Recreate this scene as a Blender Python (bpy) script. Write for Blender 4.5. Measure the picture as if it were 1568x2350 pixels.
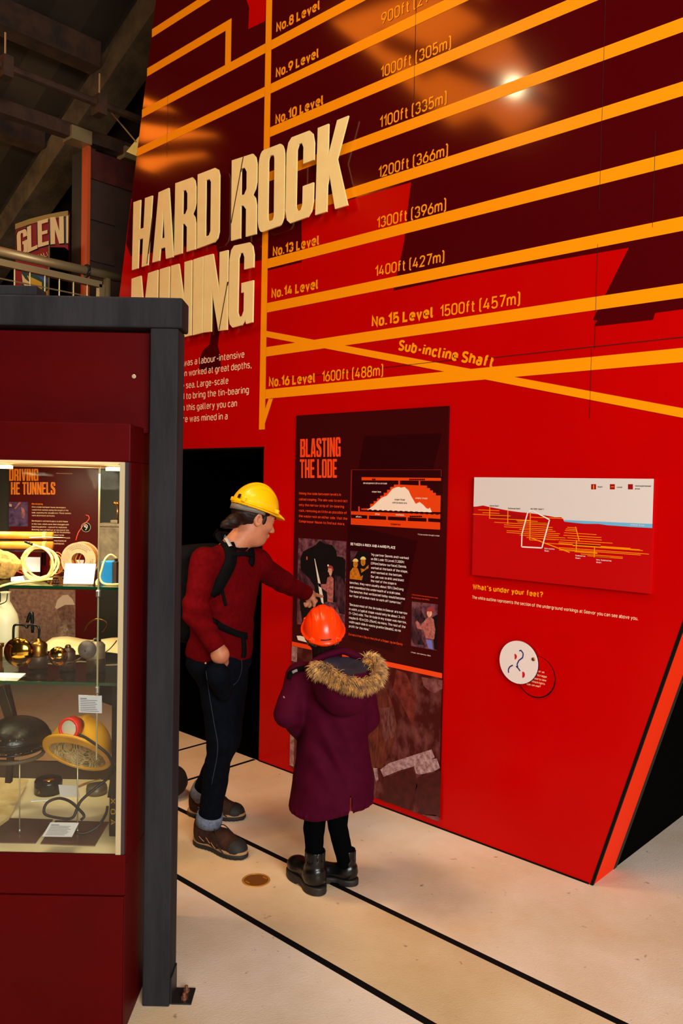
import bpy, bmesh, math, random
import numpy as np
from mathutils import Vector, Matrix

for _o in list(bpy.data.objects):
    bpy.data.objects.remove(_o, do_unlink=True)
SC = bpy.context.scene
COL = SC.collection
rnd = random.Random(7)

# ------------------------------------------------------------------ camera
YAW, PITCH, ROLL, DIST, EYE, FPX, CX, CY = 0.74904, -0.032369, 0.020264, 3.34259, 1.74, 1850.0, 784.0, 1175.0
_f = np.array([-math.sin(YAW) * math.cos(PITCH), math.cos(YAW) * math.cos(PITCH), math.sin(PITCH)])
_r0 = np.array([math.cos(YAW), math.sin(YAW), 0.0])
_u0 = np.cross(_r0, _f)
_r = math.cos(ROLL) * _r0 + math.sin(ROLL) * _u0
_u = -math.sin(ROLL) * _r0 + math.cos(ROLL) * _u0
CAM = np.array([0.0, -DIST, EYE])
cd = bpy.data.cameras.new('camera')
cam = bpy.data.objects.new('camera', cd)
COL.objects.link(cam)
cd.sensor_fit = 'VERTICAL'
cd.sensor_height = 36.0
cd.lens = FPX / 2350.0 * 36.0
cd.clip_start = 0.05
_m = Matrix(((_r[0], _u[0], -_f[0], CAM[0]), (_r[1], _u[1], -_f[1], CAM[1]), (_r[2], _u[2], -_f[2], CAM[2]), (0, 0, 0, 1)))
cam.matrix_world = _m
SC.camera = cam

# ------------------------------------------------------------------ light
SC.view_settings.view_transform = 'Standard'
SC.view_settings.look = 'None'
SC.view_settings.gamma = 1.0
SC.view_settings.use_curve_mapping = False
SC.view_settings.exposure = 0.0
w = bpy.data.worlds.new('world')
SC.world = w
w.use_nodes = True
w.node_tree.nodes['Background'].inputs[0].default_value = (1.0, 0.78, 0.55, 1)
w.node_tree.nodes['Background'].inputs[1].default_value = 0.03


def area(name, loc, target, size, power, color):
    l = bpy.data.lights.new(name, 'AREA')
    l.shape = 'RECTANGLE'
    l.size, l.size_y = size
    l.energy = power
    l.color = color
    o = bpy.data.objects.new(name, l)
    COL.objects.link(o)
    o.location = loc
    o.rotation_euler = (Vector(target) - Vector(loc)).to_track_quat('-Z', 'Y').to_euler()
    return o


# daylight from the open doors behind the viewer, and the warm hall lamps overhead
area('daylight_doors', (4.6, -4.6, 3.3), (-1.6, -0.8, 0.4), (3.6, 2.6), 720, (1.0, 0.98, 0.95))
area('hall_lamp_strip', (-1.2, -3.0, 6.6), (-2.6, -0.8, 0.0), (1.6, 1.0), 70, (1.0, 0.78, 0.48))
_l = bpy.data.lights.new('floor_spot', 'SPOT')
_l.energy = 560
_l.spot_size = math.radians(46)
_l.spot_blend = 0.8
_l.shadow_soft_size = 0.5
_l.color = (1.0, 0.72, 0.38)
_o = bpy.data.objects.new('floor_spot', _l)
COL.objects.link(_o)
_o.location = (-3.6, -2.6, 6.2)
_o.rotation_euler = (Vector((-3.2, -1.1, 0)) - Vector(_o.location)).to_track_quat('-Z', 'Y').to_euler()


# ------------------------------------------------------------------ placing helpers
def ray(px, py):
    return _f + (px - CX) / FPX * _r - (py - CY) / FPX * _u


def W(px, py, Y=0.0):          # a point of a plane parallel to the red wall -> (x, z)
    d = ray(px, py)
    t = (Y - CAM[1]) / d[1]
    return (d[0] * t, EYE + d[2] * t)


def W3(px, py, Y=0.0):
    a = W(px, py, Y)
    return (a[0], Y, a[1])


def FLr(px, py, z=0.0):        # a point of the floor
    d = ray(px, py)
    t = (z - EYE) / d[2]
    return (d[0] * t, CAM[1] + d[1] * t, z)


def XP(px, py, X):             # a point of a plane square to the red wall
    d = ray(px, py)
    t = (X - CAM[0]) / d[0]
    return (X, CAM[1] + d[1] * t, EYE + d[2] * t)


cY, sY = math.cos(YAW), math.sin(YAW)


def C(p):                      # the display case's own frame (x along its front, y into it, z up) -> world
    return (p[0] * cY - p[1] * sY, -DIST + p[0] * sY + p[1] * cY, p[2])


def toC(p):
    x, y = p[0], p[1] + DIST
    return np.array((x * cY + y * sY, -x * sY + y * cY, p[2]))


def G(px, py, D):              # in the case's frame, a point at depth D
    d = ray(px, py)
    dl = np.array((d[0] * cY + d[1] * sY, -d[0] * sY + d[1] * cY, d[2]))
    t = D / dl[1]
    return np.array((dl[0] * t, D, EYE + dl[2] * t))


def GF(px, py):                # floor point in the case's frame
    return toC(FLr(px, py))


# ------------------------------------------------------------------ materials
def lin(c):
    return tuple(((v / 255) / 12.92 if v / 255 <= 0.04045 else ((v / 255 + 0.055) / 1.055) ** 2.4) for v in c)


MATS = {}


def mat(name, col, rough=0.5, metal=0.0, spec=0.5, col2=None, scale=8.0, detail=4.0, bump=0.0, bscale=None, emit=0.0,
        trans=0.0, alpha=1.0, stretch=(1, 1, 1), lo=0.35, hi=0.65, coat=0.0, ior=1.45, speck=None):
    if name in MATS:
        return MATS[name]
    m = bpy.data.materials.new(name)
    m.use_nodes = True
    nt = m.node_tree
    b = nt.nodes['Principled BSDF']
    c = lin(col) + (1,)
    b.inputs['Base Color'].default_value = c
    b.inputs['Roughness'].default_value = rough
    b.inputs['Metallic'].default_value = metal
    b.inputs['Specular IOR Level'].default_value = spec
    b.inputs['IOR'].default_value = ior
    b.inputs['Coat Weight'].default_value = coat
    if trans:
        b.inputs['Transmission Weight'].default_value = trans
    if emit:
        b.inputs['Emission Color'].default_value = c
        b.inputs['Emission Strength'].default_value = emit
    if col2 is not None or bump:
        tc = nt.nodes.new('ShaderNodeTexCoord')
        mp = nt.nodes.new('ShaderNodeMapping')
        mp.inputs['Scale'].default_value = stretch
        nt.links.new(tc.outputs['Object'], mp.inputs[0])
    if col2 is not None:
        n = nt.nodes.new('ShaderNodeTexNoise')
        n.inputs['Scale'].default_value = scale
        n.inputs['Detail'].default_value = detail
        n.inputs['Roughness'].default_value = 0.6
        nt.links.new(mp.outputs[0], n.inputs['Vector'])
        r = nt.nodes.new('ShaderNodeValToRGB')
        r.color_ramp.elements[0].position = lo
        r.color_ramp.elements[1].position = hi
        r.color_ramp.elements[0].color = c
        r.color_ramp.elements[1].color = lin(col2) + (1,)
        nt.links.new(n.outputs['Fac'], r.inputs[0])
        nt.links.new(r.outputs[0], b.inputs['Base Color'])
    if speck:
        n3 = nt.nodes.new('ShaderNodeTexNoise')
        n3.inputs['Scale'].default_value = speck[1]
        n3.inputs['Detail'].default_value = 5
        nt.links.new(mp.outputs[0], n3.inputs['Vector'])
        r3 = nt.nodes.new('ShaderNodeValToRGB')
        r3.color_ramp.elements[0].position = speck[2]
        r3.color_ramp.elements[1].position = speck[3]
        mx = nt.nodes.new('ShaderNodeMix')
        mx.data_type = 'RGBA'
        mx.inputs['B'].default_value = lin(speck[0]) + (1,)
        nt.links.new(n3.outputs['Fac'], r3.inputs[0])
        nt.links.new(r3.outputs[0], mx.inputs['Factor'])
        nt.links.new(r.outputs[0], mx.inputs['A'])
        nt.links.new(mx.outputs['Result'], b.inputs['Base Color'])
    if bump:
        n2 = nt.nodes.new('ShaderNodeTexNoise')
        n2.inputs['Scale'].default_value = bscale or scale * 6
        n2.inputs['Detail'].default_value = 3
        nt.links.new(mp.outputs[0], n2.inputs['Vector'])
        bp = nt.nodes.new('ShaderNodeBump')
        bp.inputs['Strength'].default_value = bump
        bp.inputs['Distance'].default_value = 0.01
        nt.links.new(n2.outputs['Fac'], bp.inputs['Height'])
        nt.links.new(bp.outputs[0], b.inputs['Normal'])
    MATS[name] = m
    return m


def glass(name, col=(235, 245, 240), rough=0.0, clear=False):
    if name in MATS:
        return MATS[name]
    m = bpy.data.materials.new(name)
    m.use_nodes = True
    nt = m.node_tree
    nt.nodes.remove(nt.nodes['Principled BSDF'])
    out = nt.nodes['Material Output']
    t = nt.nodes.new('ShaderNodeBsdfTransparent')
    t.inputs[0].default_value = lin(col) + (1,)
    g = nt.nodes.new('ShaderNodeBsdfGlossy')
    g.inputs['Roughness'].default_value = max(rough, 0.02)
    fr = nt.nodes.new('ShaderNodeFresnel')
    fr.inputs[0].default_value = 1.06 if clear else 1.45
    mx = nt.nodes.new('ShaderNodeMixShader')
    nt.links.new(fr.outputs[0], mx.inputs[0])
    nt.links.new(t.outputs[0], mx.inputs[1])
    nt.links.new(g.outputs[0], mx.inputs[2])
    nt.links.new(mx.outputs[0], out.inputs[0])
    MATS[name] = m
    return m


# ------------------------------------------------------------------ objects
def tag(o, label=None, cat=None, group=None, kind=None):
    if label:
        o['label'] = label
    if cat:
        o['category'] = cat
    if group:
        o['group'] = group
    if kind:
        o['kind'] = kind
    return o


def thing(name, label, cat, base, frame='C', group=None):
    o = bpy.data.objects.new(name, None)
    o.empty_display_size = 0.1
    COL.objects.link(o)
    o.location = C(base) if frame == 'C' else base
    o.rotation_euler = (0, 0, YAW if frame == 'C' else 0.0)
    return tag(o, label, cat, group)


def wmat(o):
    m = Matrix.Identity(4)
    chain = []
    while o is not None:
        chain.append(o)
        o = o.parent
    for q in reversed(chain):
        m = m @ Matrix.Translation(q.location) @ q.rotation_euler.to_matrix().to_4x4()
    return m


def mesh_from(name, V, F, smooth=False, mats=None, fm=None):
    me = bpy.data.meshes.new(name)
    V = np.asarray(V, dtype=np.float64)
    if isinstance(F, np.ndarray):
        n = len(F)
        k = F.shape[1]
        me.vertices.add(len(V))
        me.vertices.foreach_set('co', V.ravel())
        me.loops.add(n * k)
        me.loops.foreach_set('vertex_index', F.ravel().astype(np.int32))
        me.polygons.add(n)
        me.polygons.foreach_set('loop_start', (np.arange(n) * k).astype(np.int32))
        me.update(calc_edges=True)
        me.validate()
    else:
        me.from_pydata([tuple(v) for v in V], [], [tuple(f) for f in F])
        me.update()
    if smooth:
        me.polygons.foreach_set('use_smooth', np.ones(len(me.polygons), dtype=bool))
    return me


def obj(name, VF, m, parent=None, frame='W', smooth=False, bevel=0.0, kind=None, origin=None):
    V, F = VF
    V = np.asarray(V, dtype=np.float64)
    if frame == 'C':
        V = np.stack((V[:, 0] * cY - V[:, 1] * sY, -DIST + V[:, 0] * sY + V[:, 1] * cY, V[:, 2]), 1)
    if parent is not None:
        mi = np.array(wmat(parent).inverted())
        V = V @ mi[:3, :3].T + mi[:3, 3]
    loc = np.zeros(3)
    if parent is None:
        loc = np.array(((V[:, 0].min() + V[:, 0].max()) / 2, (V[:, 1].min() + V[:, 1].max()) / 2, V[:, 2].min()))
        V = V - loc
    me = mesh_from(name, V, F, smooth)
    o = bpy.data.objects.new(name, me)
    COL.objects.link(o)
    o.location = loc
    if m is not None:
        for q in (m if isinstance(m, (list, tuple)) else [m]):
            me.materials.append(q)
    if parent is not None:
        o.parent = parent
    if bevel:
        b = o.modifiers.new('bevel', 'BEVEL')
        b.width = bevel
        b.segments = 2
        b.limit_method = 'ANGLE'
        b.angle_limit = math.radians(40)
    if kind:
        o['kind'] = kind
    return o


def join(*parts):
    V, F = [], []
    for v, f in parts:
        n = len(V)
        V += [tuple(q) for q in v]
        F += [tuple(int(i) + n for i in q) for q in f]
    return V, F


def box(x0, x1, y0, y1, z0, z1):
    V = [(x0, y0, z0), (x1, y0, z0), (x1, y1, z0), (x0, y1, z0), (x0, y0, z1), (x1, y0, z1), (x1, y1, z1), (x0, y1, z1)]
    return V, [(0, 3, 2, 1), (4, 5, 6, 7), (0, 1, 5, 4), (1, 2, 6, 5), (2, 3, 7, 6), (3, 0, 4, 7)]


def prism(poly, y0, y1):       # (x, z) outline pushed along y
    n = len(poly)
    V = [(p[0], y0, p[1]) for p in poly] + [(p[0], y1, p[1]) for p in poly]
    F = [tuple(range(n)), tuple(range(2 * n - 1, n - 1, -1))]
    F += [(i, i + n, (i + 1) % n + n, (i + 1) % n) for i in range(n)]
    return V, F


def zprism(poly, z0, z1):
    n = len(poly)
    V = [(p[0], p[1], z0) for p in poly] + [(p[0], p[1], z1) for p in poly]
    F = [tuple(range(n - 1, -1, -1)), tuple(range(n, 2 * n))]
    F += [(i, (i + 1) % n, (i + 1) % n + n, i + n) for i in range(n)]
    return V, F


def beam(a, b, wid, hgt, up=(0, 0, 1)):
    a, b = Vector(a), Vector(b)
    d = (b - a).normalized()
    s = d.cross(Vector(up)).normalized() * wid / 2
    u = s.cross(d).normalized() * hgt / 2
    V = []
    for p in (a, b):
        V += [p - s - u, p + s - u, p + s + u, p - s + u]
    return [tuple(v) for v in V], [(0, 3, 2, 1), (4, 5, 6, 7), (0, 1, 5, 4), (1, 2, 6, 5), (2, 3, 7, 6), (3, 0, 4, 7)]


def smooth_path(pts, n):
    P = [np.array(p, float) for p in pts]
    P = [2 * P[0] - P[1]] + P + [2 * P[-1] - P[-2]]
    out = []
    segs = len(P) - 3
    for i in range(n + 1):
        t = i / n * segs
        k = min(int(t), segs - 1)
        u = t - k
        a, b, c, d = P[k:k + 4]
        out.append(0.5 * (2 * b + (c - a) * u + (2 * a - 5 * b + 4 * c - d) * u * u + (3 * b - a - 3 * c + d) * u ** 3))
    return out


def tube(pts, r, seg=10, closed=False, smooth_n=0, flat=None):
    if smooth_n:
        if closed:
            pts = list(pts) + [pts[0]]
        pts = smooth_path(pts, smooth_n)
        if closed:
            pts = pts[:-1]
    P = [Vector(tuple(p)) for p in pts]
    n = len(P)
    R = r if hasattr(r, '__len__') else [r] * n
    if len(R) != n:
        R = list(np.interp(np.linspace(0, 1, n), np.linspace(0, 1, len(R)), R))
    V, F = [], []
    nrm = None
    for i in range(n):
        if closed:
            d = P[(i + 1) % n] - P[i - 1]
        else:
            d = P[min(i + 1, n - 1)] - P[max(i - 1, 0)]
        d = d.normalized() if d.length > 1e-9 else Vector((0, 0, 1))
        if nrm is None:
            nrm = d.cross(Vector((0.12, 0.31, 0.94))).normalized()
        else:
            nrm = (nrm - d * nrm.dot(d)).normalized()
        bn = d.cross(nrm)
        for k in range(seg):
            a = 2 * math.pi * k / seg
            V.append(tuple(P[i] + (nrm * math.cos(a) + bn * math.sin(a) * (flat or 1.0)) * R[i]))
    m = n if closed else n - 1
    for i in range(m):
        j = (i + 1) % n
        for k in range(seg):
            l = (k + 1) % seg
            F.append((i * seg + k, i * seg + l, j * seg + l, j * seg + k))
    if not closed:
        F.append(tuple(range(seg - 1, -1, -1)))
        F.append(tuple(range((n - 1) * seg, n * seg)))
    return V, F


def lathe(prof, seg=32, center=(0, 0, 0), axis=None, cap=True):   # prof: (radius, height)
    V, F = [], []
    ax = Vector(axis).normalized() if axis is not None else Vector((0, 0, 1))
    q = Vector((0, 0, 1)).rotation_difference(ax).to_matrix()
    c = Vector(center)
    for r, h in prof:
        for k in range(seg):
            a = 2 * math.pi * k / seg
            V.append(tuple(c + q @ Vector((r * math.cos(a), r * math.sin(a), h))))
    for i in range(len(prof) - 1):
        for k in range(seg):
            l = (k + 1) % seg
            F.append((i * seg + k, i * seg + l, (i + 1) * seg + l, (i + 1) * seg + k))
    if cap:
        F.append(tuple(range(seg - 1, -1, -1)))
        F.append(tuple(range((len(prof) - 1) * seg, len(prof) * seg)))
    return V, F


# ------------------------------------------------------------------ rounded shapes from distance fields
def smin(a, b, k):
    h = np.maximum(k - np.abs(a - b), 0) / k
    return np.minimum(a, b) - h * h * k * 0.25


def rc(a, b, r1, r2=None):
    a, b = np.array(a, float), np.array(b, float)
    r2 = r1 if r2 is None else r2
    ab = b - a
    L = max(float(ab @ ab), 1e-12)

    def f(p):
        t = np.clip(((p - a) @ ab) / L, 0, 1)
        q = p - a - t[:, None] * ab
        return np.sqrt((q * q).sum(1)) - (r1 + (r2 - r1) * t)
    return f


def rot(rx=0, ry=0, rz=0):
    return np.array((Matrix.Rotation(rz, 3, 'Z') @ Matrix.Rotation(ry, 3, 'Y') @ Matrix.Rotation(rx, 3, 'X')))


def el(c, r, R=None):
    c, r = np.array(c, float), np.array(r, float)

    def f(p):
        q = p - c
        if R is not None:
            q = q @ R
        k0 = np.sqrt(((q / r) ** 2).sum(1))
        k1 = np.sqrt(((q / (r * r)) ** 2).sum(1)) + 1e-9
        return k0 * (k0 - 1) / k1
    return f


def rbx(c, hsz, rad, R=None):
    c, hsz = np.array(c, float), np.array(hsz, float)

    def f(p):
        q = p - c
        if R is not None:
            q = q @ R
        q = np.abs(q) - (hsz - rad)
        return np.sqrt((np.maximum(q, 0) ** 2).sum(1)) + np.minimum(q.max(1), 0) - rad
    return f


def blend(items, k=0.03):
    def f(p):
        d = None
        for it in items:
            kk = k
            if isinstance(it, tuple):
                it, kk = it
            e = it(p)
            d = e if d is None else (smin(d, e, kk) if kk > 0 else np.minimum(d, e))
        return d
    return f


def sdf_mesh(f, lo, hi, h):
    lo, hi = np.array(lo, float), np.array(hi, float)
    n = np.ceil((hi - lo) / h).astype(int) + 2
    fld = np.full(n, 1.0, dtype=np.float32)
    B = 20
    for i in range(0, n[0], B):
        for j in range(0, n[1], B):
            for k in range(0, n[2], B):
                m = np.minimum(np.array((i, j, k)) + B, n) - np.array((i, j, k))
                c = lo + (np.array((i, j, k)) + m / 2) * h
                dc = float(f(c[None, :])[0])
                if abs(dc) > np.linalg.norm(m) * h * 0.5 * 1.5 + 0.02:
                    fld[i:i + m[0], j:j + m[1], k:k + m[2]] = dc
                    continue
                xs = lo[0] + (i + np.arange(m[0])) * h
                ys = lo[1] + (j + np.arange(m[1])) * h
                zs = lo[2] + (k + np.arange(m[2])) * h
                g = np.stack(np.meshgrid(xs, ys, zs, indexing='ij'), -1).reshape(-1, 3)
                fld[i:i + m[0], j:j + m[1], k:k + m[2]] = f(g).reshape(m)
    s = fld < 0
    cor = [(a, b, c) for a in (0, 1) for b in (0, 1) for c in (0, 1)]
    sub = lambda A, o: A[o[0]:A.shape[0] - 1 + o[0], o[1]:A.shape[1] - 1 + o[1], o[2]:A.shape[2] - 1 + o[2]]
    cnt = sum(sub(s, o).astype(np.int8) for o in cor)
    act = (cnt > 0) & (cnt < 8)
    idx = np.argwhere(act)
    vid = np.full(act.shape, -1, dtype=np.int64)
    vid[act] = np.arange(len(idx))
    acc = np.zeros((len(idx), 3))
    num = np.zeros(len(idx))
    val = {o: sub(fld, o)[act].astype(float) for o in cor}
    for a in cor:
        for ax in range(3):
            if a[ax]:
                continue
            b = list(a)
            b[ax] = 1
            b = tuple(b)
            va, vb = val[a], val[b]
            cr = (va < 0) != (vb < 0)
            t = np.where(cr, va / np.where(va == vb, 1, va - vb), 0)
            pt = np.tile(np.array(a, float), (len(idx), 1))
            pt[:, ax] += t
            acc[cr] += pt[cr]
            num[cr] += 1
    V = lo + (idx + acc / num[:, None]) * h
    Q = []
    for ax in range(3):
        u, v = (ax + 1) % 3, (ax + 2) % 3
        sl0 = [slice(None)] * 3
        sl1 = [slice(None)] * 3
        sl0[ax] = slice(0, -1)
        sl1[ax] = slice(1, None)
        ch = s[tuple(sl0)] != s[tuple(sl1)]
        e = np.argwhere(ch)
        e = e[(e[:, u] > 0) & (e[:, v] > 0) & (e[:, u] < n[u] - 1) & (e[:, v] < n[v] - 1)]
        if not len(e):
            continue
        inside = s[e[:, 0], e[:, 1], e[:, 2]]

        def cell(du, dv):
            q = e.copy()
            q[:, u] -= du
            q[:, v] -= dv
            return vid[q[:, 0], q[:, 1], q[:, 2]]
        q = np.stack((cell(1, 1), cell(0, 1), cell(0, 0), cell(1, 0)), 1)
        q[~inside] = q[~inside][:, ::-1]
        Q.append(q)
    Q = np.concatenate(Q)
    Q = Q[(Q >= 0).all(1)]
    return V, Q


def wob(p, fr, ph=0.0):
    return (np.sin(p[:, 0] * fr + 1.3 * np.sin(p[:, 2] * fr * 0.7 + ph)) * np.sin(p[:, 2] * fr * 0.9 + 2.1 * np.sin(p[:, 1] * fr * 0.6 + ph))
            + 0.5 * np.sin(p[:, 1] * fr * 1.7 + p[:, 2] * fr * 1.1 + ph))


# ------------------------------------------------------------------ lettering
_TXT = {}


def rr(x0, y0, x1, y1, r, n=5):
    out = []
    for cx, cy, a0 in ((x1 - r, y1 - r, 0), (x0 + r, y1 - r, 90), (x0 + r, y0 + r, 180), (x1 - r, y0 + r, 270)):
        for i in range(n + 1):
            a = math.radians(a0 + 90 * i / n)
            out.append((cx + r * math.cos(a), cy + r * math.sin(a)))
    return out


# plain upright sign lettering drawn as strokes (cap height 1, x-height .72)
def _rrp(x0, y0, x1, y1, r):
    q = rr(x0, y0, x1, y1, r, 4)
    return q + [q[0]]


_bowl = _rrp(0, 0, .4, .72, .19)
_nn = lambda o, w_: [(o, .46), (o + .02, .6), (o + w_ * .28, .70), (o + w_ * .52, .72), (o + w_ * .78, .70), (o + w_ - .02, .62), (o + w_, .5), (o + w_, 0)]
_Cc = [(.46, .82), (.38, .95), (.24, 1), (.10, .95), (.02, .84), (0, .7), (0, .3), (.02, .16), (.10, .05), (.24, 0), (.38, .05), (.46, .18)]
STROKE = {
    'a': [[(.03, .66), (.12, .72), (.24, .72), (.34, .68), (.38, .58), (.38, 0)], [(.38, .42), (.14, .42), (.04, .37), (0, .26), (0, .16), (.04, .05), (.14, 0), (.24, 0), (.34, .05), (.38, .14)]],
    'b': [[(0, 1), (0, 0)], _bowl], 'd': [_bowl, [(.4, 1), (.4, 0)]], 'p': [[(0, .72), (0, -.28)], _bowl], 'o': [_bowl],
    'g': [_bowl, [(.4, .72), (.4, -.1), (.35, -.23), (.22, -.28), (.06, -.26)]],
    'c': [[(.38, .58), (.3, .69), (.2, .72), (.1, .69), (.02, .6), (0, .5), (0, .22), (.02, .12), (.1, .03), (.2, 0), (.3, .03), (.38, .14)]],
    'e': [[(0, .38), (.4, .38), (.4, .5), (.38, .61), (.3, .69), (.2, .72), (.1, .69), (.02, .6), (0, .5), (0, .22), (.02, .12), (.1, .03), (.2, 0), (.3, .02), (.38, .10)]],
    'f': [[(.27, 1), (.2, 1), (.13, .96), (.1, .86), (.1, 0)], [(0, .68), (.26, .68)]], 't': [[(.1, .95), (.1, .14), (.13, .03), (.2, 0), (.27, 0)], [(0, .68), (.26, .68)]],
    'h': [[(0, 1), (0, 0)], _nn(0, .4)], 'n': [[(0, .72), (0, 0)], _nn(0, .4)], 'm': [[(0, .72), (0, 0)], _nn(0, .33), _nn(.33, .33)], 'r': [[(0, 0), (0, .72)], [(0, .48), (.04, .62), (.14, .71), (.27, .70)]],
    'u': [[(0, .72), (0, .22), (.02, .1), (.1, .02), (.2, 0), (.3, .02), (.38, .1), (.4, .24)], [(.4, .72), (.4, 0)]], 'i': [[(0, 0), (0, .72)], [(0, .88), (0, 1.03)]], 'j': [[(.1, .72), (.1, -.2), (0, -.28)], [(.1, .88), (.1, 1.03)]],
    'k': [[(0, 0), (0, 1)], [(.36, .72), (.0, .28)], [(.13, .43), (.38, 0)]], 'l': [[(0, 1), (0, .14), (.04, .03), (.15, 0)]],
    's': [[(.36, .61), (.27, .70), (.18, .72), (.08, .70), (.02, .62), (.02, .51), (.08, .43), (.3, .32), (.37, .24), (.37, .12), (.3, .03), (.2, 0), (.1, .01), (0, .1)]],
    'v': [[(0, .72), (.2, 0), (.4, .72)]], 'w': [[(0, .72), (.15, 0), (.3, .66), (.45, 0), (.6, .72)]], 'x': [[(0, .72), (.38, 0)], [(.38, .72), (0, 0)]], 'y': [[(0, .72), (.2, .02)], [(.4, .72), (.16, -.2), (.09, -.27), (0, -.28)]],
    'A': [[(0, 0), (.25, 1), (.5, 0)], [(.08, .27), (.42, .27)]], 'B': [[(.26, .53), (0, .53), (0, 1), (.28, 1), (.39, .94), (.42, .77), (.38, .59), (.26, .53), (.41, .46), (.46, .28), (.42, .08), (.28, 0), (0, 0), (0, .53)]],
    'C': [_Cc], 'D': [[(0, 0), (0, 1), (.26, 1), (.4, .94), (.46, .8), (.46, .2), (.4, .06), (.26, 0), (0, 0)]], 'E': [[(.42, 1), (0, 1), (0, 0), (.42, 0)], [(0, .53), (.36, .53)]],
    'F': [[(.42, 1), (0, 1), (0, 0)], [(0, .53), (.36, .53)]], 'G': [_Cc[:-1] + [(.46, .16), (.47, .46), (.26, .46)]], 'H': [[(0, 0), (0, 1)], [(.46, 0), (.46, 1)], [(0, .53), (.46, .53)]], 'I': [[(0, 0), (0, 1)]],
    'J': [[(.34, 1), (.34, .2), (.28, .05), (.15, 0), (0, .08)]], 'K': [[(0, 0), (0, 1)], [(.45, 1), (0, .38)], [(.16, .58), (.48, 0)]], 'L': [[(0, 1), (0, 0), (.4, 0)]], 'M': [[(0, 0), (0, 1), (.3, .35), (.6, 1), (.6, 0)]],
    'N': [[(0, 0), (0, 1), (.48, 0), (.48, 1)]], 'O': [_rrp(0, 0, .48, 1, .23)], 'P': [[(0, 0), (0, 1), (.28, 1), (.4, .93), (.45, .76), (.4, .56), (.28, .49), (0, .49)]],
    'R': [[(0, 0), (0, 1), (.28, 1), (.4, .93), (.45, .76), (.4, .56), (.28, .49), (0, .49)], [(.24, .49), (.47, 0)]],
    'S': [[(.46, .86), (.36, .98), (.24, 1), (.1, .97), (.02, .86), (.02, .7), (.1, .58), (.38, .44), (.47, .33), (.47, .16), (.38, .03), (.24, 0), (.1, .02), (0, .13)]], 'T': [[(0, 1), (.5, 1)], [(.25, 1), (.25, 0)]],
    'U': [[(0, 1), (0, .24), (.06, .06), (.22, 0), (.38, .06), (.45, .24), (.45, 1)]], 'V': [[(0, 1), (.25, 0), (.5, 1)]], 'W': [[(0, 1), (.19, 0), (.38, .9), (.57, 0), (.76, 1)]], 'X': [[(0, 1), (.48, 0)], [(.48, 1), (0, 0)]],
    'Y': [[(0, 1), (.25, .45), (.5, 1)], [(.25, .45), (.25, 0)]], 'Q': [_rrp(0, 0, .48, 1, .23), [(.3, .2), (.5, -.02)]],
    '0': [_rrp(0, 0, .46, 1, .22)], '1': [[(0, .74), (.22, 1), (.22, 0)]], '2': [[(0, .76), (.04, .92), (.14, .99), (.24, 1), (.36, .97), (.44, .86), (.44, .7), (.36, .5), (0, 0), (.47, 0)]],
    '3': [[(.01, .82), (.07, .95), (.22, 1), (.37, .95), (.43, .8), (.41, .64), (.3, .54), (.18, .53), (.3, .52), (.43, .42), (.46, .28), (.41, .09), (.24, 0), (.08, .05), (0, .2)]], '4': [[(.28, 1), (0, .24), (.5, .24)], [(.37, .58), (.37, 0)]],
    '5': [[(.43, 1), (.05, 1), (.04, .5), (.14, .6), (.27, .62), (.4, .55), (.46, .4), (.46, .2), (.4, .06), (.24, 0), (.08, .04), (0, .17)]], '6': [[(.33, 1), (.05, .46)], _rrp(0, 0, .46, .6, .21)], '7': [[(0, 1), (.46, 1), (.16, 0)]],
    '8': [_rrp(0, 0, .46, .54, .21), _rrp(.03, .54, .43, 1, .19)], '9': [[(.13, 0), (.41, .54)], _rrp(0, .4, .46, 1, .21)],
    '(': [[(.15, 1.1), (.04, 1.02), (.01, .94), (.01, 0), (.04, -.08), (.15, -.14)]], ')': [[(0, 1.1), (.11, 1.02), (.14, .94), (.14, 0), (.11, -.08), (0, -.14)]], '-': [[(.02, .38), (.28, .38)]], '\u2013': [[(.02, .38), (.4, .38)]],
    '.': [[(0, -.06), (0, .1)]], ',': [[(.05, .1), (.05, 0), (0, -.14)]], ';': [[(.05, .1), (.05, 0), (0, -.14)], [(.05, .5), (.05, .64)]], ':': [[(0, -.03), (0, .1)], [(0, .5), (0, .64)]], '/': [[(0, -.1), (.34, 1.05)]],
    '\u2019': [[(.06, 1.04), (.05, .94), (0, .8)]], '\u2018': [[(.06, 1.04), (.0, .92), (.02, .8)]], '?': [[(0, .8), (.06, .95), (.2, 1), (.34, .96), (.4, .84), (.4, .72), (.34, .6), (.2, .46), (.2, .26)], [(.2, -.03), (.2, .11)]],
    '\u2191': [[(.15, 0), (.15, 1)], [(0, .78), (.15, 1), (.3, .78)]], '\u2193': [[(.15, 1), (.15, 0)], [(0, .22), (.15, 0), (.3, .22)]],
}


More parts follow.
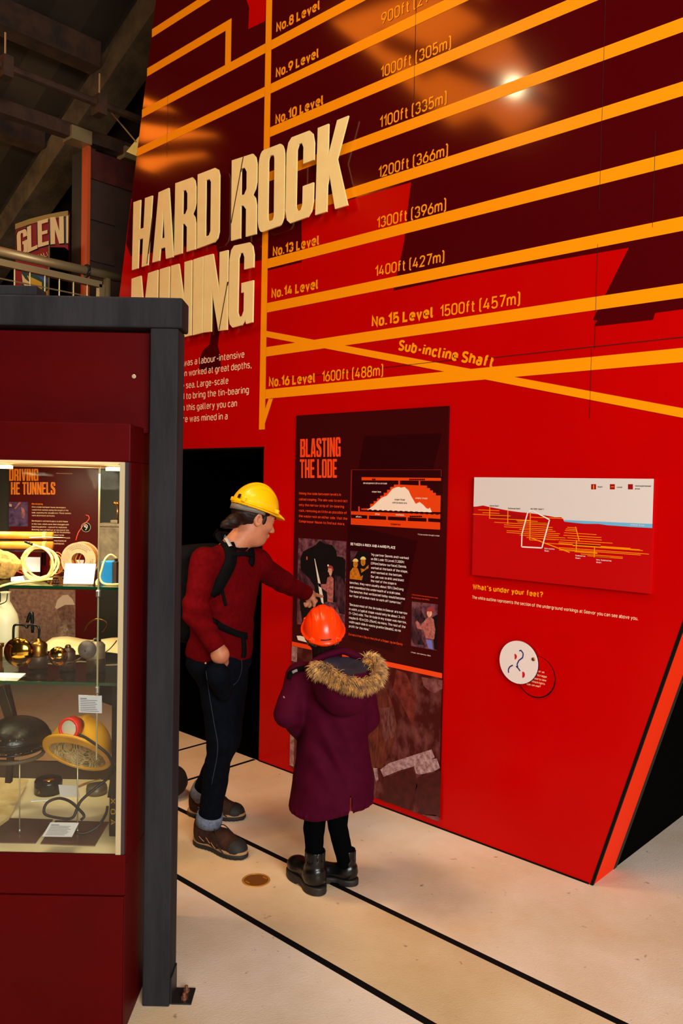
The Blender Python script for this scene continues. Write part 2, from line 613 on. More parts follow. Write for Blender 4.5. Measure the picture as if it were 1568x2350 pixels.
def thick(pl, sw, ox, sy):
    P = [np.array((ox + p[0], sw / 2 + p[1] * sy)) for p in pl]
    closed = len(P) > 3 and np.allclose(P[0], P[-1])
    if closed:
        P = P[:-1]
    n = len(P)
    L, R_ = [], []
    for i in range(n):
        a = P[i - 1] if (closed or i) else None
        b = P[(i + 1) % n] if (closed or i < n - 1) else None
        d1 = (P[i] - a) / (np.linalg.norm(P[i] - a) + 1e-9) if a is not None else None
        d2 = (b - P[i]) / (np.linalg.norm(b - P[i]) + 1e-9) if b is not None else None
        d1 = d2 if d1 is None else d1
        d2 = d1 if d2 is None else d2
        t = d1 + d2
        ln = np.linalg.norm(t)
        t = t / ln if ln > .3 else d2
        nr = np.array((-t[1], t[0]))
        k = 1 / max(float(nr @ np.array((-d1[1], d1[0]))), .45)
        L.append(P[i] + nr * sw / 2 * k)
        R_.append(P[i] - nr * sw / 2 * k)
    V = L + R_
    F = [(i, (i + 1) % n, n + (i + 1) % n, n + i) for i in range(n if closed else n - 1)]
    return V, F


def text_raw(s, bold):
    key = (s, bold)
    if key in _TXT:
        return _TXT[key]
    sw = .205 if bold > .015 else .115 if bold < .003 else .135
    sy = (1 - sw)
    V, F, x, lay = [], [], 0.0, 0
    for ch in s:
        if ch == ' ':
            x += .27
            continue
        g_ = STROKE[ch]
        for pl in g_:
            v, f = thick(pl, sw, x + sw / 2, sy)
            k = len(V)
            V += [(float(q[0]), float(q[1]), lay) for q in v]
            lay = (lay + 1) % 3
            F += [tuple(i + k for i in q) for q in f]
        x += max(p[0] for pl in g_ for p in pl) + sw + .09
    _TXT[key] = (V, F)
    return V, F


CAPH = 1.0


def text_on(s, A, u, v, width, cap, nrm, bold=0.0):
    """A baseline start, u/v unit vectors along and up, width and cap height in metres."""
    V, F = text_raw(s, bold)
    x0 = min(q[0] for q in V)
    x1 = max(q[0] for q in V)
    sx = width / (x1 - x0)
    sy = cap / CAPH
    A, u, v = np.array(A, float), np.array(u, float), np.array(v, float)
    n = np.cross(u, v)
    return [tuple(A + u * (q[0] - x0) * sx + v * q[1] * sy + n * (.00015 * q[2])) for q in V], F


def wtext(s, p0, p1x, cap, Y, bold=0.0, p1y=None):
    """Level line of lettering on the red wall: baseline start pixel, end pixel column, cap height in pixels."""
    a = W(p0[0], p0[1], Y)
    c = W(p0[0], p0[1] - cap, Y)
    b = W(p1x, p0[1] if p1y is None else p1y, Y)
    if p1y is None:
        u = np.array((1.0, 0, 0))
        wd = b[0] - a[0]
    else:
        u = np.array((b[0] - a[0], 0, b[1] - a[1]))
        wd = np.linalg.norm(u)
        u /= wd
    v = np.array((-u[2], 0, u[0]))
    return text_on(s, (a[0], Y, a[1]), u, v, wd, c[1] - a[1], None, bold)


# heavy condensed capitals in a unit box: (outline, holes)
S_ = 0.36
GLYPH = {
    'H': [[(0, 0), (.38, 0), (.38, .42), (.62, .42), (.62, 0), (1, 0), (1, 1), (.62, 1), (.62, .57), (.38, .57), (.38, 1), (0, 1)]],
    'A': [[(0, 0), (.34, 0), (.38, .17), (.62, .17), (.66, 0), (1, 0), (.76, 1), (.24, 1)], [(.42, .31), (.58, .31), (.5, .78)]],
    'R': [[(0, 0), (.38, 0), (.38, .4), (.48, .4), (.6, .34), (.6, 0), (1, 0), (1, .36), (.95, .45), (.85, .5), (.95, .56), (1, .64), (1, .86), (.95, .95), (.84, 1), (0, 1)],
          [(.38, .53), (.52, .53), (.61, .59), (.61, .8), (.53, .86), (.38, .86)]],
    'D': [[(0, 0), (.8, 0), (.94, .04), (1, .12), (1, .88), (.94, .96), (.8, 1), (0, 1)], [(.38, .12), (.55, .12), (.62, .17), (.62, .83), (.55, .88), (.38, .88)]],
    'O': [rr(0, 0, 1, 1, .18), rr(.38, .1, .62, .9, .07)],
    'C': [[(1, .38), (.62, .38), (.62, .17), (.56, .11), (.44, .11), (.38, .17), (.38, .83), (.44, .89), (.56, .89), (.62, .83), (.62, .64), (1, .64), (1, .84), (.94, .95), (.82, 1), (.18, 1),
           (.06, .95), (0, .84), (0, .16), (.06, .05), (.18, 0), (.82, 0), (.94, .05), (1, .16)]],
    'K': [[(0, 0), (.36, 0), (.36, .3), (.42, .42), (.62, 0), (1, 0), (.66, .56), (1, 1), (.64, 1), (.36, .62), (.36, 1), (0, 1)]],
    'M': [[(0, 0), (.27, 0), (.27, .62), (.42, 0), (.58, 0), (.73, .62), (.73, 0), (1, 0), (1, 1), (.64, 1), (.5, .5), (.36, 1), (0, 1)]],
    'I': [[(0, 0), (1, 0), (1, 1), (0, 1)]],
    'N': [[(0, 0), (.34, 0), (.34, .55), (.64, 0), (1, 0), (1, 1), (.66, 1), (.66, .47), (.38, 1), (0, 1)]],
    'G': [[(.52, .52), (.52, .4), (.63, .4), (.63, .17), (.56, .11), (.44, .11), (.38, .17), (.38, .83), (.44, .89), (.56, .89), (.62, .83), (.62, .68), (1, .68), (1, .84), (.94, .95), (.82, 1),
           (.18, 1), (.06, .95), (0, .84), (0, .16), (.06, .05), (.18, 0), (.56, 0), (.7, .06), (.74, 0), (1, 0), (1, .52)]],
    'B': [[(0, 0), (.84, 0), (.95, .05), (1, .14), (1, .38), (.95, .47), (.85, .51), (.95, .56), (1, .64), (1, .86), (.95, .95), (.84, 1), (0, 1)],
          [(.38, .12), (.54, .12), (.62, .17), (.62, .39), (.54, .45), (.38, .45)], [(.38, .57), (.54, .57), (.62, .62), (.62, .82), (.54, .88), (.38, .88)]],
    'L': [[(0, 0), (1, 0), (1, .14), (.4, .14), (.4, 1), (0, 1)]],
    'S': [[(0, .34), (0, .16), (.06, .05), (.18, 0), (.82, 0), (.94, .05), (1, .16), (1, .42), (.9, .52), (.38, .72), (.38, .83), (.44, .89), (.56, .89), (.62, .83), (.62, .7), (1, .7), (1, .84),
           (.94, .95), (.82, 1), (.18, 1), (.06, .95), (0, .84), (0, .64), (.1, .54), (.62, .34), (.62, .17), (.56, .11), (.44, .11), (.38, .17), (.38, .34)]],
    'T': [[(.31, 0), (.69, 0), (.69, .86), (1, .86), (1, 1), (0, 1), (0, .86), (.31, .86)]],
    'E': [[(0, 0), (1, 0), (1, .14), (.4, .14), (.4, .44), (.92, .44), (.92, .57), (.4, .57), (.4, .86), (1, .86), (1, 1), (0, 1)]],
    'U': [[(0, .16), (.06, .05), (.18, 0), (.82, 0), (.94, .05), (1, .16), (1, 1), (.62, 1), (.62, .17), (.56, .11), (.44, .11), (.38, .17), (.38, 1), (0, 1)]],
    'V': [[(.3, 0), (.7, 0), (1, 1), (.64, 1), (.5, .3), (.36, 1), (0, 1)]],
}


def glyph(ch, depth=0.0):
    """Unit-box letter as a filled 2-D shape; returns verts (x, y, z) with z the depth."""
    cu = bpy.data.curves.new('g', 'CURVE')
    cu.dimensions = '2D'
    cu.fill_mode = 'BOTH'
    cu.extrude = depth
    for loop in GLYPH[ch]:
        sp = cu.splines.new('POLY')
        sp.points.add(len(loop) - 1)
        for i, p in enumerate(loop):
            sp.points[i].co = (p[0], p[1], 0, 1)
        sp.use_cyclic_u = True
    o = bpy.data.objects.new('g', cu)
    me = bpy.data.meshes.new_from_object(o)
    V = [tuple(v.co) for v in me.vertices]
    F = [tuple(p.vertices) for p in me.polygons]
    bpy.data.objects.remove(o)
    bpy.data.curves.remove(cu)
    bpy.data.meshes.remove(me)
    return V, F


def quad_map(V, bl, br, tl, tr):
    bl, br, tl, tr = (np.array(q, float) for q in (bl, br, tl, tr))
    out = []
    for x, y, z in V:
        out.append(((1 - y) * ((1 - x) * bl + x * br) + y * ((1 - x) * tl + x * tr), z))
    return out


def wpoly(pts, Y, th=0.0):     # a printed shape on the wall: pixel outline
    q = [W(px, py, Y) for px, py in pts]
    if th:
        return prism(q, Y, Y + th)
    return [(a, Y, b) for a, b in q], [tuple(range(len(q)))]

# ================================================================== the setting
M_FLOOR = mat('floor_concrete', (232, 213, 194), 0.55, col2=(210, 183, 148), scale=1.3, detail=10, bump=0.15, bscale=160, spec=0.3, speck=((120, 92, 66), 26, .69, .80))
M_BLACK = mat('black_paint', (6, 6, 7), 0.75, spec=0.15)
M_RED = mat('red_gloss_panel', (190, 2, 1), 0.2, col2=(185, 1, 1), scale=1.5, spec=0.14)
M_MAR = mat('maroon_print', (74, 1, 5), 0.09, spec=0.42)
M_YEL = mat('amber_print', (250, 152, 4), 0.3, spec=0.25)
M_ORG = mat('orange_red_edge', (236, 44, 0), 0.5, spec=0.08)
M_CREAM = mat('cream_letter', (252, 230, 158), 0.3, col2=(247, 222, 148), scale=9, spec=0.35)
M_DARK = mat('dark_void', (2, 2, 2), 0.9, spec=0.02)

floor = obj('floor', box(-16, 6, -7.5, 9, -0.06, 0), M_FLOOR, kind='structure')
for y in (-1.247, -0.803):
    obj('floor_joint', box(-15.9, 5.9, y - 0.0145, y + 0.0145, -0.005, 0.0012), M_BLACK, floor)
obj('floor_slab', box(-15.9, 5.9, -1.2325, -0.8175, -0.004, 0.0004), mat('tan_concrete', (220, 194, 158), 0.55, col2=(200, 170, 128), scale=1.6, detail=10, bump=0.15, bscale=160, spec=0.3, speck=((120, 92, 66), 26, .69, .80)), floor)
for x, y0 in ((-3.815, -0.79), (-4.285, -0.79), (-6.9, -7.4), (-8.1, -7.4)):
    obj('floor_joint', box(x - 0.011, x + 0.011, y0, -0.002 if y0 > -1 else 8, -0.005, 0.0012), M_BLACK, floor)

# the leaning-edged red partition with its black opening
TOP = 6.4
xr = lambda z: -1.556 + z * 0.2962
xl = lambda z: -5.448 + (z - 3.174) * 0.2158
DL, DR, DH = -5.64, -3.775, 1.974
TH = 0.214
wall_poly = [(xr(0), 0), (xr(TOP), TOP), (xl(TOP), TOP), (xl(DH), DH), (DR, DH), (DR, 0)]
wall = obj('wall_right', prism(wall_poly, 0, TH), M_RED, kind='structure')
obj('edge_band', prism([(xr(0) + .0005, 0.0), (xr(TOP) + .0005, TOP), (xr(TOP) + .006, TOP), (xr(0) + .006, 0.0)], 0.012, TH), M_ORG, wall)
obj('edge_seam', prism([(xr(0) - .004, 0.0), (xr(TOP) - .004, TOP), (xr(TOP) + .008, TOP), (xr(0) + .008, 0.0)], -0.002, 0.012), M_BLACK, wall)
obj('edge_trim', prism([(xr(0) - .03, 0.0), (xr(TOP) - .03, TOP), (xr(TOP) + .008, TOP), (xr(0) + .008, 0.0)], TH, TH + .03),
    mat('black_trim', (20, 16, 15), 0.6), wall)
side = obj('wall_side', prism([(xr(0) + .004, 0), (xr(TOP) + .004, TOP), (xr(TOP) - .35, TOP), (xr(0) - .35, 0)], TH + .03, 3.2), M_DARK, kind='structure')
obj('baseboard_right', box(DR + .002, xr(0) - .01, -0.004, 0.0, 0, 0.007), M_BLACK, kind='structure')
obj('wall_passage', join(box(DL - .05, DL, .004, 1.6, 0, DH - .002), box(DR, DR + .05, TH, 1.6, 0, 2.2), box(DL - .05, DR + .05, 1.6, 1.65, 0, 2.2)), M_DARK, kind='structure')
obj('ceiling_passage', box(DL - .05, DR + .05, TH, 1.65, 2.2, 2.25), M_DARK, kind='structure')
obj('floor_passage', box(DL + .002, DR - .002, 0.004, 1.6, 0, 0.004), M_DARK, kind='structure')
obj('door_lining', join(box(DR - .01, DR, 0.0, TH, 0, DH), box(DL, DR, 0.0, TH, DH - .01, DH)), M_BLACK, wall)

# printed maroon rock section with red patches left out of it
YM = -0.0010
mar = [(303, 455), (296, 505), (290, 560), (300, 588), (430, 565), (497, 562), (503, 612), (607, 596), (613, 621), (692.8, 601.5), (692, 470), (800, 459), (944, 418), (936, 480), (928, 554), (903, 667), (1068, 632),
       (1444, 568), (1361, 734), (1372, 735), (1364, 749), (1499, 734), (1504, 718), (1568, 709)]
mz = [W(px, py, YM) for px, py in mar]
zr = mz[-1][1]
zl = mz[0][1]
mz = mz[:-1] + [(xr(zr) - .004, zr), (xr(TOP) - .004, TOP), (xl(TOP) + .002, TOP), (xl(zl) + .002, zl)]
obj('printed_rock', ([(a, YM, b) for a, b in mz], [tuple(range(len(mz)))]), M_MAR, wall)
obj('printed_rock', wpoly([(487, 690), (485, 760), (481, 790.6), (466, 804), (459, 821), (457, 847), (480, 852), (507, 842.6), (506, 817), (500, 794), (504, 760), (506, 690)], YM), M_MAR, wall)
obj('printed_patch', wpoly([(566, -30), (566, 0), (572, 18), (570, 67), (609, 48), (611, -30)], YM - .0006), M_RED, wall)

# yellow shaft and level lines
YL = -0.0022


def level(za, zb, x0, x1):
    return [(x0, YL, za), (x1, YL, za), (x1, YL, zb), (x0, YL, zb)], [(0, 1, 2, 3)]


def zz(px, py):
    return W(px, py, YL)[1]


sx0, sx1 = W(605.3, 343, YL)[0], W(619, 343, YL)[0]
hw = 0.029
LV = {}
for key, pts in dict(B=[(621, 200.5), (1046, 5)], C=[(619, 303), (1060, 114), (1330, 8)], D=[(800, 346), (1060, 242), (1568, 47)], E=[(1060, 365.5), (1568, 200)],
                     F=[(613, 607), (1060, 491), (1568, 355)], G=[(1060, 617), (1568, 511.5)], H=[(1060, 742), (1568, 666)], I=[(605, 911), (1060, 851), (1568, 819)], A=[(623, 98), (340, 258)]).items():
    LV[key] = sum(zz(*p) for p in pts) / len(pts)
for key in 'ABCDEFGHI':
    z = LV[key]
    obj('level_line', level(z - hw, z + hw, sx1 - .001, xr(z) - .01), M_YEL, wall)
    if key in 'AB':
        obj('level_line', level(z - hw, z + hw, xl(z) + .005, sx0 + .001), M_YEL, wall)
z7 = (zz(528, 55) + zz(347, 160)) / 2
x7 = W(524, 100, YL)[0]
obj('level_line', level(z7 - hw, z7 + hw, xl(z7) + .005, x7 + .03), M_YEL, wall)
obj('level_line', level(LV['A'] + hw, z7 - hw, x7 - .03, x7 + .03), M_YEL, wall)
z8 = (zz(470, 3) + zz(359, 66)) / 2
obj('level_line', level(z8 - hw, z8 + hw, xl(z8) + .005, sx0), M_YEL, wall)
obj('shaft_line', level(zz(596, 986), 6.3, sx0, sx1), M_YEL, wall)
obj('incline_line', wpoly([(609, 759), (609, 773), (1568, 959), (1650, 975), (1650, 953), (1568, 937)], YL - .0003), M_YEL, wall)
obj('incline_line', wpoly([(616.6, 915), (626.5, 915), (603.6, 986), (604.2, 952)], YL - .0003), M_YEL, wall)

YT = -0.0030
for s, a, b, c, bo in [('No.8 Level', (634, 76), 733, 23, .028), ('No.9 Level', (633, 180), 730.5, 23, .028), ('No.10 Level', (632, 287), 741, 23, .028), ('No.13 Level', (626, 590), 731.7, 23, .028),
                       ('No.14 Level', (623, 686), 729.4, 23, .028), ('No.15 Level', (853, 751.5), 993.4, 26, .028), ('No.16 Level', (617, 889), 723, 23, .028),
                       ('1500ft (457m)', (1010, 728), 1193, 27, 0), ('1600ft (488m)', (739, 877), 879, 25, 0), ('900ft (274m)', (875, 58), 1034, 27, 0), ('1000ft (305m)', (874, 180), 1033.6, 27, 0),
                       ('1100ft (335m)', (871.6, 295), 1024, 27, 0), ('1200ft (366m)', (868.7, 409), 1027, 26, 0), ('1300ft (396m)', (865, 525), 1023, 26, 0), ('1400ft (427m)', (861, 635.5), 1019, 25, 0)]:
    obj('lettering', wtext(s, a, b, c, YT, bo + .008), M_YEL, wall)
obj('lettering', wtext('Sub-incline Shaft', (913, 804), 1129, 25, YT, .034, 845), M_YEL, wall)
M_PINK = mat('pale_lettering', (250, 205, 165), 0.5, spec=0.2)
M_WHITE = mat('white_lettering', (235, 230, 225), 0.5, spec=0.2)
for s, a, b in [('t was a labour-intensive', (413, 842), 560.7), ('en worked at great depths,', (417, 865.5), 577), ('e sea. Large-scale', (417, 893), 524), ('d to bring the tin-bearing', (417, 917.5), 571),
                ('n this gallery you can', (418, 943.5), 544), ('ore was mined in a', (412, 970), 522.5)]:
    obj('lettering', wtext(s, a, b, 15.5, YT, .012), M_PINK, wall)
obj('lettering', wtext('What\u2019s under your feet?', (1085, 1352), 1247, 12.5, YT, .022), M_YEL, wall)
obj('lettering', wtext('The white outline represents the section of the underground workings at Geevor you can see above you.', (1084, 1374), 1466, 7.6, YT, .006), M_PINK, wall)
# board joints and screw heads of the partition
M_SEAM = mat('seam', (40, 0, 2), 0.6)
for (ax, ay), (bx, by) in [((615, 873), (1052, 827)), ((1119, 822), (1369, 795)), ((1369, 795), (1600, 769)), ]:
    p, q = W(ax, ay, YT), W(bx, by, YT)
    obj('board_seam', ([(p[0], -.0026, p[1] - .0015), (q[0], -.0026, p[1] - .0015), (q[0], -.0026, p[1] + .0015), (p[0], -.0026, p[1] + .0015)], [(0, 1, 2, 3)]), M_SEAM, wall)
for px, y0, y1 in [(955, 0, 225), (1390, 0, 480), (1372, 560, 800), (385, 200, 360), (948, 418, 500), (1505, 300, 520), (1358, 800, 960)]:
    a, b = W(px, y0, YT), W(px, y1, YT)
    obj('board_seam', ([(a[0] - .001, -.0026, b[1]), (a[0] + .001, -.0026, b[1]), (a[0] + .001, -.0026, a[1]), (a[0] - .001, -.0026, a[1])], [(0, 1, 2, 3)]), M_SEAM, wall)

# ------------------------------------------------------------------ HARD ROCK MINING, letters standing off the wall
YH = -0.050


def c4(x, y):
    return W(260 + x / 2.529, 200 + y / 2.529, YH)


def cut_word(name, label, letters, slits):
    pts = [c4(*q[k]) for q in letters for k in (1, 2, 3, 4)]
    t = thing(name, label, 'sign', (sum(p[0] for p in pts) / len(pts), YH, min(p[1] for p in pts)), 'W', 'raised title words on the red wall')
    for ch, tl, tr, bl, br in letters:
        V, F = glyph(ch, 0.5)
        q = quad_map(V, c4(*bl), c4(*br), c4(*tl), c4(*tr))
        obj('letter', ([(p[0], YH + 0.005 + z * 0.010, p[1]) for p, z in q], F), M_CREAM, t)
        mid = (np.array(c4(*tl)) + np.array(c4(*br))) / 2
    for (x0, y0), (x1, y1) in slits:
        a, b = c4(x0, y0), c4(x1, y1)
        obj('slit', prism([(a[0] - .004, a[1]), (a[0] + .003, a[1]), (b[0] + .003, b[1]), (b[0] - .004, b[1])], YH - .0015, YH + .004), M_SEAM, t)
    for q in letters[::2]:
        m = (np.array(c4(*q[2])) * .2 + np.array(c4(*q[1])) * .3 + np.array(c4(*q[3])) * .5)
    return t


cut_word('title_sign', 'cream raised cut-out word HARD standing off the red wall', [
    ('H', (117, 668), (226, 629), (108, 1062), (200, 1032)), ('A', (236, 622), (350, 572), (226, 1018), (347, 985)),
    ('R', (360, 558), (478, 516), (352, 978), (476, 940)), ('D', (490, 507), (617, 458), (485, 937), (612, 890))],
    [((228, 755), (196, 1025))])
cut_word('title_sign', 'cream raised cut-out word ROCK, highest of the title words', [
    ('R', (688, 425), (833, 378), (683, 892), (828, 852)), ('O', (845, 376), (994, 318), (838, 850), (990, 795)),
    ('C', (1007, 302), (1168, 240), (998, 800), (1158, 742)), ('K', (1187, 237), (1365, 165), (1172, 742), (1360, 685))],
    [((757, 396), (685, 790))])
cut_word('title_sign', 'cream raised cut-out word MINING, lowest word above the dark post', [
    ('M', (106, 1112), (258, 1060), (98, 1535), (250, 1490)), ('I', (270, 1057), (325, 1040), (262, 1490), (318, 1475)),
    ('N', (335, 1037), (455, 1003), (328, 1472), (450, 1440)), ('I', (465, 1000), (521, 982), (460, 1440), (517, 1425)),
    ('N', (527, 980), (665, 945), (522, 1424), (660, 1408)), ('G', (676, 925), (817, 895), (667, 1402), (808, 1364))],
    [((665, 1130), (615, 1410))])

# ------------------------------------------------------------------ BLASTING THE LODE panel
M_BOARD = mat('dark_maroon_board', (58, 3, 7), 0.3, spec=0.3)
M_BOARD2 = mat('dark_maroon_tint', (44, 1, 6), 0.3, spec=0.3)
M_OR = mat('orange_lettering', (238, 72, 22), 0.45, spec=0.2)
M_ORD = mat('orange_diagram', (226, 66, 12), 0.45, spec=0.2)
M_PALE = mat('pale_diagram', (240, 222, 205), 0.5, spec=0.2)
YB = -0.012
bx0, bx1 = W(680, 955, YB)[0], W(1030, 930, YB)[0]
bz1, bz0 = (W(680, 955, YB)[1] + W(1030, 930, YB)[1]) / 2, W(1010, 1885, YB)[1]
panel = thing('info_panel', 'tall dark maroon panel headed BLASTING THE LODE on the red wall', 'panel', ((bx0 + bx1) / 2, YB, bz0), 'W')
obj('board', box(bx0, bx1, YB, -.0005, bz0, bz1), M_BOARD, panel)
P8 = lambda x, y: (670 + x / 3.673, 920 + y / 3.673)
YP = YB - .0012


def pp(pts, Y=YP):
    return wpoly([P8(*q) for q in pts], Y)


def rect(x0, y0, x1, y1, Y=YP):     # level-edged rectangle given two opposite corners in panel crop pixels
    a, b = W(*P8(x0, y0), Y), W(*P8(x1, y1), Y)
    return [(a[0], Y, b[1]), (b[0], Y, b[1]), (b[0], Y, a[1]), (a[0], Y, a[1])], [(0, 1, 2, 3)]


obj('tint_shape', pp([(610, 295), (1265, 272), (1190, 590), (560, 580)], YB - .0006), M_BOARD2, panel)
obj('tint_shape', pp([(470, 1040), (1060, 1180), (860, 2120), (480, 2010)], YB - .0006), M_BOARD2, panel)


def title(word, x0, y0t, y0b, x1, y1t, y1b, wds, m, par, Y, fn):
    n = len(word)
    tot = sum(wds.get(c, 1.0) for c in word) + 0.10 * (n - 1)
    at = 0
    Vs, Fs = [], []
    for c in word:
        wd = wds.get(c, 1.0)
        if c != ' ':
            V, F = glyph(c, 0.0)
            f0, f1 = at / tot, (at + wd) / tot
            L = lambda f, a, b: a + (b - a) * f
            g = lambda f, t: fn(L(f, x0, x1), L(f, y0t, y1t) if t else L(f, y0b, y1b))
            q = quad_map(V, g(f0, 0), g(f1, 0), g(f0, 1), g(f1, 1))
            k = len(Vs)
            Vs += [(p[0], Y, p[1]) if len(p) == 2 else tuple(p) for p, z in q]
            Fs += [tuple(i + k for i in f) for f in F]
        at += wd + 0.10
    return obj('heading', (Vs, Fs), m, par)


fn8 = lambda x, y: W(*P8(x, y), YP)
TW = {'I': .42, ' ': .35, 'L': .85, 'M': 1.25, 'E': .85, 'T': .9}
title('BLASTING', 70, 322, 475, 411, 305, 470, TW, M_OR, panel, YP, fn8)
title('THE LODE', 68, 492, 650, 380, 490, 648, TW, M_OR, panel, YP, fn8)


def ptext(s, x0, y0, x1, cap, m, bold=.004, name='lettering', Y=YP, P=P8, par=None):
    return obj(name, wtext(s, P(x0, y0), P(x1, y0)[0], cap, Y, bold), m, par or panel)


for s, y, x1 in [('Mining the lode between levels is', 790, 415), ('called stoping. The aim was to extract', 839, 468), ('only the narrow strip of tin-bearing', 886, 440),
                 ('rock, removing as little as possible of', 934, 462), ('the waste rock on either side. Visit the', 980, 468), ('Compressor House to find out more.', 1024, 447)]:
    ptext(s, 60, y, x1, 6.0, M_OR, .014)
ptext('BETWEEN A ROCK AND A HARD PLACE', 495, 1216, 872, 6.0, M_WHITE, .022)
para = [('\u2018My partner Dennis and I worked', 667, 1305, 985), ('on Bill Lode 13 Level (1,300ft', 667, 1341, 947), ('(396m) below surface). Dennis', 667, 1378, 965), ('worked at the back of the stope,', 667, 1415, 978),
        ('and I worked at the bottom.', 666, 1452, 930), ('Our job was to drill and blast', 666, 1489, 945), ('the roof of the stope in', 666, 1525, 882), ('benches; they were usually about 10ft (3m) long', 488, 1540, 942),
        ('and resembled the underneath of a staircase.', 487, 1577, 917), ('The benches that we blasted today would become', 486, 1613, 955), ('our floor of broken rock to work off tomorrow.\u2019', 485, 1650, 928),
        ('\u2018Because most of the tin lodes in Geevor are narrow', 484, 1725, 975), ('in width, a typical stope would only be about 3\u20134ft', 483, 1762, 955), ('(1\u20131.2m) wide. The tin lode in my stope was narrow,', 483, 1798, 970),
        ('maybe 8\u201310 in (20\u201325cm), no more. The rest of the', 482, 1835, 960), ('width each side is waste granite (deads), so no', 482, 1871, 920), ('profit for the mine.\u2019', 481, 1907, 655)]
for s, x0, y, x1 in para:
    ptext(s, x0, y, x1, 5.6, M_WHITE, .006)
ptext('Extracts from A Day in the Life of a Stoper, by Ian Davey', 480, 1975, 937, 5.2, M_OR, .004)
ptext('\u2191 Cross section through a stope', 1062, 1130, 1245, 3.2, M_PALE, 0)
ptext('\u2193 Steve Carter placing explosives ready', 1010, 1637, 1232, 2.8, M_OR, 0)
ptext('for blasting, mid 1980s', 1010, 1662, 1160, 2.8, M_OR, 0)
ptext('\u2193 Stoper, John Semmens, 1980s', 1003, 2122, 1172, 2.8, M_PALE, 0)

# the cross-section drawing
YD = YP - .0004
dg = obj('diagram', rect(497, 590, 1260, 1068, YP), M_BOARD2, panel)
for a in [(500, 578, 1262, 584), (497, 584, 502, 930), (1257, 584, 1262, 640)]:
    obj('frame_line', rect(*a, YD), mat('dark_red_line', (110, 14, 10), 0.5), dg)
obj('drive', pp([(588, 643), (1258, 650), (1258, 674), (588, 669)], YD), M_ORD, dg)
obj('stope', pp([(586, 908), (660, 905), (660, 868), (690, 868), (690, 845), (718, 845), (718, 822), (745, 822), (745, 800), (775, 800), (775, 775), (803, 775), (803, 750), (830, 750), (830, 725), (860, 725), (860, 706), (898, 706), (898, 672),
                 (911, 672), (911, 706), (1070, 712), (1070, 674), (1083, 674), (1083, 712), (1140, 714), (1140, 735), (1165, 735), (1165, 755), (1190, 755), (1190, 775), (1215, 775), (1215, 797), (1255, 797), (1252, 938), (586, 918)], YD), M_ORD, dg)
obj('ore_heap', pp([(635, 920), (690, 880), (720, 850), (760, 815), (800, 800), (850, 740), (880, 728), (905, 724), (920, 732), (950, 725), (985, 755), (1005, 800), (1045, 868), (1078, 852), (1110, 878), (1135, 905), (1150, 910), (1165, 900), (1182, 940),
                    (900, 930)], YD - .0004), M_PALE, dg)
obj('lower_drive', pp([(497, 930), (560, 932), (560, 890), (572, 890), (572, 932), (900, 945), (1252, 955), (1250, 1086), (497, 1042)], YD), M_ORD, dg)
for i in range(14):
    x = 640 + i * 43.5
    obj('box_hole', pp([(x + 8, 915 + i * 1.9), (x + 32, 916 + i * 1.9), (x + 32, 935 + i * 1.9), (x + 8, 934 + i * 1.9)], YD - .0008), M_BOARD2, dg)
for x0, x1, y0 in [(499, 635, 958), (649, 795, 966), (810, 963, 974), (978, 1135, 982), (1150, 1252, 988)]:
    obj('pillar', pp([(x0, y0), (x1, y0 + 7), (x1, y0 + 36), (x0, y0 + 30)], YD - .0008), M_BOARD2, dg)
for x, y in [(677, 655), (692, 655)] + [(990 + 15 * i, 656) for i in range(9)] + [(995 + 15 * i, 968) for i in range(7)]:
    obj('ore_tub', pp([(x, y), (x + 12, y), (x + 12, y + 13), (x, y + 13)], YD - .0008), M_BOARD2, dg)
for s, x0, y, x1, m in [('development drive on lode', 602, 700, 803, M_PALE), ('stope face', 675, 772, 752, M_PALE), ('empty stope', 1042, 826, 1143, M_PALE), ('stope filled', 866, 838, 952, M_BOARD2),
                        ('with broken ore', 846, 864, 970, M_BOARD2), ('pillars', 540, 982, 587, M_PALE), ('drive', 702, 960, 740, M_PALE), ('boxholes', 877, 966, 947, M_PALE), ('stoped out', 833, 1044, 917, M_BOARD2)]:
    ptext(s, x0, y, x1, 4.2, m, .004, Y=YD - .0012, par=dg)

# photographs printed on the panel
M_ROCKP = mat('photo_rock', (120, 70, 80), 0.4, col2=(62, 26, 40), scale=28, detail=8, lo=.4, hi=.6)
M_ROCKD = mat('photo_rock_dark', (92, 48, 62), 0.4, col2=(20, 10, 18), scale=30, detail=8, lo=.38, hi=.6, stretch=(1, 1, .35))
M_PBLK = mat('photo_black', (10, 6, 10), 0.4)
M_PSKIN = mat('photo_skin', (222, 170, 140), 0.4, col2=(190, 120, 100), scale=60)
M_PCLOTH = mat('photo_overall', (190, 110, 100), 0.4, col2=(130, 66, 66), scale=60)
M_PHAT = mat('photo_red_hat', (150, 50, 54), 0.4)
M_PYEL = mat('photo_yellow', (214, 130, 20), 0.4, col2=(150, 84, 14), scale=60)
M_PWHT = mat('photo_pale', (225, 215, 200), 0.4)


def blob(cx, cy, rx, ry, n=18, a0=0, a1=360):
    return [(cx + rx * math.cos(math.radians(a0 + (a1 - a0) * i / n)), cy + ry * math.sin(math.radians(a0 + (a1 - a0) * i / n))) for i in range(n if a1 - a0 == 360 else n + 1)]


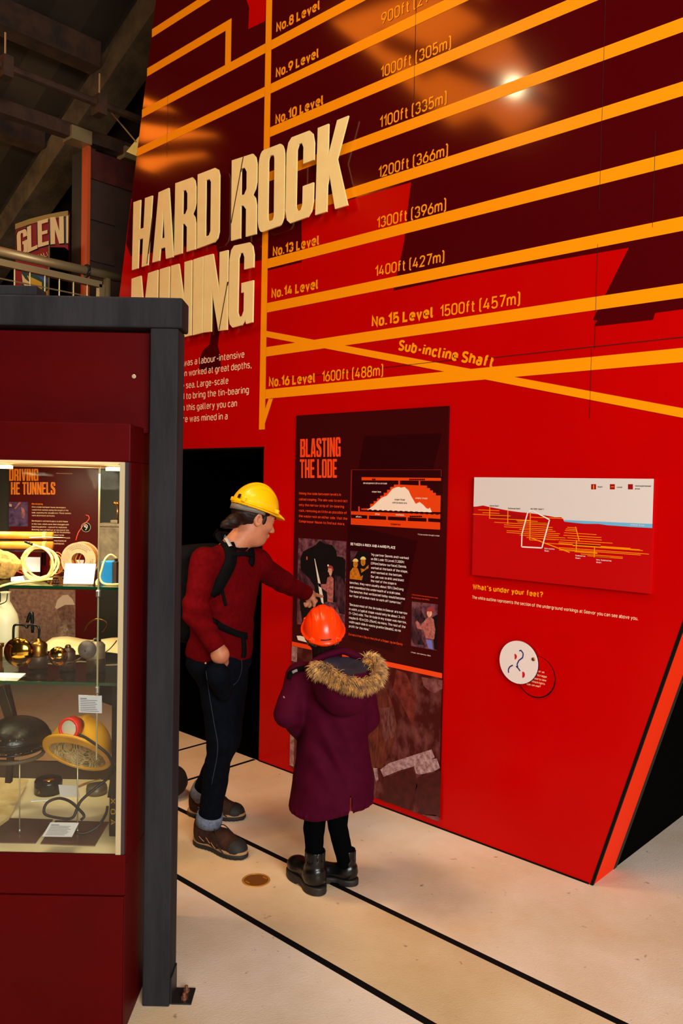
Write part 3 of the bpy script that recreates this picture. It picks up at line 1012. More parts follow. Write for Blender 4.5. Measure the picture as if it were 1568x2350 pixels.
ph = obj('photo', pp([(55, 1155), (461, 1184), (447, 1912), (42, 1882)]), M_ROCKP, panel)
Y1, Y2, Y3 = YP - .0004, YP - .0008, YP - .0012
obj('tunnel_shape', pp([(95, 1270), (150, 1240), (200, 1215), (235, 1178), (280, 1205), (340, 1215), (375, 1262), (380, 1310), (430, 1318), (452, 1345), (448, 1560), (430, 1600), (447, 1800), (400, 1790), (380, 1700), (300, 1690), (240, 1720), (120, 1850), (90, 1870),
                        (70, 1740), (60, 1560), (75, 1440), (72, 1330)], Y1), M_PBLK, ph)
obj('rock_shape', pp([(60, 1400), (100, 1450), (150, 1500), (190, 1560), (200, 1640), (120, 1660), (50, 1620)], Y2), M_ROCKD, ph)
obj('rock_shape', pp([(365, 1470), (420, 1480), (450, 1560), (445, 1800), (410, 1780), (370, 1680), (360, 1580)], Y2), M_ROCKD, ph)
obj('drill_shape', pp([(190, 1330), (194, 1330), (240, 1530), (262, 1640), (268, 1712), (250, 1700), (232, 1620), (222, 1540)], Y2), M_PWHT, ph)
obj('figure_shape', pp([(300, 1490), (330, 1472), (352, 1500), (352, 1580), (346, 1700), (300, 1690), (296, 1610), (240, 1570), (220, 1560), (222, 1535), (250, 1545), (290, 1545)], Y2), M_PCLOTH, ph)
obj('face_shape', pp([(308, 1410), (335, 1400), (342, 1440), (330, 1476), (318, 1470), (312, 1448), (303, 1440)], Y3), M_PSKIN, ph)
obj('hat_shape', pp([(302, 1412), (305, 1395), (322, 1384), (345, 1396), (352, 1430), (342, 1436), (335, 1412)], Y3 - .0004), M_PHAT, ph)
obj('lamp_spot', pp(blob(306, 1387, 7, 9), Y3 - .0008), M_PWHT, ph)
obj('lamp_spot', pp(blob(127, 1326, 6, 16), Y3), mat('photo_ember', (190, 80, 40), .4), ph)
ph = obj('photo', pp([(492, 1262), (650, 1274), (642, 1522), (487, 1502)]), M_PBLK, panel)
obj('rock_shape', pp([(492, 1262), (560, 1267), (520, 1330), (492, 1420)], Y1), M_ROCKD, ph)
obj('figure_shape', pp([(490, 1440), (515, 1405), (555, 1410), (580, 1480), (600, 1470), (590, 1512), (487, 1500)], Y1), M_PYEL, ph)
obj('figure_shape', pp([(580, 1410), (610, 1420), (648, 1380), (645, 1410), (600, 1440), (585, 1450)], Y1), M_PYEL, ph)
for cx, cy in ((537, 1375), (601, 1358)):
    obj('face_shape', pp(blob(cx, cy, 20, 34), Y2), M_PYEL, ph)
    obj('hat_shape', pp(blob(cx, cy - 20, 24, 26, 14, 180, 360), Y3), mat('photo_pale_hat', (225, 205, 120), .4), ph)
ph = obj('photo', pp([(1012, 1690), (1230, 1716), (1222, 2105), (1005, 2065)]), M_ROCKP, panel)
obj('rock_shape', pp([(1012, 1760), (1080, 1740), (1130, 1850), (1050, 1900), (1120, 2060), (1030, 2050), (1006, 2000)], Y1), M_ROCKD, ph)
obj('rock_shape', pp([(1175, 1830), (1228, 1800), (1222, 2100), (1200, 2095)], Y1), M_PBLK, ph)
obj('figure_shape', pp([(1120, 1850), (1160, 1815), (1195, 1840), (1210, 1930), (1200, 2010), (1130, 2000), (1110, 1930), (1060, 1920), (1040, 1870), (1055, 1850), (1090, 1890)], Y2), M_PCLOTH, ph)
obj('figure_shape', pp([(1130, 2010), (1180, 2020), (1190, 2095), (1150, 2085)], Y2), mat('photo_denim', (110, 110, 190), .4), ph)
obj('face_shape', pp(blob(1160, 1790, 22, 34), Y3), M_PSKIN, ph)
obj('hat_shape', pp(blob(1172, 1765, 34, 28, 14, 160, 380), Y3 - .0004), M_PHAT, ph)

zs0, zs1 = (W(672, 1483, YB)[1] + W(1018, 1556, YB)[1]) / 2, (W(672, 1473, YB)[1] + W(1018, 1545, YB)[1]) / 2
obj('orange_strip', box(bx0, bx1, YB - .0012, YB + .002, zs0, zs1), M_OR, panel)
M_MURAL = mat('mural_rock', (66, 14, 14), 0.35, col2=(128, 70, 66), scale=11, detail=10, lo=.45, hi=.78, spec=.3, stretch=(1.3, 1, .8))
mural = obj('mural_photo', box(bx0, bx1, YB - .001, YB + .002, bz0, zs0), M_MURAL, panel)
P2 = lambda x, y: (660 + x / 4.126, 1440 + y / 4.126)
Z2 = lambda pts, Y: wpoly([P2(*q) for q in pts], Y)
obj('cloth_shape', Z2([(760, 740), (830, 600), (900, 560), (960, 640), (1000, 740), (1035, 920), (1045, 1000), (990, 1130), (930, 1260), (900, 1330), (800, 1330), (740, 1100)], YP), mat('mural_cloth', (112, 48, 34), .4, col2=(62, 14, 16), scale=26, detail=6, stretch=(2.2, 1, .5)), mural)
obj('cloth_shape', Z2([(880, 760), (985, 755), (1030, 920), (1010, 1040), (920, 1080), (895, 980)], YP - .0004), mat('mural_pocket', (120, 66, 62), .4, col2=(70, 22, 26), scale=34, detail=6, stretch=(2.2, 1, .6)), mural)
M_TAPE = mat('mural_tape', (196, 160, 158), .35, col2=(120, 78, 82), scale=40, detail=8, lo=.3, hi=.65)
obj('pale_band', Z2([(810, 1330), (850, 1320), (860, 1440), (838, 1465)], YP), M_TAPE, mural)
obj('pale_band', Z2([(880, 1345), (960, 1285), (1190, 1210), (1365, 1155), (1395, 1230), (1330, 1260), (1200, 1315), (1060, 1355), (910, 1415)], YP), M_TAPE, mural)
obj('pale_band', Z2([(1200, 1320), (1290, 1255), (1415, 1240), (1445, 1330), (1380, 1365), (1250, 1395), (1215, 1380)], YP - .0004), M_TAPE, mural)
obj('rock_shape', Z2([(1270, 470), (1468, 500), (1466, 580), (1390, 625), (1330, 590), (1290, 550)], YP), mat('mural_pale_rock', (138, 84, 82), .4, col2=(84, 28, 32), scale=24, detail=8), mural)
obj('rock_shape', Z2([(1030, 400), (1120, 430), (1220, 640), (1200, 900), (1180, 920), (1050, 660), (1000, 590)], YP), mat('mural_red_rock', (76, 14, 14), .4, col2=(120, 46, 38), scale=24, detail=8), mural)
obj('rock_shape', Z2([(900, 1430), (1180, 1330), (1215, 1400), (1230, 1500), (1150, 1720), (920, 1650)], YP), mat('mural_dark_rock', (54, 6, 10), .4, col2=(76, 18, 16), scale=24, detail=8), mural)
obj('rock_shape', Z2([(1235, 1420), (1450, 1360), (1446, 1790), (1260, 1770), (1200, 1600)], YP), MATS['mural_dark_rock'], mural)
obj('rock_shape', Z2([(1270, 1770), (1400, 1775), (1444, 1800), (1444, 1836), (1380, 1822)], YP), MATS['mural_pale_rock'], mural)
a, b = W(671, 1483, YP), W(683, 1518, YP)
obj('pale_band', box(bx0, W(682, 1500, YP)[0], YP - .0004, YP + .0004, W(676, 1518, YP)[1], W(676, 1484, YP)[1]), M_TAPE, mural)
obj('pale_band', wpoly([(681, 1459), (690, 1459), (712, 1466), (712, 1476), (684, 1469)], YP), M_PALE, panel)
obj('pale_band', box(bx0, bx0 + .035, YP - .0004, YP + .0004, W(676, 1760, YP)[1], W(676, 1688, YP)[1]), M_TAPE, mural)

# ------------------------------------------------------------------ the mine cross-section panel
P1 = lambda x, y: (1060 + x / 3.0866, 1080 + y / 3.0866)
YG = -0.022
YGP = YG - .0008
gx0, gx1 = W(1086, 1210, YG)[0], W(1497, 1230, YG)[0]
gz1, gz0 = (W(1088, 1096, YG)[1] + W(1500, 1098, YG)[1]) / 2, (W(1084, 1322, YG)[1] + W(1494, 1360, YG)[1]) / 2
gp = thing('diagram_panel', 'wide panel with a grey sky drawing of mine shafts under the sea', 'panel', ((gx0 + gx1) / 2, YG, gz0), 'W')
obj('board', box(gx0, gx1, YG, -.0005, gz0, gz1), mat('deep_red_print', (186, 4, 8), 0.35, spec=.3), gp)
g1 = lambda pts, Y=YGP: wpoly([P1(*q) for q in pts], Y)
prof = [(82, 255), (110, 254), (150, 247), (190, 256), (230, 264), (330, 283), (400, 293), (470, 300), (520, 306), (620, 322), (660, 330), (705, 330), (718, 342), (728, 362), (800, 370), (870, 377), (970, 378), (1030, 387), (1080, 390), (1200, 399), (1351, 407)]
pw = [W(*P1(*q), YGP) for q in prof]
pw[0] = (gx0, pw[0][1])
pw[-1] = (gx1, pw[-1][1])
sky = [(a, YGP, b) for a, b in pw] + [(gx1, YGP, gz1), (gx0, YGP, gz1)]
obj('printed_sky', (sky, [tuple(range(len(sky)))]), mat('printed_grey_sky', (216, 210, 206), .45, spec=.25), gp)
sea = [(727, 350), (1351, 378)]
sw = [W(*P1(*q), YGP - .0003) for q in sea]
sw[1] = (gx1, sw[1][1])
s2 = [(a, YGP - .0003, b) for a, b in sw] + [(a, YGP - .0003, b) for a, b in pw[:12:-1]]
obj('printed_sea', (s2, [tuple(range(len(s2)))]), mat('printed_blue_sea', (110, 180, 222), .45), gp)


def strip(x0, y0, x1, y1, w_, Y, m, par, P=P1, name='printed_line'):
    a, b = np.array(W(*P(x0, y0), Y)), np.array(W(*P(x1, y1), Y))
    d = b - a
    d /= np.linalg.norm(d)
    n = np.array((-d[1], d[0])) * w_ / 2
    q = [a - n, b - n, b + n, a + n]
    return obj(name, ([(p[0], Y, p[1]) for p in q], [(0, 1, 2, 3)]), m, par)


lev = [(117, 278, 268), (148, 298, 268), (80, 309, 347), (195, 338, 484), (230, 366, 610), (387, 352, 538), (395, 363, 612), (484, 329, 720), (300, 384, 645), (300, 398, 645), (408, 416, 665), (318, 425, 697), (318, 438, 688), (410, 457, 735), (458, 474, 690),
       (484, 491, 560), (500, 370, 622), (570, 484, 668), (748, 402, 808), (738, 413, 812), (732, 424, 812), (725, 440, 955), (722, 458, 990), (748, 476, 993), (694, 490, 1070), (688, 505, 985), (685, 515, 1197), (787, 522, 985), (787, 532, 1285),
       (600, 514, 1265), (690, 545, 1328), (705, 556, 1270), (690, 562, 962), (800, 575, 962), (843, 590, 1142), (890, 603, 1142), (935, 608, 1052)]
for x0, y0, x1 in lev:
    za = W(*P1(x0, y0), YGP)[1]
    xa, xb = W(*P1(x0, y0), YGP)[0], W(*P1(x1, y0), YGP)[0]
    obj('printed_line', ([(xa, YGP - .0003, za - .0013), (xb, YGP - .0003, za - .0013), (xb, YGP - .0003, za + .0013), (xa, YGP - .0003, za + .0013)], [(0, 1, 2, 3)]), M_YEL, gp)
for a in [(199, 258, 197, 338), (327, 280, 326, 378), (486, 295, 482, 492), (484, 474, 765, 580), (807, 398, 832, 500), (813, 492, 811, 577), (941, 535, 939, 614)]:
    strip(*a, .0045, YGP - .0006, M_YEL, gp)
oc = [(470, 288), (505, 284), (622, 348), (568, 548), (424, 540), (427, 446)]
for i in range(6):
    strip(*oc[i], *oc[(i + 1) % 6], .006, YGP - .0012, M_WHITE, gp)
M_INK = mat('black_ink', (25, 22, 24), .5)
for s, x0, y, x1, m in [('Carne Shaft', 197, 253, 262, M_INK), ('Wethered Shaft', 327, 272, 415, M_INK), ('VICTORY SHAFT', 487, 276, 582, M_INK), ('Shaft', 963, 120, 998, M_INK), ('Level', 1100, 122, 1137, M_INK), ('Worked/mined', 1228, 113, 1340, M_INK),
                        ('area', 1228, 133, 1262, M_INK), ('Atlantic Ocean', 1193, 388, 1296, M_WHITE), ('Sub-incline', 586, 556, 657, M_WHITE), ('Shaft', 586, 573, 618, M_WHITE), ('Submarine', 805, 606, 876, M_WHITE), ('Shaft', 805, 624, 840, M_WHITE),
                        ('New Submarine', 953, 636, 1061, M_WHITE), ('Shaft', 953, 654, 988, M_WHITE)]:
    ptext(s, x0, y, x1, 3.4, m, .01, Y=YGP - .0012, P=P1, par=gp)
for x0 in (917, 1050, 1178):
    k = obj('legend_square', g1([(x0, 96), (x0 + 35, 96), (x0 + 35, 133), (x0, 133)], YGP - .0003), mat('legend_red', (150, 6, 14), .4), gp)
    if x0 == 917:
        obj('legend_mark', g1([(931, 102), (938, 102), (938, 130), (931, 130)], YGP - .0008), M_YEL, k)
    if x0 == 1050:
        obj('legend_mark', g1([(1056, 113), (1080, 113), (1080, 117), (1056, 117)], YGP - .0008), M_YEL, k)
obj('worked_area', g1([(200, 330), (270, 290), (350, 300), (470, 330), (470, 360), (400, 370), (300, 345), (220, 350)], YGP - .0001), mat('worked_red', (160, 2, 8), .4), gp)

# ------------------------------------------------------------------ the lift-the-flap disc
fx, fz = W(1190, 1520, -.02)
R1 = .1005
flap = thing('flap_disc', 'round white swivel flap half covering a red disc on the wall', 'disc', (fx, -.02, fz), 'W')
ring = lambda cx, cz, r, n=40: [(cx + r * math.cos(2 * math.pi * i / n), cz + r * math.sin(2 * math.pi * i / n)) for i in range(n)]
obj('back_rim', prism(ring(*W(1230.5, 1553, -.004), .0975), -.005, -.0005), M_BLACK, flap)
ux, uz = W(1229.5, 1552, -.008)
obj('back_disc', prism(ring(ux, uz, .0945), -.009, -.001), M_RED, flap)
lid = obj('flap', prism(ring(fx, fz, R1), -.022, -.014), mat('flap_white', (226, 216, 212), .35, spec=.3), flap)
obj('flap_edge', prism(ring(fx + .001, fz - .001, R1 + .0012), -.0145, -.012), M_BLACK, flap)
vx, vz = W(1224, 1513, -.024)
obj('pivot_screw', lathe([(0.0085, 0), (0.0085, .002), (.005, .005), (0.001, .006)], 16, (vx, -.022, vz), (0, -1, 0)), mat('brass_screw', (120, 80, 40), .35, metal=.9), flap)
for s, x0, y, x1 in [('for us', 538, 1427, 586), (', Scraggs', 525, 1453, 603), ('need to take', 508, 1477, 599), ('Which lights', 495, 1500, 590), ('can we use?', 462, 1518, 560)]:
    ptext(s, x0, y, x1, 5.0, M_PINK, .006, Y=-.0102, P=P1, par=flap)
M_BLUE = mat('flap_blue_ink', (34, 34, 110), .5)
for pts in ([(408, 1278), (420, 1272), (436, 1296), (432, 1325), (405, 1345), (392, 1372), (398, 1392)], [(362, 1378), (340, 1390), (330, 1410), (332, 1432)], [(385, 1385), (400, 1400), (414, 1420)]):
    for i in range(len(pts) - 1):
        strip(*pts[i], *pts[i + 1], .006, -.0226, M_BLUE, lid, name='printed_rope')
obj('printed_cap', wpoly([P1(*q) for q in blob(376, 1318, 15, 20, 14, -100, 90)], -.0226), mat('flap_red_ink', (190, 20, 34), .5), lid)
obj('printed_cap', wpoly([P1(*q) for q in blob(432, 1446, 16, 22, 14, -100, 100)], -.0226), MATS['flap_red_ink'], lid)

# ================================================================== timber frame and display case (frame 'C')
def GZ(px, py, z):             # point of a level surface at height z, in the case's frame
    return toC(FLr(px, py, z))


def onD(pts, D):               # pixel outline on a plane facing the viewer's aisle, at depth D
    return [G(px, py, D) for px, py in pts]


def cpoly(pts, D):
    q = onD(pts, D)
    return [tuple(p) for p in q], [tuple(range(len(q)))]


def cslab(pts, D0, D1):
    q = [(p[0], p[2]) for p in onD(pts, D0)]
    return prism(q, D0, D1)


def ctext(s, x0, y0, x1, cap, D, bold=0.004, y1=None):
    a, b, c = G(x0, y0, D), G(x1, y0 if y1 is None else y1, D), G(x0, y0 - cap, D)
    u = b - a
    u[2] = 0 if y1 is None else u[2]
    wd = np.linalg.norm(u)
    u = u / wd
    v = np.array((-u[2], 0, u[0]))
    return text_on(s, a, u, v, wd, c[2] - a[2], None, bold)


M_TIM = mat('charcoal_timber', (44, 42, 45), 0.7, col2=(32, 31, 34), scale=5, detail=6, stretch=(3, 3, .5), bump=.12, bscale=30, spec=.12)
M_CASE = mat('case_red_paint', (76, 1, 2), 0.5, col2=(70, 1, 2), scale=4, spec=.08)
M_STEEL = mat('bare_steel', (180, 175, 168), 0.35, metal=.9)
M_DSTEEL = mat('dark_steel', (40, 38, 38), 0.5, metal=.5)
tf = thing('timber_frame', 'charcoal timber frame of post and top beam beside the glass case', 'frame', (-0.585, 2.67, 0))
obj('post', box(-.629, -.539, 2.62, 2.728, 0, 2.237), M_TIM, tf, 'C', bevel=.004)
obj('post', box(-1.99, -1.90, 2.62, 2.728, 0, 2.237), M_TIM, tf, 'C', bevel=.004)
obj('beam', box(-2.05, -.527, 2.62, 2.732, 2.238, 2.336), M_TIM, tf, 'C', bevel=.006)
obj('block', box(-1.30, G(92, 665, 2.66)[0], 2.63, 2.72, 2.337, G(60, 660, 2.66)[2]), M_TIM, tf, 'C', bevel=.003)
hd = obj('header_panel', box(-1.895, -.640, 2.66, 2.685, 1.90, 2.228), M_CASE, tf, 'C', bevel=.002)
sp = G(307.5, 864, 2.66)
obj('screw', lathe([(.0072, 0), (.0072, .002), (.005, .0035), (.0012, .0035), (.001, .002)], 18, tuple(sp), (0, -1, 0)), mat('pale_screw', (210, 190, 160), .35, metal=.6), hd, 'C')
bk = obj('foot_bracket', join(box(-.5385, -.5335, 2.632, 2.716, 0.002, .092), box(-.5335, -.468, 2.632, 2.716, .001, .006)), M_DSTEEL, tf, 'C')
for y in (2.655, 2.695):
    obj('bolt', lathe([(.011, 0), (.011, .008), (.006, .009), (.006, .02), (.003, .022)], 8, (-.496, y, .006)), mat('rusty_bolt', (150, 100, 78), .4, metal=.7), bk, 'C')

# ---- the case
X0, X1, D0, D1, ZF, ZT = -1.80, -.653, 2.475, 3.19, .556, 1.795
case = thing('display_case', 'dark red museum case with glass front and lit shelves', 'display case', ((X0 + X1) / 2, (D0 + D1) / 2, 0))
pl = obj('plinth', box(X0, X1, D0 + .012, D1, 0, ZF - .012), M_CASE, case, 'C', bevel=.003)
za, zb = G(140, 1960, D0)[2], G(140, 2052, D0)[2]
obj('plinth_rail', box(X0, X1, D0, D0 + .0118, zb, za), M_CASE, pl, 'C', bevel=.002)
obj('plinth_door', box(X0 + .02, X1 - .004, D0 + .001, D0 + .0118, .02, zb - .006), M_CASE, pl, 'C', bevel=.003)
obj('plinth_door', box(X1 - .0035, X1, D0 + .001, D0 + .0118, 0.02, zb - .003), M_CASE, pl, 'C', bevel=.001)
obj('case_floor', box(X0 + .004, X1 - .022, D0 + .01, D1 - .004, ZF - .011, ZF), mat('cream_board', (252, 230, 188), .6, col2=(244, 220, 172), scale=6), case, 'C')
obj('canopy', box(X0, X1 - .003, D0 + .018, D1, 1.80, 1.918), M_CASE, case, 'C', bevel=.003)
ceil = obj('canopy_lining', box(X0 + .004, X1 - .02, D0 + .02, D1 - .004, 1.7905, 1.7995), mat('cream_lining', (226, 196, 140), .6), case, 'C')
obj('side_panel', box(X1 - .014, X1, D0 + .0185, D1, ZF - .011, 1.7995), M_CASE, case, 'C')
obj('side_panel', box(X0, X0 + .014, D0 + .0185, D1, ZF - .011, 1.7995), M_CASE, case, 'C')
obj('corner_strip', box(X1 - .0305, X1 - .0145, D0 + .002, D0 + .016, ZF, 1.798), mat('cream_strip', (176, 160, 124), .45), case, 'C')
obj('corner_seal', box(X1 - .0143, X1 - .0035, D0 + .004, D0 + .0184, ZF - .004, 1.799), mat('dark_seal', (52, 42, 46), .35), case, 'C')
obj('back_rail', box(X0 + .014, X1 - .014, D1 - .03, D1, ZF, ZF + .062), mat('dark_brown_rail', (60, 44, 30), .5), case, 'C')
M_GL = glass('clear_glass', (247, 250, 247))
obj('front_glass', box(X0 + .01, X1 - .031, D0 + .004, D0 + .009, ZF - .006, 1.7855), M_GL, case, 'C')
obj('back_glass', box(X0 + .015, X1 - .015, D1 - .012, D1 - .007, ZF + .064, 1.7855), glass('back_pane', (244, 246, 244), clear=True), case, 'C')
ZS1, ZS2 = G(200, 1346, 2.545)[2], G(200, 1566, 2.545)[2]
M_GREEN = mat('green_glass_edge', (8, 60, 34), .12, spec=.6)
M_SHG = glass('shelf_glass', (243, 246, 242))
for z in (ZS1, ZS2):
    s = obj('glass_shelf', box(X0 + .03, X1 - .034, 2.546, D1 - .04, z - .009, z), M_SHG, case, 'C')
    obj('shelf_edge', box(X0 + .03, X1 - .034, 2.541, 2.5455, z - .009, z), M_GREEN, s, 'C')
cab = G(228, 1200, 2.535)
obj('hanging_cable', tube([(cab[0], 2.532, ZF + .3), (cab[0], 2.532, 1.786)], .0028, 8), mat('pale_cable', (196, 180, 140), .3, metal=.5), case, 'C')
for z in (ZS1 - .02, ZS2 - .02):
    obj('cable_clamp', lathe([(.004, -.012), (.0075, -.008), (.0075, .008), (.004, .012)], 14, (cab[0], 2.532, z)), M_STEEL, case, 'C')
for px in (10, 262):
    g = G(px, 1072, 2.62)
    obj('case_lamp', lathe([(.026, 0), (.026, .01), (.02, .012)], 20, (g[0], 2.62, 1.774)), mat('lamp_glow', (255, 214, 140), .4, emit=9.0), case, 'C')


def spot_in(name, loc, pw, size=.12):
    o = area(name, C(loc), C((loc[0], loc[1] + .12, 0.6)), (size, size), pw, (1.0, .80, .54))
    return o


spot_in('case_light', (-.78, 2.56, 1.765), 5.5)
spot_in('case_light', (-1.08, 2.60, 1.765), 5)
area('case_light', C((-1.0, 2.98, 1.75)), C((-1.1, 3.5, 1.3)), (.12, .12), 3.6, (1.0, .82, .58))  # extra light turned backward, added to brighten the info panel behind
spot_in('case_light', (-1.35, 2.8, 1.765), 8)

# ---- the things shown in it
M_WCARD = mat('white_card', (248, 244, 240), .6)
M_GCARD = mat('grey_card', (200, 192, 196), .6)
M_PRINT = mat('grey_print', (110, 106, 116), .7)
M_BRASS = mat('polished_brass', (222, 160, 60), .12, metal=1.0)
M_OLDBR = mat('aged_brass', (150, 104, 46), .3, metal=.9, col2=(96, 60, 30), scale=30)
M_BLKEN = mat('black_enamel', (14, 13, 14), .25, spec=.5)
M_RUBBER = mat('black_rubber', (20, 18, 18), .5)


def tilted_card(name, label, tl, tr, br, bl, Db, Dt, m=M_WCARD, lines=0, group=None, cat='card'):
    q = [G(*tl, Dt), G(*tr, Dt), G(*br, Db), G(*bl, Db)]
    c = sum(q) / 4
    t = thing(name, label, cat, (c[0], c[1], min(p[2] for p in q)), group=group)
    n = np.cross(q[1] - q[0], q[3] - q[0])
    n = n / np.linalg.norm(n)
    if n[1] > 0:
        n = -n
    V = [tuple(p) for p in q] + [tuple(p - n * .0025) for p in q]
    obj('card', (V, [(0, 1, 2, 3), (7, 6, 5, 4), (0, 4, 5, 1), (1, 5, 6, 2), (2, 6, 7, 3), (3, 7, 4, 0)]), m, t, 'C')
    pr = []
    for i in range(lines):
        f = .16 + .72 * i / max(lines - 1, 1)
        a = q[0] * (1 - f) + q[3] * f
        b = q[1] * (1 - f) + q[2] * f
        e = .36 if i == 0 else rnd.uniform(.72, .9)
        h = (q[3] - q[0]) * (.035 if i else .05)
        p0, p1 = a * .92 + b * .08, a * (1 - e) + b * e
        pr.append(([tuple(p0 + n * .0006), tuple(p1 + n * .0006), tuple(p1 + h + n * .0006), tuple(p0 + h + n * .0006)], [(0, 1, 2, 3)]))
    if pr:
        obj('print', join(*pr), M_PRINT, t, 'C')
    return t


# top shelf
z = ZS1
tilted_card('label_card', 'bright white blank label card tilted on the top shelf beside the fuse coil', (150, 1293), (220, 1294), (214, 1340), (145, 1339), 2.575, 2.60)
tilted_card('label_card', 'small grey label card seen through the white fuse coil', (47, 1278), (96, 1279), (99, 1312), (52, 1312), 2.86, 2.88, M_GCARD)
tilted_card('label_card', 'white card lying flat beside the fuse coil on the top shelf', (25, 1324), (52, 1322), (56, 1331), (25, 1333), 2.62, 2.68)
tilted_card('label_card', 'tiny white card seen through the hole of the fuse reel', (175, 1285), (193, 1285), (191, 1293), (173, 1293), 2.86, 2.87)

M_FUSE = mat('cream_fuse_cord', (246, 224, 150), .45, col2=(236, 206, 120), scale=40)
cc = G(91, 1294, 2.66)
rx, rz_ = .058, .057
t = thing('fuse_coil', 'coil of cream safety fuse cord standing on the top shelf', 'coil', (cc[0], 2.66, z))
pts = []
for i in range(92):
    a = 2 * math.pi * i / 24 + 1.8
    k = i / 92
    r = 1.0 - .16 * (i % 31) / 31
    pts.append((cc[0] + rx * r * math.cos(a), 2.645 + .022 * math.sin(i * .41) + .014 * k, z + .0035 + rz_ * (1 + r * math.sin(a)) - (1 - r) * .0))
obj('cord', tube(pts, .0036, 8), M_FUSE, t, 'C', True)
e1, e2 = G(75, 1250, 2.63), G(66, 1246, 2.63)
top = G(105, 1262, 2.64)
obj('cord', tube([tuple(G(118, 1275, 2.64)), tuple(top), tuple(G(90, 1255, 2.635)), tuple(e1)], .0036, 8, smooth_n=12), M_FUSE, t, 'C', True)
obj('cord_tip', tube([tuple(e1), tuple(e2), tuple(G(57, 1243, 2.63))], .0042, 8), M_BLKEN, t, 'C', True)
obj('cord', tube([tuple(G(120, 1328, 2.63)), tuple(GZ(75, 1333, z + .004)), tuple(GZ(30, 1338, z + .004)), tuple(GZ(-20, 1352, z + .004))], .0036, 8, smooth_n=14), M_FUSE, t, 'C', True)

# fuse reel
rcx = G(183, 1278, 2.80)
t = thing('fuse_reel', 'round grey-faced reel wound with orange shot wire behind the white card', 'reel', (rcx[0], 2.80, z))
R0 = .0605
zc = z + R0
disc = lambda r, d0, d1, seg=40: lathe([(r, 0), (r, d1 - d0)], seg, (rcx[0], d0, zc), (0, 1, 0))
M_REELF = mat('reel_face', (160, 138, 106), .5, col2=(136, 114, 84), scale=20)


def annulus(ri, ro, d0, d1, seg=40):
    return lathe([(ri, 0), (ro, 0), (ro, d1 - d0), (ri, d1 - d0), (ri, 0)], seg, (rcx[0], d0, zc), (0, 1, 0), cap=False)


face = obj('reel_face', annulus(.024, R0, 2.785, 2.789), M_REELF, t, 'C')
obj('reel_face', annulus(.024, R0, 2.832, 2.836), M_REELF, t, 'C')
obj('wire_winding', annulus(.026, R0 - .004, 2.7895, 2.8315), mat('orange_wire', (210, 130, 30), .4, col2=(150, 80, 20), scale=60), t, 'C')
for rr_, a0, a1 in ((.052, 40, 150), (.046, 50, 140), (.040, 45, 135), (.05, 190, 240), (.05, -40, 10), (.043, -35, 5)):
    for k in range(int(abs(a1 - a0) / 7)):
        a = math.radians(a0 + 7 * k)
        c = np.array((rcx[0] + rr_ * math.cos(a), 2.7842, zc + rr_ * math.sin(a)))
        u = np.array((-math.sin(a), 0, math.cos(a))) * .0017
        v = np.array((math.cos(a), 0, math.sin(a))) * .0013
        obj('print_mark', ([tuple(c - u - v), tuple(c + u - v), tuple(c + u + v), tuple(c - u + v)], [(0, 1, 2, 3)]), mat('reel_print', (96, 80, 60), .6), face, 'C')
obj('wire_tail', tube([tuple(G(174, 1240, 2.82)), tuple(G(180, 1222, 2.82)), tuple(G(192, 1205, 2.83)), tuple(G(204, 1192, 2.83)), tuple(G(203, 1184, 2.83)), tuple(G(197, 1182, 2.83))], .0012, 6, smooth_n=20),
    mat('red_wire', (214, 52, 16), .4), t, 'C', True)
for a in (-8, 4):
    obj('wire_loop', tube([(rcx[0] + a * .001, 2.80, zc - .018), (rcx[0] + a * .001 - .006, 2.80, zc), (rcx[0] + a * .001 + .002, 2.80, zc + .02)], .0016, 6, smooth_n=8), MATS['orange_wire'], t, 'C', True)
t = thing('wire_hank', 'small hank of amber wire between fuse coil and reel', 'wire', (G(130, 1290, 2.84)[0], 2.84, z))
hk = G(128, 1295, 2.84)
for k in range(3):
    obj('wire', tube([(hk[0] + (.016 + .004 * k) * math.cos(a), 2.84 + .006 * k, z + .003 + (.03 + .004 * k) * (1 + math.sin(a))) for a in np.linspace(0, 2 * math.pi, 26)], .0016, 6), MATS['orange_wire'], t, 'C', True)

# yellowed explosive cartridges on a stand
M_CART = mat('waxed_paper_tube', (206, 138, 40), .4, col2=(166, 96, 22), scale=14, stretch=(1, 1, 1))
def cartridge(label, y0, y1, xr_, D):
    a, b = G(-60, (y0 + y1) / 2, D), G(xr_, (y0 + y1) / 2 + 1.5, D)
    r = abs(G(0, y0, D)[2] - G(0, y1, D)[2]) / 2
    t = thing('cartridge', label, 'cartridge', (b[0] - .05, D, a[2] - r), group='paper cartridges on the top shelf')
    obj('tube', tube([tuple(a), tuple(b)], r, 20), M_CART, t, 'C', True)
    bb = G(xr_ - 18, (y0 + y1) / 2 + 1.3, D)
    obj('band', tube([tuple(bb - np.array((.006, 0, 0))), tuple(bb + np.array((.006, 0, 0)))], r + .0006, 20), mat('pale_band_paper', (214, 170, 90), .4), t, 'C', True)
    return t
cartridge('upper yellowed paper cartridge above the rock on the top shelf', 1219, 1236, 121, 2.84)
cartridge('lower yellowed paper cartridge above the rock on the top shelf', 1241, 1259, 121, 2.84)
ca = G(30, 1262, 2.84)
t = thing('cartridge_stand', 'clear acrylic stand under the yellowed cartridges', 'stand', (ca[0], 2.84, z))
zt = ca[2] - .001
M_ACR = glass('acrylic', (238, 240, 240))
for xx in (G(4, 1262, 2.84)[0], G(100, 1262, 2.84)[0]):
    obj('stand_leg', box(xx - .002, xx + .002, 2.815, 2.865, z, zt - .004), M_ACR, t, 'C')
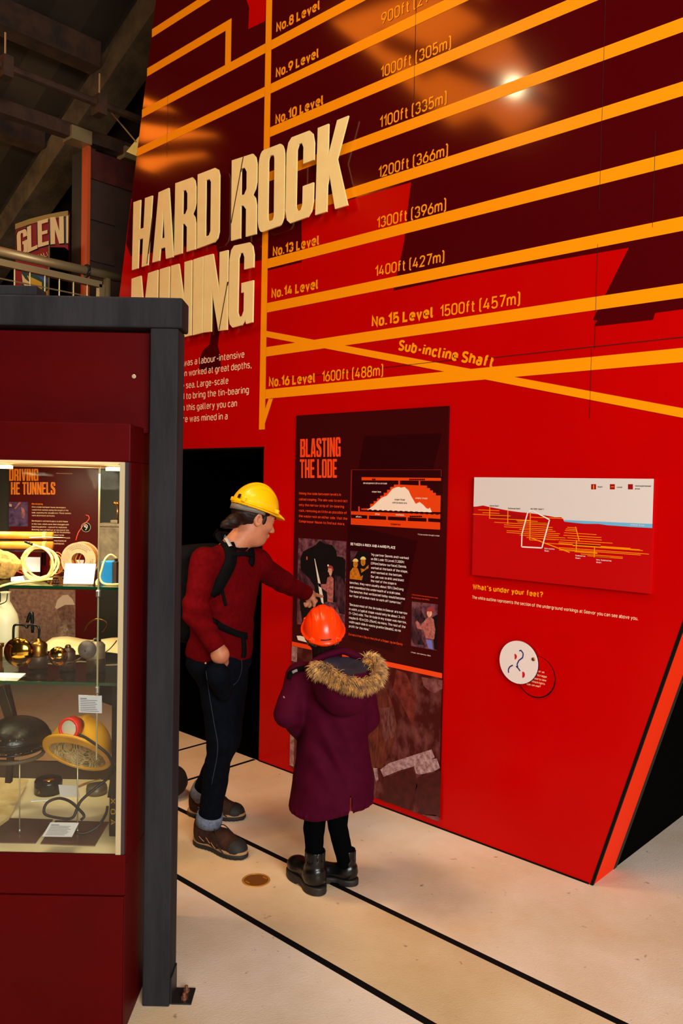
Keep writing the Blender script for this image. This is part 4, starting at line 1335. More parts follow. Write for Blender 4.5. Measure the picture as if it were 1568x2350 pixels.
obj('stand_plate', box(G(-40, 1262, 2.84)[0], G(112, 1262, 2.84)[0], 2.815, 2.865, zt - .0038, zt), M_ACR, t, 'C')
cpen = G(68, 1234, 2.80), G(150, 1234, 2.80)
t = thing('tamping_rod', 'thin grey rod resting in front of the yellowed cartridges', 'rod', (cpen[0][0], 2.80, cpen[0][2]))
obj('rod', tube([tuple(cpen[0]), tuple(G(110, 1233, 2.80)), tuple(cpen[1])], [.003, .0026, .001], 10), mat('grey_rod', (180, 172, 150), .35, metal=.5), t, 'C', True)

# rock
rk = G(10, 1283, 2.70)
f0 = blend([el((rk[0] - .02, 2.70, z + .066), (.075, .05, .030), rot(0, .28, 0)), el((rk[0] + .004, 2.70, z + .03), (.035, .035, .03)), el((rk[0] - .06, 2.70, z + .03), (.04, .04, .03)), el((rk[0] + .03, 2.70, z + .055), (.03, .03, .016), rot(0, .5, 0))], .02)
V, F = sdf_mesh(lambda p: f0(p) + .0035 * wob(p, 90) + .002 * wob(p, 230, 1.0), (rk[0] - .12, 2.62, z + .001), (rk[0] + .08, 2.78, z + .12), .004)
r_ = obj('ore_rock', (V, F), mat('ochre_rock', (206, 160, 84), .85, col2=(112, 78, 30), scale=34, detail=8, bump=.5, bscale=120), None, 'C')
tag(r_, 'ochre lump of ore at the left of the top shelf', 'rock')
# orange detonator box behind the rock
q = GZ(60, 1318, z)
t = thing('detonator_leads', 'small orange detonator leads lying behind the rock', 'detonator', (q[0], q[1] + .1, z))
for k in range(3):
    a = GZ(38 + 8 * k, 1306 + 3 * k, z + .004)
    obj('lead', tube([(a[0] - .03, a[1] + .05, a[2]), (a[0], a[1] + .05, a[2] + .01), (a[0] + .02, a[1] + .03, a[2])], .003, 8, smooth_n=6), mat('orange_lead', (226, 86, 14), .5), t, 'C', True)

# exploder box with T handle
q = GZ(250, 1292, z)
Dx = 2.92
a, b = G(231, 1200, Dx), G(273, 1290, Dx)
t = thing('exploder', 'grey metal exploder box with brass push handle at the shelf end', 'exploder', ((a[0] + b[0]) / 2, Dx, z))
M_GREYM = mat('worn_grey_metal', (120, 106, 84), .5, metal=.3, col2=(76, 64, 50), scale=22, detail=8)
obj('body', box(a[0] + .004, -.672, Dx - .03, Dx + .03, z, a[2] - .012), M_GREYM, t, 'C', bevel=.003)
obj('lid', box(a[0], -.671, Dx - .034, Dx + .034, a[2] - .0118, a[2]), M_GREYM, t, 'C', bevel=.002)
h = G(270, 1190, Dx)
obj('cap', box(h[0] - .022, h[0] + .004, Dx - .015, Dx + .015, a[2] + .0002, a[2] + .012), M_GREYM, t, 'C', bevel=.002)
hz = G(270, 1155, Dx)[2]
obj('plunger', tube([(h[0], Dx, a[2]), (h[0], Dx, hz)], .004, 10), M_OLDBR, t, 'C', True)
obj('handle', lathe([(.002, -.006), (.014, -.005), (.017, 0), (.014, .006), (.003, .008)], 20, (h[0], Dx, hz)), M_BRASS, t, 'C', True)
# blue box
a, b = GZ(231, 1338, z), GZ(262, 1338, z)
tz = G(246, 1289, a[1])[2]
t = thing('battery_box', 'bright blue box with a cream lead at the end of the top shelf', 'box', ((a[0] + b[0]) / 2, a[1], z))
obj('body', box(a[0], b[0] - .004, a[1], a[1] + .045, z, tz), mat('bright_blue', (10, 122, 190), .4, col2=(8, 106, 170), scale=20), t, 'C', bevel=.002)
obj('side_band', box(b[0] - .0038, b[0] + .008, a[1] + .002, a[1] + .045, z, tz - .002), mat('dark_box_side', (60, 44, 34), .5), t, 'C')
obj('terminal', lathe([(.006, 0), (.006, .008), (.003, .012)], 12, (b[0] + .002, a[1] + .02, tz)), M_BLKEN, t, 'C')
obj('lead', tube([tuple(G(268, 1282, 2.62)), tuple(G(254, 1273, 2.61)), tuple(G(241, 1284, 2.60)), tuple(G(234, 1305, 2.595)), tuple(G(229, 1325, 2.59)), tuple(G(236, 1338, 2.59)), tuple(G(252, 1341, 2.585)), tuple(G(273, 1341, 2.585))], .0034, 8, smooth_n=30),
    M_FUSE, t, 'C', True)
obj('lead', tube([tuple(G(229, 1326, 2.59)), tuple(G(222, 1334, 2.58)), tuple(G(222, 1343, 2.575))], .0034, 8, smooth_n=8), M_FUSE, t, 'C', True)

# second shelf
z = ZS2
kk = G(12, 1440, 2.93)
t = thing('enamel_can', 'chipped white enamel can with wire bail at the left of the middle shelf', 'can', (kk[0], 2.93, z))
hh = lambda y: G(12, y, 2.93)[2]
wd = G(41, 1450, 2.93)[0] - kk[0]
obj('body', lathe([(wd * .98, 0), (wd, .01), (wd, hh(1425) - z), (wd * .9, hh(1410) - z), (wd * .5, hh(1388) - z), (wd * .34, hh(1380) - z), (wd * .34, hh(1362) - z), (wd * .4, hh(1358) - z)], 36, (kk[0], 2.93, z)),
    mat('chipped_enamel', (222, 208, 176), .35, col2=(70, 50, 36), scale=16, lo=.66, hi=.72), t, 'C', True)
obj('bail', tube([tuple(G(-4, 1388, 2.91)), tuple(G(8, 1384, 2.89)), tuple(G(15, 1378, 2.89)), tuple(G(17, 1362, 2.90))], .0018, 6, smooth_n=10), M_BLKEN, t, 'C', True)

# paper on the shelf
q = [GZ(88, 1486, z + .0), GZ(276, 1476, z), GZ(262, 1503, z), (0, 0, 0)]
y0_ = 2.90
xl_, xr_ = G(84, 1500, y0_)[0], -.692
Vp, Fp = [], []
N = 14
for i in range(N + 1):
    for j in range(4):
        Vp.append((xl_ + (xr_ - xl_) * i / N, y0_ + .16 * j / 3, z + .030 + .006 * math.sin(i * .9) + .010 * (j / 3) - (0.012 if j == 0 else 0)))
for i in range(N):
    for j in range(3):
        k = i * 4 + j
        Fp.append((k, k + 4, k + 5, k + 1))
doc = obj('paper_sheet', (Vp, Fp), mat('cream_paper', (238, 212, 160), .7, col2=(226, 196, 140), scale=10), None, 'C', True)
so = doc.modifiers.new('thick', 'SOLIDIFY')
so.thickness = .002
tag(doc, 'long cream sheet of paper lying behind the brass lamps', 'paper')
t = thing('paper_support', 'low clear block under the cream sheet on the middle shelf', 'stand', ((xl_ + xr_) / 2, y0_ + .08, z))
obj('block', box(xl_ + .02, xr_ - .01, y0_ + .05, y0_ + .15, z, z + .024), M_ACR, t, 'C')


def carbide_lamp(name, label, px, py, rpx, D, refl, body, base_px, handle=None, tilt=(0, -1, -.05)):
    """reflector disc centre/radius in pixels, body cylinder under and behind it."""
    c = G(px, py, D)
    r = rpx / FPX * D
    b = GZ(base_px[0], base_px[1], ZS2)
    br = base_px[2] / FPX * D
    yb = D + br + .012
    t = thing(name, label, 'lamp', (b[0], yb, ZS2), group='old miners lamps on the middle shelf')
    obj('reflector', lathe([(.001, .020), (r * .3, .014), (r * .7, .006), (r * .94, 0), (r, -.004), (r * 1.02, 0), (r * .96, .006), (r * .7, .014), (r * .3, .022)][::-1], 40, tuple(c), tilt), refl, t, 'C', True)
    obj('burner', lathe([(.004, 0), (.004, .012), (.0015, .016)], 10, tuple(c + np.array((0, -.008, 0))), (0, -1, 0)), M_DSTEEL, t, 'C', True)
    top = c[2] + r * .55
    mid = ZS2 + (top - ZS2) * .45
    obj('water_chamber', lathe([(br * .92, mid - ZS2), (br * .95, mid - ZS2 + .004), (br * .95, top - ZS2 - .01), (br * .7, top - ZS2), (br * .3, top - ZS2 + .006), (br * .28, top - ZS2 + .014)], 32, (b[0], yb, ZS2)), body[0], t, 'C', True)
    obj('carbide_chamber', lathe([(br, 0), (br, mid - ZS2 - .003), (br * .92, mid - ZS2)], 32, (b[0], yb, ZS2)), body[1], t, 'C', True)
    return t, c, r, b, br, yb, top


M_DKM = mat('brown_metal', (74, 50, 36), .45, metal=.5, col2=(46, 30, 24), scale=26)
t, c, r, b, br, yb, top = carbide_lamp('carbide_lamp', 'largest brass reflector lamp with tall black bail handle', 43, 1497, 34, 2.70, M_BRASS, (M_OLDBR, M_DKM), (66, 1543, 22))
obj('bail_handle', tube([tuple(G(31, 1492, 2.74)), tuple(G(31, 1445, 2.74)), tuple(G(36, 1434, 2.74)), tuple(G(56, 1435, 2.74)), tuple(G(62, 1440, 2.74)), tuple(G(67, 1434, 2.74)), tuple(G(84, 1436, 2.74)), tuple(G(90, 1446, 2.74)), tuple(G(88, 1475, 2.74)), tuple(G(91, 1512, 2.74))],
                        .0042, 8, smooth_n=40), M_BLKEN, t, 'C', True)
obj('hook', tube([tuple(G(63, 1428, 2.75)), tuple(G(68, 1412, 2.75)), tuple(G(73, 1406, 2.75)), tuple(G(74, 1425, 2.75)), tuple(G(75, 1452, 2.75))], .006, 8, smooth_n=12), M_BLKEN, t, 'C', True)
t, c, r, b, br, yb, top = carbide_lamp('carbide_lamp', 'small brass reflector lamp in the middle of the lamp row', 133, 1506, 22, 2.68, M_BRASS, (M_DKM, M_DKM), (142, 1545, 18))
obj('lever', tube([tuple(G(155, 1524, 2.68)), tuple(G(172, 1518, 2.67)), tuple(G(188, 1508, 2.67))], .003, 6), M_OLDBR, t, 'C', True)
obj('filler_cap', lathe([(.010, 0), (.010, .008), (.004, .012)], 16, (b[0], yb, top + .002)), M_OLDBR, t, 'C', True)
t, c, r, b, br, yb, top = carbide_lamp('carbide_lamp', 'dull grey carbide lamp with wire hook beside the hanging cable', 200, 1491, 21, 2.66, mat('dull_grey_metal', (112, 98, 92), .5, metal=.3, col2=(88, 74, 70), scale=20),
                                       (mat('dull_body', (150, 130, 104), .45, metal=.4, col2=(110, 92, 74), scale=20), M_DKM), (206, 1550, 22))
obj('hook', tube([tuple(G(193, 1450, 2.70)), tuple(G(203, 1432, 2.70)), tuple(G(220, 1421, 2.70)), tuple(G(238, 1424, 2.70)), tuple(G(246, 1432, 2.70)), tuple(G(240, 1445, 2.70)), tuple(G(234, 1452, 2.70))], .0026, 8, smooth_n=24), M_OLDBR, t, 'C', True)
obj('filler_cap', lathe([(.012, 0), (.012, .006), (.006, .012)], 16, (b[0] + .004, yb, top + .005)), M_DSTEEL, t, 'C', True)
obj('tube_tail', tube([tuple(G(236, 1500, 2.70)), tuple(G(250, 1491, 2.71)), tuple(G(262, 1478, 2.72)), tuple(G(268, 1470, 2.72))], .002, 6, smooth_n=12), M_RUBBER, t, 'C', True)
t = thing('lamp_glass', 'amber brass upright at the left end of the middle shelf', 'lamp', tuple(GZ(-4, 1541, z)))
q = GZ(-4, 1541, z)
obj('column', lathe([(.018, 0), (.018, .01), (.013, .014), (.013, .08), (.018, .084), (.018, .094)], 24, tuple(q)), M_OLDBR, t, 'C', True)
tilted_card('label_card', 'white label card lying at the front of the middle shelf', (-30, 1543), (59, 1545), (38, 1563), (-40, 1562), 2.555, 2.63)

# case floor
z = ZF
t = thing('dark_plate', 'smoked acrylic base plate under the black leather helmet', 'plate', tuple((np.array(GZ(45, 1905, z)))), group='smoked plates on the case floor')
M_SMOKE = mat('smoked_plate', (112, 84, 74), .12, spec=.5)


def plate(t, pts):
    q = [GZ(px, py, z + .004) for px, py in pts]
    obj('plate', zprism([(p[0], p[1]) for p in q], z + .0005, z + .004), M_SMOKE, t, 'C')


plate(t, [(-40, 1932), (82, 1934), (122, 1880), (-20, 1876)])
t = thing('dark_plate', 'smoked acrylic base plate under the yellow lamp helmet', 'plate', tuple((np.array(GZ(160, 1908, z)))), group='smoked plates on the case floor')
plate(t, [(93, 1935), (218, 1940), (250, 1886), (128, 1882)])

def rod_stand(label, px, ytop, ybot, D):
    a, b = G(px, ytop, D), G(px, ybot, D)
    t = thing('helmet_stand', label, 'stand', (b[0], D, z + .0042), group='thin rod stands on the case floor')
    obj('rod', tube([(b[0], D, z + .0075), (a[0], D, a[2])], .0022, 8), MATS['pale_cable'], t, 'C', True)
    obj('collar', lathe([(.005, 0), (.005, .012), (.003, .014)], 12, (b[0], D, z + .0045)), M_STEEL, t, 'C', True)
    return t


D_ = GZ(45, 1915, z)[1]
rod_stand('thin rod stand holding up the black leather helmet', 45, 1715, 1915, D_)
Dy = GZ(178, 1915, z)[1]
rod_stand('thin rod stand holding up the yellow lamp helmet', 178, 1722, 1915, Dy)

# black leather helmet
c = G(38, 1692, 2.72)
t = thing('leather_helmet', 'black leather miner helmet on a rod at the left of the case floor', 'helmet', (c[0], 2.72, G(38, 1735, 2.72)[2]))
V, F = sdf_mesh(lambda p: np.maximum(np.maximum(el(c + np.array((0, 0, .0)), (.107, .12, .068))(p), -(p[:, 2] - (c[2] - .055))), -el(c + np.array((0, 0, -.012)), (.099, .112, .062))(p)), c - .14, c + .14, .004)
V0 = V
obj('shell', (V, F), mat('black_leather', (10, 9, 9), .3, col2=(16, 13, 12), scale=20, bump=.15, bscale=90), t, 'C', True)
for dz, r_ in ((.004, 1.012), (-.030, 1.012)):
    s = math.sqrt(max(0, 1 - ((dz) / .068) ** 2)) * r_
    obj('band', tube([(c[0] + .107 * s * math.cos(a), c[1] + .12 * s * math.sin(a), c[2] + dz) for a in np.linspace(0, 2 * math.pi, 40)[:-1]], .0035, 6, closed=True), M_BLKEN, t, 'C', True)
for i, a in enumerate((-1.9, -1.65, -1.35, -1.15, -.95)):
    obj('rivet', lathe([(.004, 0), (.003, .002)], 10, (c[0] + .106 * math.cos(a) * .94, c[1] + .119 * math.sin(a) * .94, c[2] + .022), (math.cos(a), math.sin(a), .2)), M_OLDBR, t, 'C', True)
obj('front_badge', box(c[0] - .055, c[0] - .02, c[1] - .113, c[1] - .106, c[2] - .004, c[2] + .024), mat('brown_leather', (66, 44, 36), .5), t, 'C', bevel=.003)
obj('lining', tube([(c[0] + .086 * math.cos(a), c[1] + .095 * math.sin(a), c[2] - .057) for a in np.linspace(0, 2 * math.pi, 40)[:-1]], .007, 8, closed=True), mat('brown_lining', (92, 74, 52), .6), t, 'C', True)

# yellow helmet with cap lamp, tipped so that its hollow shows
hc = G(186, 1705, 2.74)
t = thing('yellow_helmet', 'worn yellow miner helmet with red-rimmed cap lamp in the case', 'helmet', (hc[0], 2.74, G(186, 1760, 2.74)[2]))
RH = rot(math.radians(-40), math.radians(10), 0)
c0 = hc + np.array((0.004, 0, .002))
ax = np.array((.104, .118, .104))


def helm(p):
    q = (p - c0) @ RH
    out = blend([(lambda s: el((0, 0, -.02), ax)(s)), ])(q)
    rim = el((0, -.02, -.045), (.116, .148, .020))(q)
    ridge = el((0, 0, -.008), (.022, .112, .1))(q)
    d = smin(smin(out, rim, .03), ridge, .012)
    inn = el((0, 0, -.03), ax - .006)(q)
    d = np.maximum(d, -inn)
    d = np.maximum(d, -(q[:, 2] + .050))
    return d


V, F = sdf_mesh(helm, hc - .19, hc + .19, .0035)
obj('shell', (V, F), mat('worn_yellow', (236, 164, 24), .4, col2=(204, 120, 24), scale=11, detail=8, lo=.5, hi=.8), t, 'C', True)
inn_ = lambda p: el((0, 0, -.03), ax - .0062)((p - c0) @ RH)
V, F = sdf_mesh(lambda p: np.maximum(np.maximum(inn_(p), -(inn_(p) + .004)), -(((p - c0) @ RH)[:, 2] + .046)), hc - .19, hc + .19, .0038)
obj('inner_shell', (V, F), mat('stained_inner', (206, 176, 120), .6, col2=(160, 116, 58), scale=20, detail=8), t, 'C', True)
lc = G(158.5, 1672, 2.61)
tl_ = (-.22, -1, .06)
lp = obj('cap_lamp', lathe([(.0350, -.03), (.0358, 0), (.0350, .005), (.029, .0065), (.0285, .002), (.0280, .0)], 36, tuple(lc), tl_), mat('red_rim', (224, 38, 14), .35, spec=.4), t, 'C', True)
obj('lens', lathe([(.0283, .001), (.025, .003), (.014, .005), (.001, .006)], 30, tuple(lc), tl_), mat('lamp_lens', (214, 204, 176), .08, spec=.6, metal=.2), lp, 'C', True)
obj('lamp_body', lathe([(.024, 0), (.031, .02), (.031, .03)], 24, tuple(lc + np.array((.012, .055, -.004))), tl_), M_BLKEN, lp, 'C', True)
cb = [G(182, 1687, 2.60), G(195, 1692, 2.60), G(225, 1712, 2.59), G(250, 1735, 2.60), G(258, 1762, 2.62), G(248, 1785, 2.64), G(215, 1812, 2.62), G(186, 1838, 2.60), G(176, 1858, 2.59), G(168, 1875, 2.58), G(150, 1879, 2.58), G(108, 1871, 2.585), G(101, 1858, 2.59), G(110, 1841, 2.60), G(135, 1832, 2.61), G(160, 1839, 2.60), G(180, 1856, 2.59), G(193, 1872, 2.58), G(186, 1882, 2.575)]
obj('cable', tube([tuple(p) for p in cb], .0046, 10, smooth_n=110), M_RUBBER, t, 'C', True)
obj('rivet', lathe([(.006, 0), (.006, .002), (.002, .003)], 14, tuple(G(197, 1732, 2.80)), (0, -1, -.3)), mat('dull_rivet', (120, 120, 96), .4, metal=.6), t, 'C', True)
# battery pack
bx = G(257, 1830, 2.66)
t = thing('battery_pack', 'black lamp battery pack with yellow painted marks, upright at the case end', 'battery', (bx[0], 2.66, z))
obj('body', box(G(250, 1900, 2.65)[0], -.675, 2.65, 2.70, z, G(250, 1768, 2.65)[2]), M_BLKEN, t, 'C', bevel=.003)
for (s, y0) in (('A', 1893), ('O', 1869), ('X', 1845)):
    a_, b_ = G(254, y0 - 13, 2.6485), G(265, y0, 2.6485)
    V, F = text_raw(s, .01)
    x0_, x1_ = min(v[0] for v in V), max(v[0] for v in V)
    obj('painted_mark', ([(a_[0] + (b_[0] - a_[0]) * (v[1] / CAPH), 2.6485, b_[2] + (a_[2] - b_[2]) * (v[0] - x0_) / (x1_ - x0_)) for v in V], F), mat('yellow_paint_mark', (214, 160, 20), .5), t, 'C')
obj('cable', tube([tuple(G(247, 1850, 2.645)), tuple(G(243, 1868, 2.63)), tuple(G(225, 1896, 2.60)), tuple(G(196, 1912, 2.58)), tuple(G(174, 1910, 2.575))], .0046, 10, smooth_n=30), M_RUBBER, t, 'C', True)
obj('cable_clip', tube([tuple(G(264, 1762, 2.66)), tuple(G(256, 1790, 2.66)), tuple(G(250, 1830, 2.648))], .005, 8, smooth_n=10), M_RUBBER, t, 'C', True)

# ring-shaped compass, tin, cards
q = GZ(111, 1818, z)
t = thing('dial_compass', 'black drum-shaped instrument with a brass top on the case floor', 'instrument', (q[0], q[1], z))
r_ = 31 / FPX * q[1]
dr = (G(111, 1782, q[1])[2] - z) * .86
obj('drum', lathe([(r_, 0), (r_, dr * .85), (r_ * .92, dr), (r_ * .62, dr), (r_ * .6, dr - .004)], 36, (q[0], q[1], z)), M_BLKEN, t, 'C', True)
obj('dial', lathe([(r_ * .6, dr - .003), (r_ * .4, dr + .001), (.001, dr + .002)], 30, (q[0], q[1], z)), M_BRASS, t, 'C', True)
obj('side_knob', lathe([(.007, 0), (.006, .004)], 14, (q[0] - r_ * .35, q[1] - r_ * .94, z + dr * .35), (-.35, -.94, 0)), M_OLDBR, t, 'C', True)
q = GZ(222, 1820, z)
t = thing('lidded_tin', 'round grey tin with a leather strap behind the black cable', 'tin', (q[0], q[1], z))
r_ = 24 / FPX * q[1]
obj('tin_body', lathe([(r_, 0), (r_, .02), (r_ * .96, .022), (r_ * .94, .03)], 30, (q[0], q[1], z)), mat('grey_tin', (120, 108, 92), .4, metal=.5), t, 'C', True)
obj('strap', tube([tuple(GZ(176, 1806, z + .004)), tuple(GZ(200, 1796, z + .006)), tuple(GZ(232, 1788, z + .01))], .006, 6, smooth_n=8, flat=.3), mat('tan_leather', (176, 116, 44), .5), t, 'C', True)
tilted_card('label_card', 'small grey folded card next to the drum instrument', (134, 1801), (177, 1803), (183, 1829), (138, 1828), GZ(160, 1829, z)[1], GZ(160, 1829, z)[1] + .004, M_GCARD)
tilted_card('label_card', 'printed white card propped at the front of the case floor', (116, 1887), (181, 1888), (165, 1920), (97, 1919), 2.525, 2.57, M_GCARD, 8)
tilted_card('label_card', 'printed white card fixed to the hanging cable above the yellow helmet', (180, 1595), (233.5, 1597), (234, 1637), (181, 1635), 2.527, 2.527, M_GCARD, 8)
tilted_card('label_card', 'flat white strip under the drum instrument', (72, 1836), (112, 1834), (110, 1838), (71, 1840), GZ(90, 1839, z + .002)[1], GZ(90, 1833, z + .002)[1])
q = [GZ(-50, 1780, z + .03), GZ(66, 1789, z + .03), GZ(20, 1880, z + .006), GZ(-50, 1930, z + .006)]
dd = obj('old_document', ([tuple(p) for p in q] + [tuple(p - np.array((0, 0, .002))) for p in q], [(0, 1, 2, 3), (7, 6, 5, 4), (0, 4, 5, 1), (1, 5, 6, 2), (2, 6, 7, 3), (3, 7, 4, 0)]), mat('aged_paper', (234, 206, 150), .7, col2=(208, 172, 110), scale=14, detail=8), None, 'C')
tag(dd, 'aged sheet propped at the left of the case floor', 'document')
# dark lever lamp at upper left of floor level
a = G(8, 1570, 2.86)
t = thing('hand_drill', 'dark metal tool standing behind the black leather helmet', 'tool', (a[0], 2.86, z))
obj('shaft', beam(G(2, 1575, 2.86), G(30, 1660, 2.86), .035, .03, (0, 1, 0)), mat('tool_metal', (62, 48, 34), .45, metal=.5, col2=(36, 28, 22), scale=20), t, 'C', bevel=.003)
obj('edge_bar', beam(G(18, 1572, 2.845), G(38, 1655, 2.845), .006, .02, (0, 1, 0)), M_BLKEN, t, 'C')
obj('foot', beam(G(30, 1660, 2.86), G(20, 1795, 2.86), .02, .02, (0, 1, 0)), MATS['tool_metal'], t, 'C')

# ---- panel and dark board beyond the case
DB = 3.55
st = thing('display_board', 'dark freestanding board behind the glass case', 'board', (G(130, 1500, DB + .05)[0], DB + .05, 0))
p0, p1 = G(-140, 1500, DB + .03), G(290, 1040, DB + .03)
obj('panel', box(p0[0], p1[0], DB + .02, DB + .06, 1.00, 2.05), mat('dark_olive_board', (40, 32, 24), .6), st, 'C')
for xx in (p0[0] + .05, p1[0] - .03):
    obj('leg', box(xx - .02, xx + .02, DB + .025, DB + .055, 0, 1.0), M_DSTEEL, st, 'C')
ip = thing('info_panel', 'dark red panel headed DRIVING THE TUNNELS behind the case glass', 'panel', (G(123, 1485, DB)[0], DB, G(123, 1484, DB)[2]))
a, b = G(20, 1484, DB), G(226, 1010, DB)
obj('board', box(a[0], b[0], DB, DB + .019, a[2], b[2]), mat('info_board_red', (84, 6, 4), .3, spec=.3), ip, 'C')
DP = DB - .001
fnC = lambda x, y: G(x, y, DP)
M_AMB = mat('amber_orange_lettering', (250, 128, 8), .45)


def ctitle(word, x0, yt, yb, x1):
    n = len(word)
    tot = sum(TW.get(c, 1.0) for c in word) + .10 * (n - 1)
    at, Vs, Fs = 0, [], []
    for c in word:
        wd = TW.get(c, 1.0)
        if c != ' ':
            V, F = glyph(c, 0)
            L0, L1 = x0 + (x1 - x0) * at / tot, x0 + (x1 - x0) * (at + wd) / tot
            q = quad_map(V, fnC(L0, yb), fnC(L1, yb), fnC(L0, yt), fnC(L1, yt))
            k = len(Vs)
            Vs += [tuple(p) for p, _ in q]
            Fs += [tuple(i + k for i in f) for f in F]
        at += wd + .10
    return obj('heading', (Vs, Fs), M_AMB, ip, 'C')


ctitle('DRIVING', 21, 1076, 1103.5, 88)
ctitle('HE TUNNELS', 25, 1106.5, 1135, 127)
obj('lettering', ctext('Developing', 73, 1158, 98, 3.6, DP, .02), M_AMB, ip, 'C')
for s, y, x0, x1 in [('Once a lode had been found, developers', 1165, 73, 151), ('would drive tunnels along the length of the', 1171.5, 73, 157), ('lode, exposing the valuable ore. These tunnels', 1178, 73, 163), ('were also known as levels.', 1184.5, 73, 126), ('Developers worked in pairs to drill holes', 1197, 73, 156),
                     ('in the rock, which were then charged with', 1204, 73, 158), ('blasting gelatine \u2013 a powerful explosive.', 1210.5, 73, 154), ('Blasting was carried out at the end of the', 1217, 73, 158), ('time for the poisonous', 1223, 122, 161), ('blast to be', 1229.5, 124, 147), ('rock', 1236, 150, 161), ('mechanical', 1242.5, 124, 152), ('mucking out.', 1249, 123, 148)]:
    obj('lettering', ctext(s, x0, y, x1, 3.6, DP, .008), M_PINK, ip, 'C')
obj('lettering', ctext('\u2191 Early drilling underground', 129, 1087, 166, 2.0, DP, 0), M_PINK, ip, 'C')
ph = obj('photo', cpoly([(20.5, 1152), (64, 1152), (64, 1208), (20.5, 1208)], DP), mat('photo_violet', (104, 66, 110), .4, col2=(40, 22, 46), scale=40, detail=8), ip, 'C')
obj('figure_shape', cpoly([(48, 1163), (54, 1166), (58, 1175), (55, 1190), (49, 1188), (50, 1176)], DP - .0005), M_PCLOTH, ph, 'C')
obj('lamp_spot', cpoly([(21, 1156), (27, 1157), (27, 1163), (21, 1162)], DP - .0005), M_PSKIN, ph, 'C')
obj('drill_shape', cpoly([(44, 1152), (50, 1152), (36, 1168), (32, 1168)], DP - .0005), M_PCLOTH, ph, 'C')
cen = G(197.5, 1210, DP)
rl = 11 / FPX * DP
lg = obj('listen_badge', lathe([(rl, 0), (rl, .0006)], 36, (cen[0], DP - .0006, cen[2]), (0, 1, 0)), mat('badge_grey', (190, 176, 160), .5), ip, 'C')
obj('badge_field', lathe([(rl * .9, 0), (rl * .9, .0004)], 36, (cen[0], DP - .0012, cen[2]), (0, 1, 0)), M_BLKEN, lg, 'C')
obj('ear_mark', tube([(cen[0] + rl * a, DP - .0018, cen[2] + rl * b) for a, b in ((-.1, -.55), (.1, -.35), (.3, .1), (.25, .4), (0, .52), (-.25, .35), (-.28, .05), (-.05, .2), (.08, .05), (-.05, -.1))], .0018, 6, smooth_n=26), M_PALE, lg, 'C')
ph = obj('photo', cpoly([(20.5, 1351), (173, 1354), (173, 1482), (20.5, 1482)], DP), mat('photo_sepia', (150, 108, 92), .45, col2=(108, 70, 60), scale=60, detail=6), ip, 'C')
D2, D3, D4 = DP - .0005, DP - .001, DP - .0015
obj('figure_shape', cpoly([(128, 1440), (150, 1425), (168, 1400), (173, 1405), (173, 1482), (118, 1482)], D2), mat('photo_sepia_coat', (96, 58, 52), .45, col2=(150, 110, 96), scale=50), ph, 'C')
obj('face_shape', cpoly([(131, 1392), (165, 1384), (170, 1402), (160, 1420), (140, 1424), (132, 1408)], D3), mat('photo_sepia_face', (128, 84, 72), .45, col2=(84, 48, 42), scale=60), ph, 'C')
obj('hat_shape', cpoly([(126, 1394), (132, 1376), (144, 1366), (156, 1365), (167, 1376), (172, 1388), (150, 1388), (130, 1398)], D4), mat('photo_sepia_hat', (190, 156, 140), .45), ph, 'C')
obj('beard_shape', cpoly([(136, 1440), (152, 1432), (158, 1448), (160, 1476), (150, 1484), (132, 1480)], D4), mat('photo_sepia_beard', (176, 140, 122), .45, col2=(120, 84, 72), scale=90), ph, 'C')
obj('arm_shape', cpoly([(26, 1352), (44, 1352), (42, 1390), (52, 1404), (96, 1424), (94, 1430), (60, 1420), (36, 1402), (28, 1384)], D2), MATS['photo_sepia_coat'], ph, 'C')

# black round bag glimpsed behind the post, by the man's shoes
q = GF(404, 1838)
V, F = sdf_mesh(lambda p: el((q[0] - .075, q[1] + .06, .085), (.125, .11, .095))(p) + .002 * wob(p, 60), (q[0] - .22, q[1] - .08, 0.002), (q[0] + .08, q[1] + .2, .2), .008)
bag = obj('black_bag', (V, F), mat('black_canvas', (12, 11, 11), .8, bump=.3, bscale=200), None, 'C', True)
tag(bag, 'rounded black bag on the floor half hidden by the charcoal post', 'bag')
# floor cover disc
q = FLr(588, 2020.5)
t = thing('floor_cover', 'small round brass cover set in the concrete floor', 'floor cover', (q[0], q[1], 0), 'W')
obj('rim', lathe([(.061, .0002), (.062, .002), (.059, .0035), (.054, .0035), (.053, .002)], 40, (q[0], q[1], 0)), mat('brass_cover', (206, 150, 66), .35, metal=.5), t)
obj('lid', lathe([(.0535, .0003), (.0535, .0022), (.001, .0024)], 40, (q[0], q[1], 0)), mat('brown_cover', (124, 78, 30), .4, metal=.3), t)
for sgn in (1, -1):
    obj('slot', box(q[0] + .012 * sgn - .012, q[0] + .012 * sgn + .012, q[1] + sgn * .040 - .003, q[1] + sgn * .040 + .003, .0022, .0032), MATS['brass_cover'], t)

# ================================================================== the old roof and gallery beyond, upper left
M_SHEET = mat('roof_sheet', (60, 44, 26), .85, col2=(42, 30, 18), scale=1.4, detail=8, stretch=(1, .2, 1))
M_CONC = mat('roof_concrete', (96, 76, 50), .9, col2=(56, 40, 24), scale=3, detail=9, bump=.3, bscale=30)
M_IRON = mat('rusty_iron', (70, 42, 24), .75, col2=(40, 24, 14), scale=6, detail=8)
M_GALV = mat('galvanised', (168, 146, 104), .45, metal=.6)
YR = 1.0
rA, rB = W(322, -10, YR), W(25, 455, YR)          # upper edge of the sloping beam
rC, rD = W(354, 39, YR), W(100, 395, YR)        # lower edge
sl = (rA[1] - rB[1]) / (rA[0] - rB[0])
zroof = lambda x: rB[1] + (x - rB[0]) * sl + .12
x_lo, x_hi = rB[0] - 6.0, rB[0] + 12.5
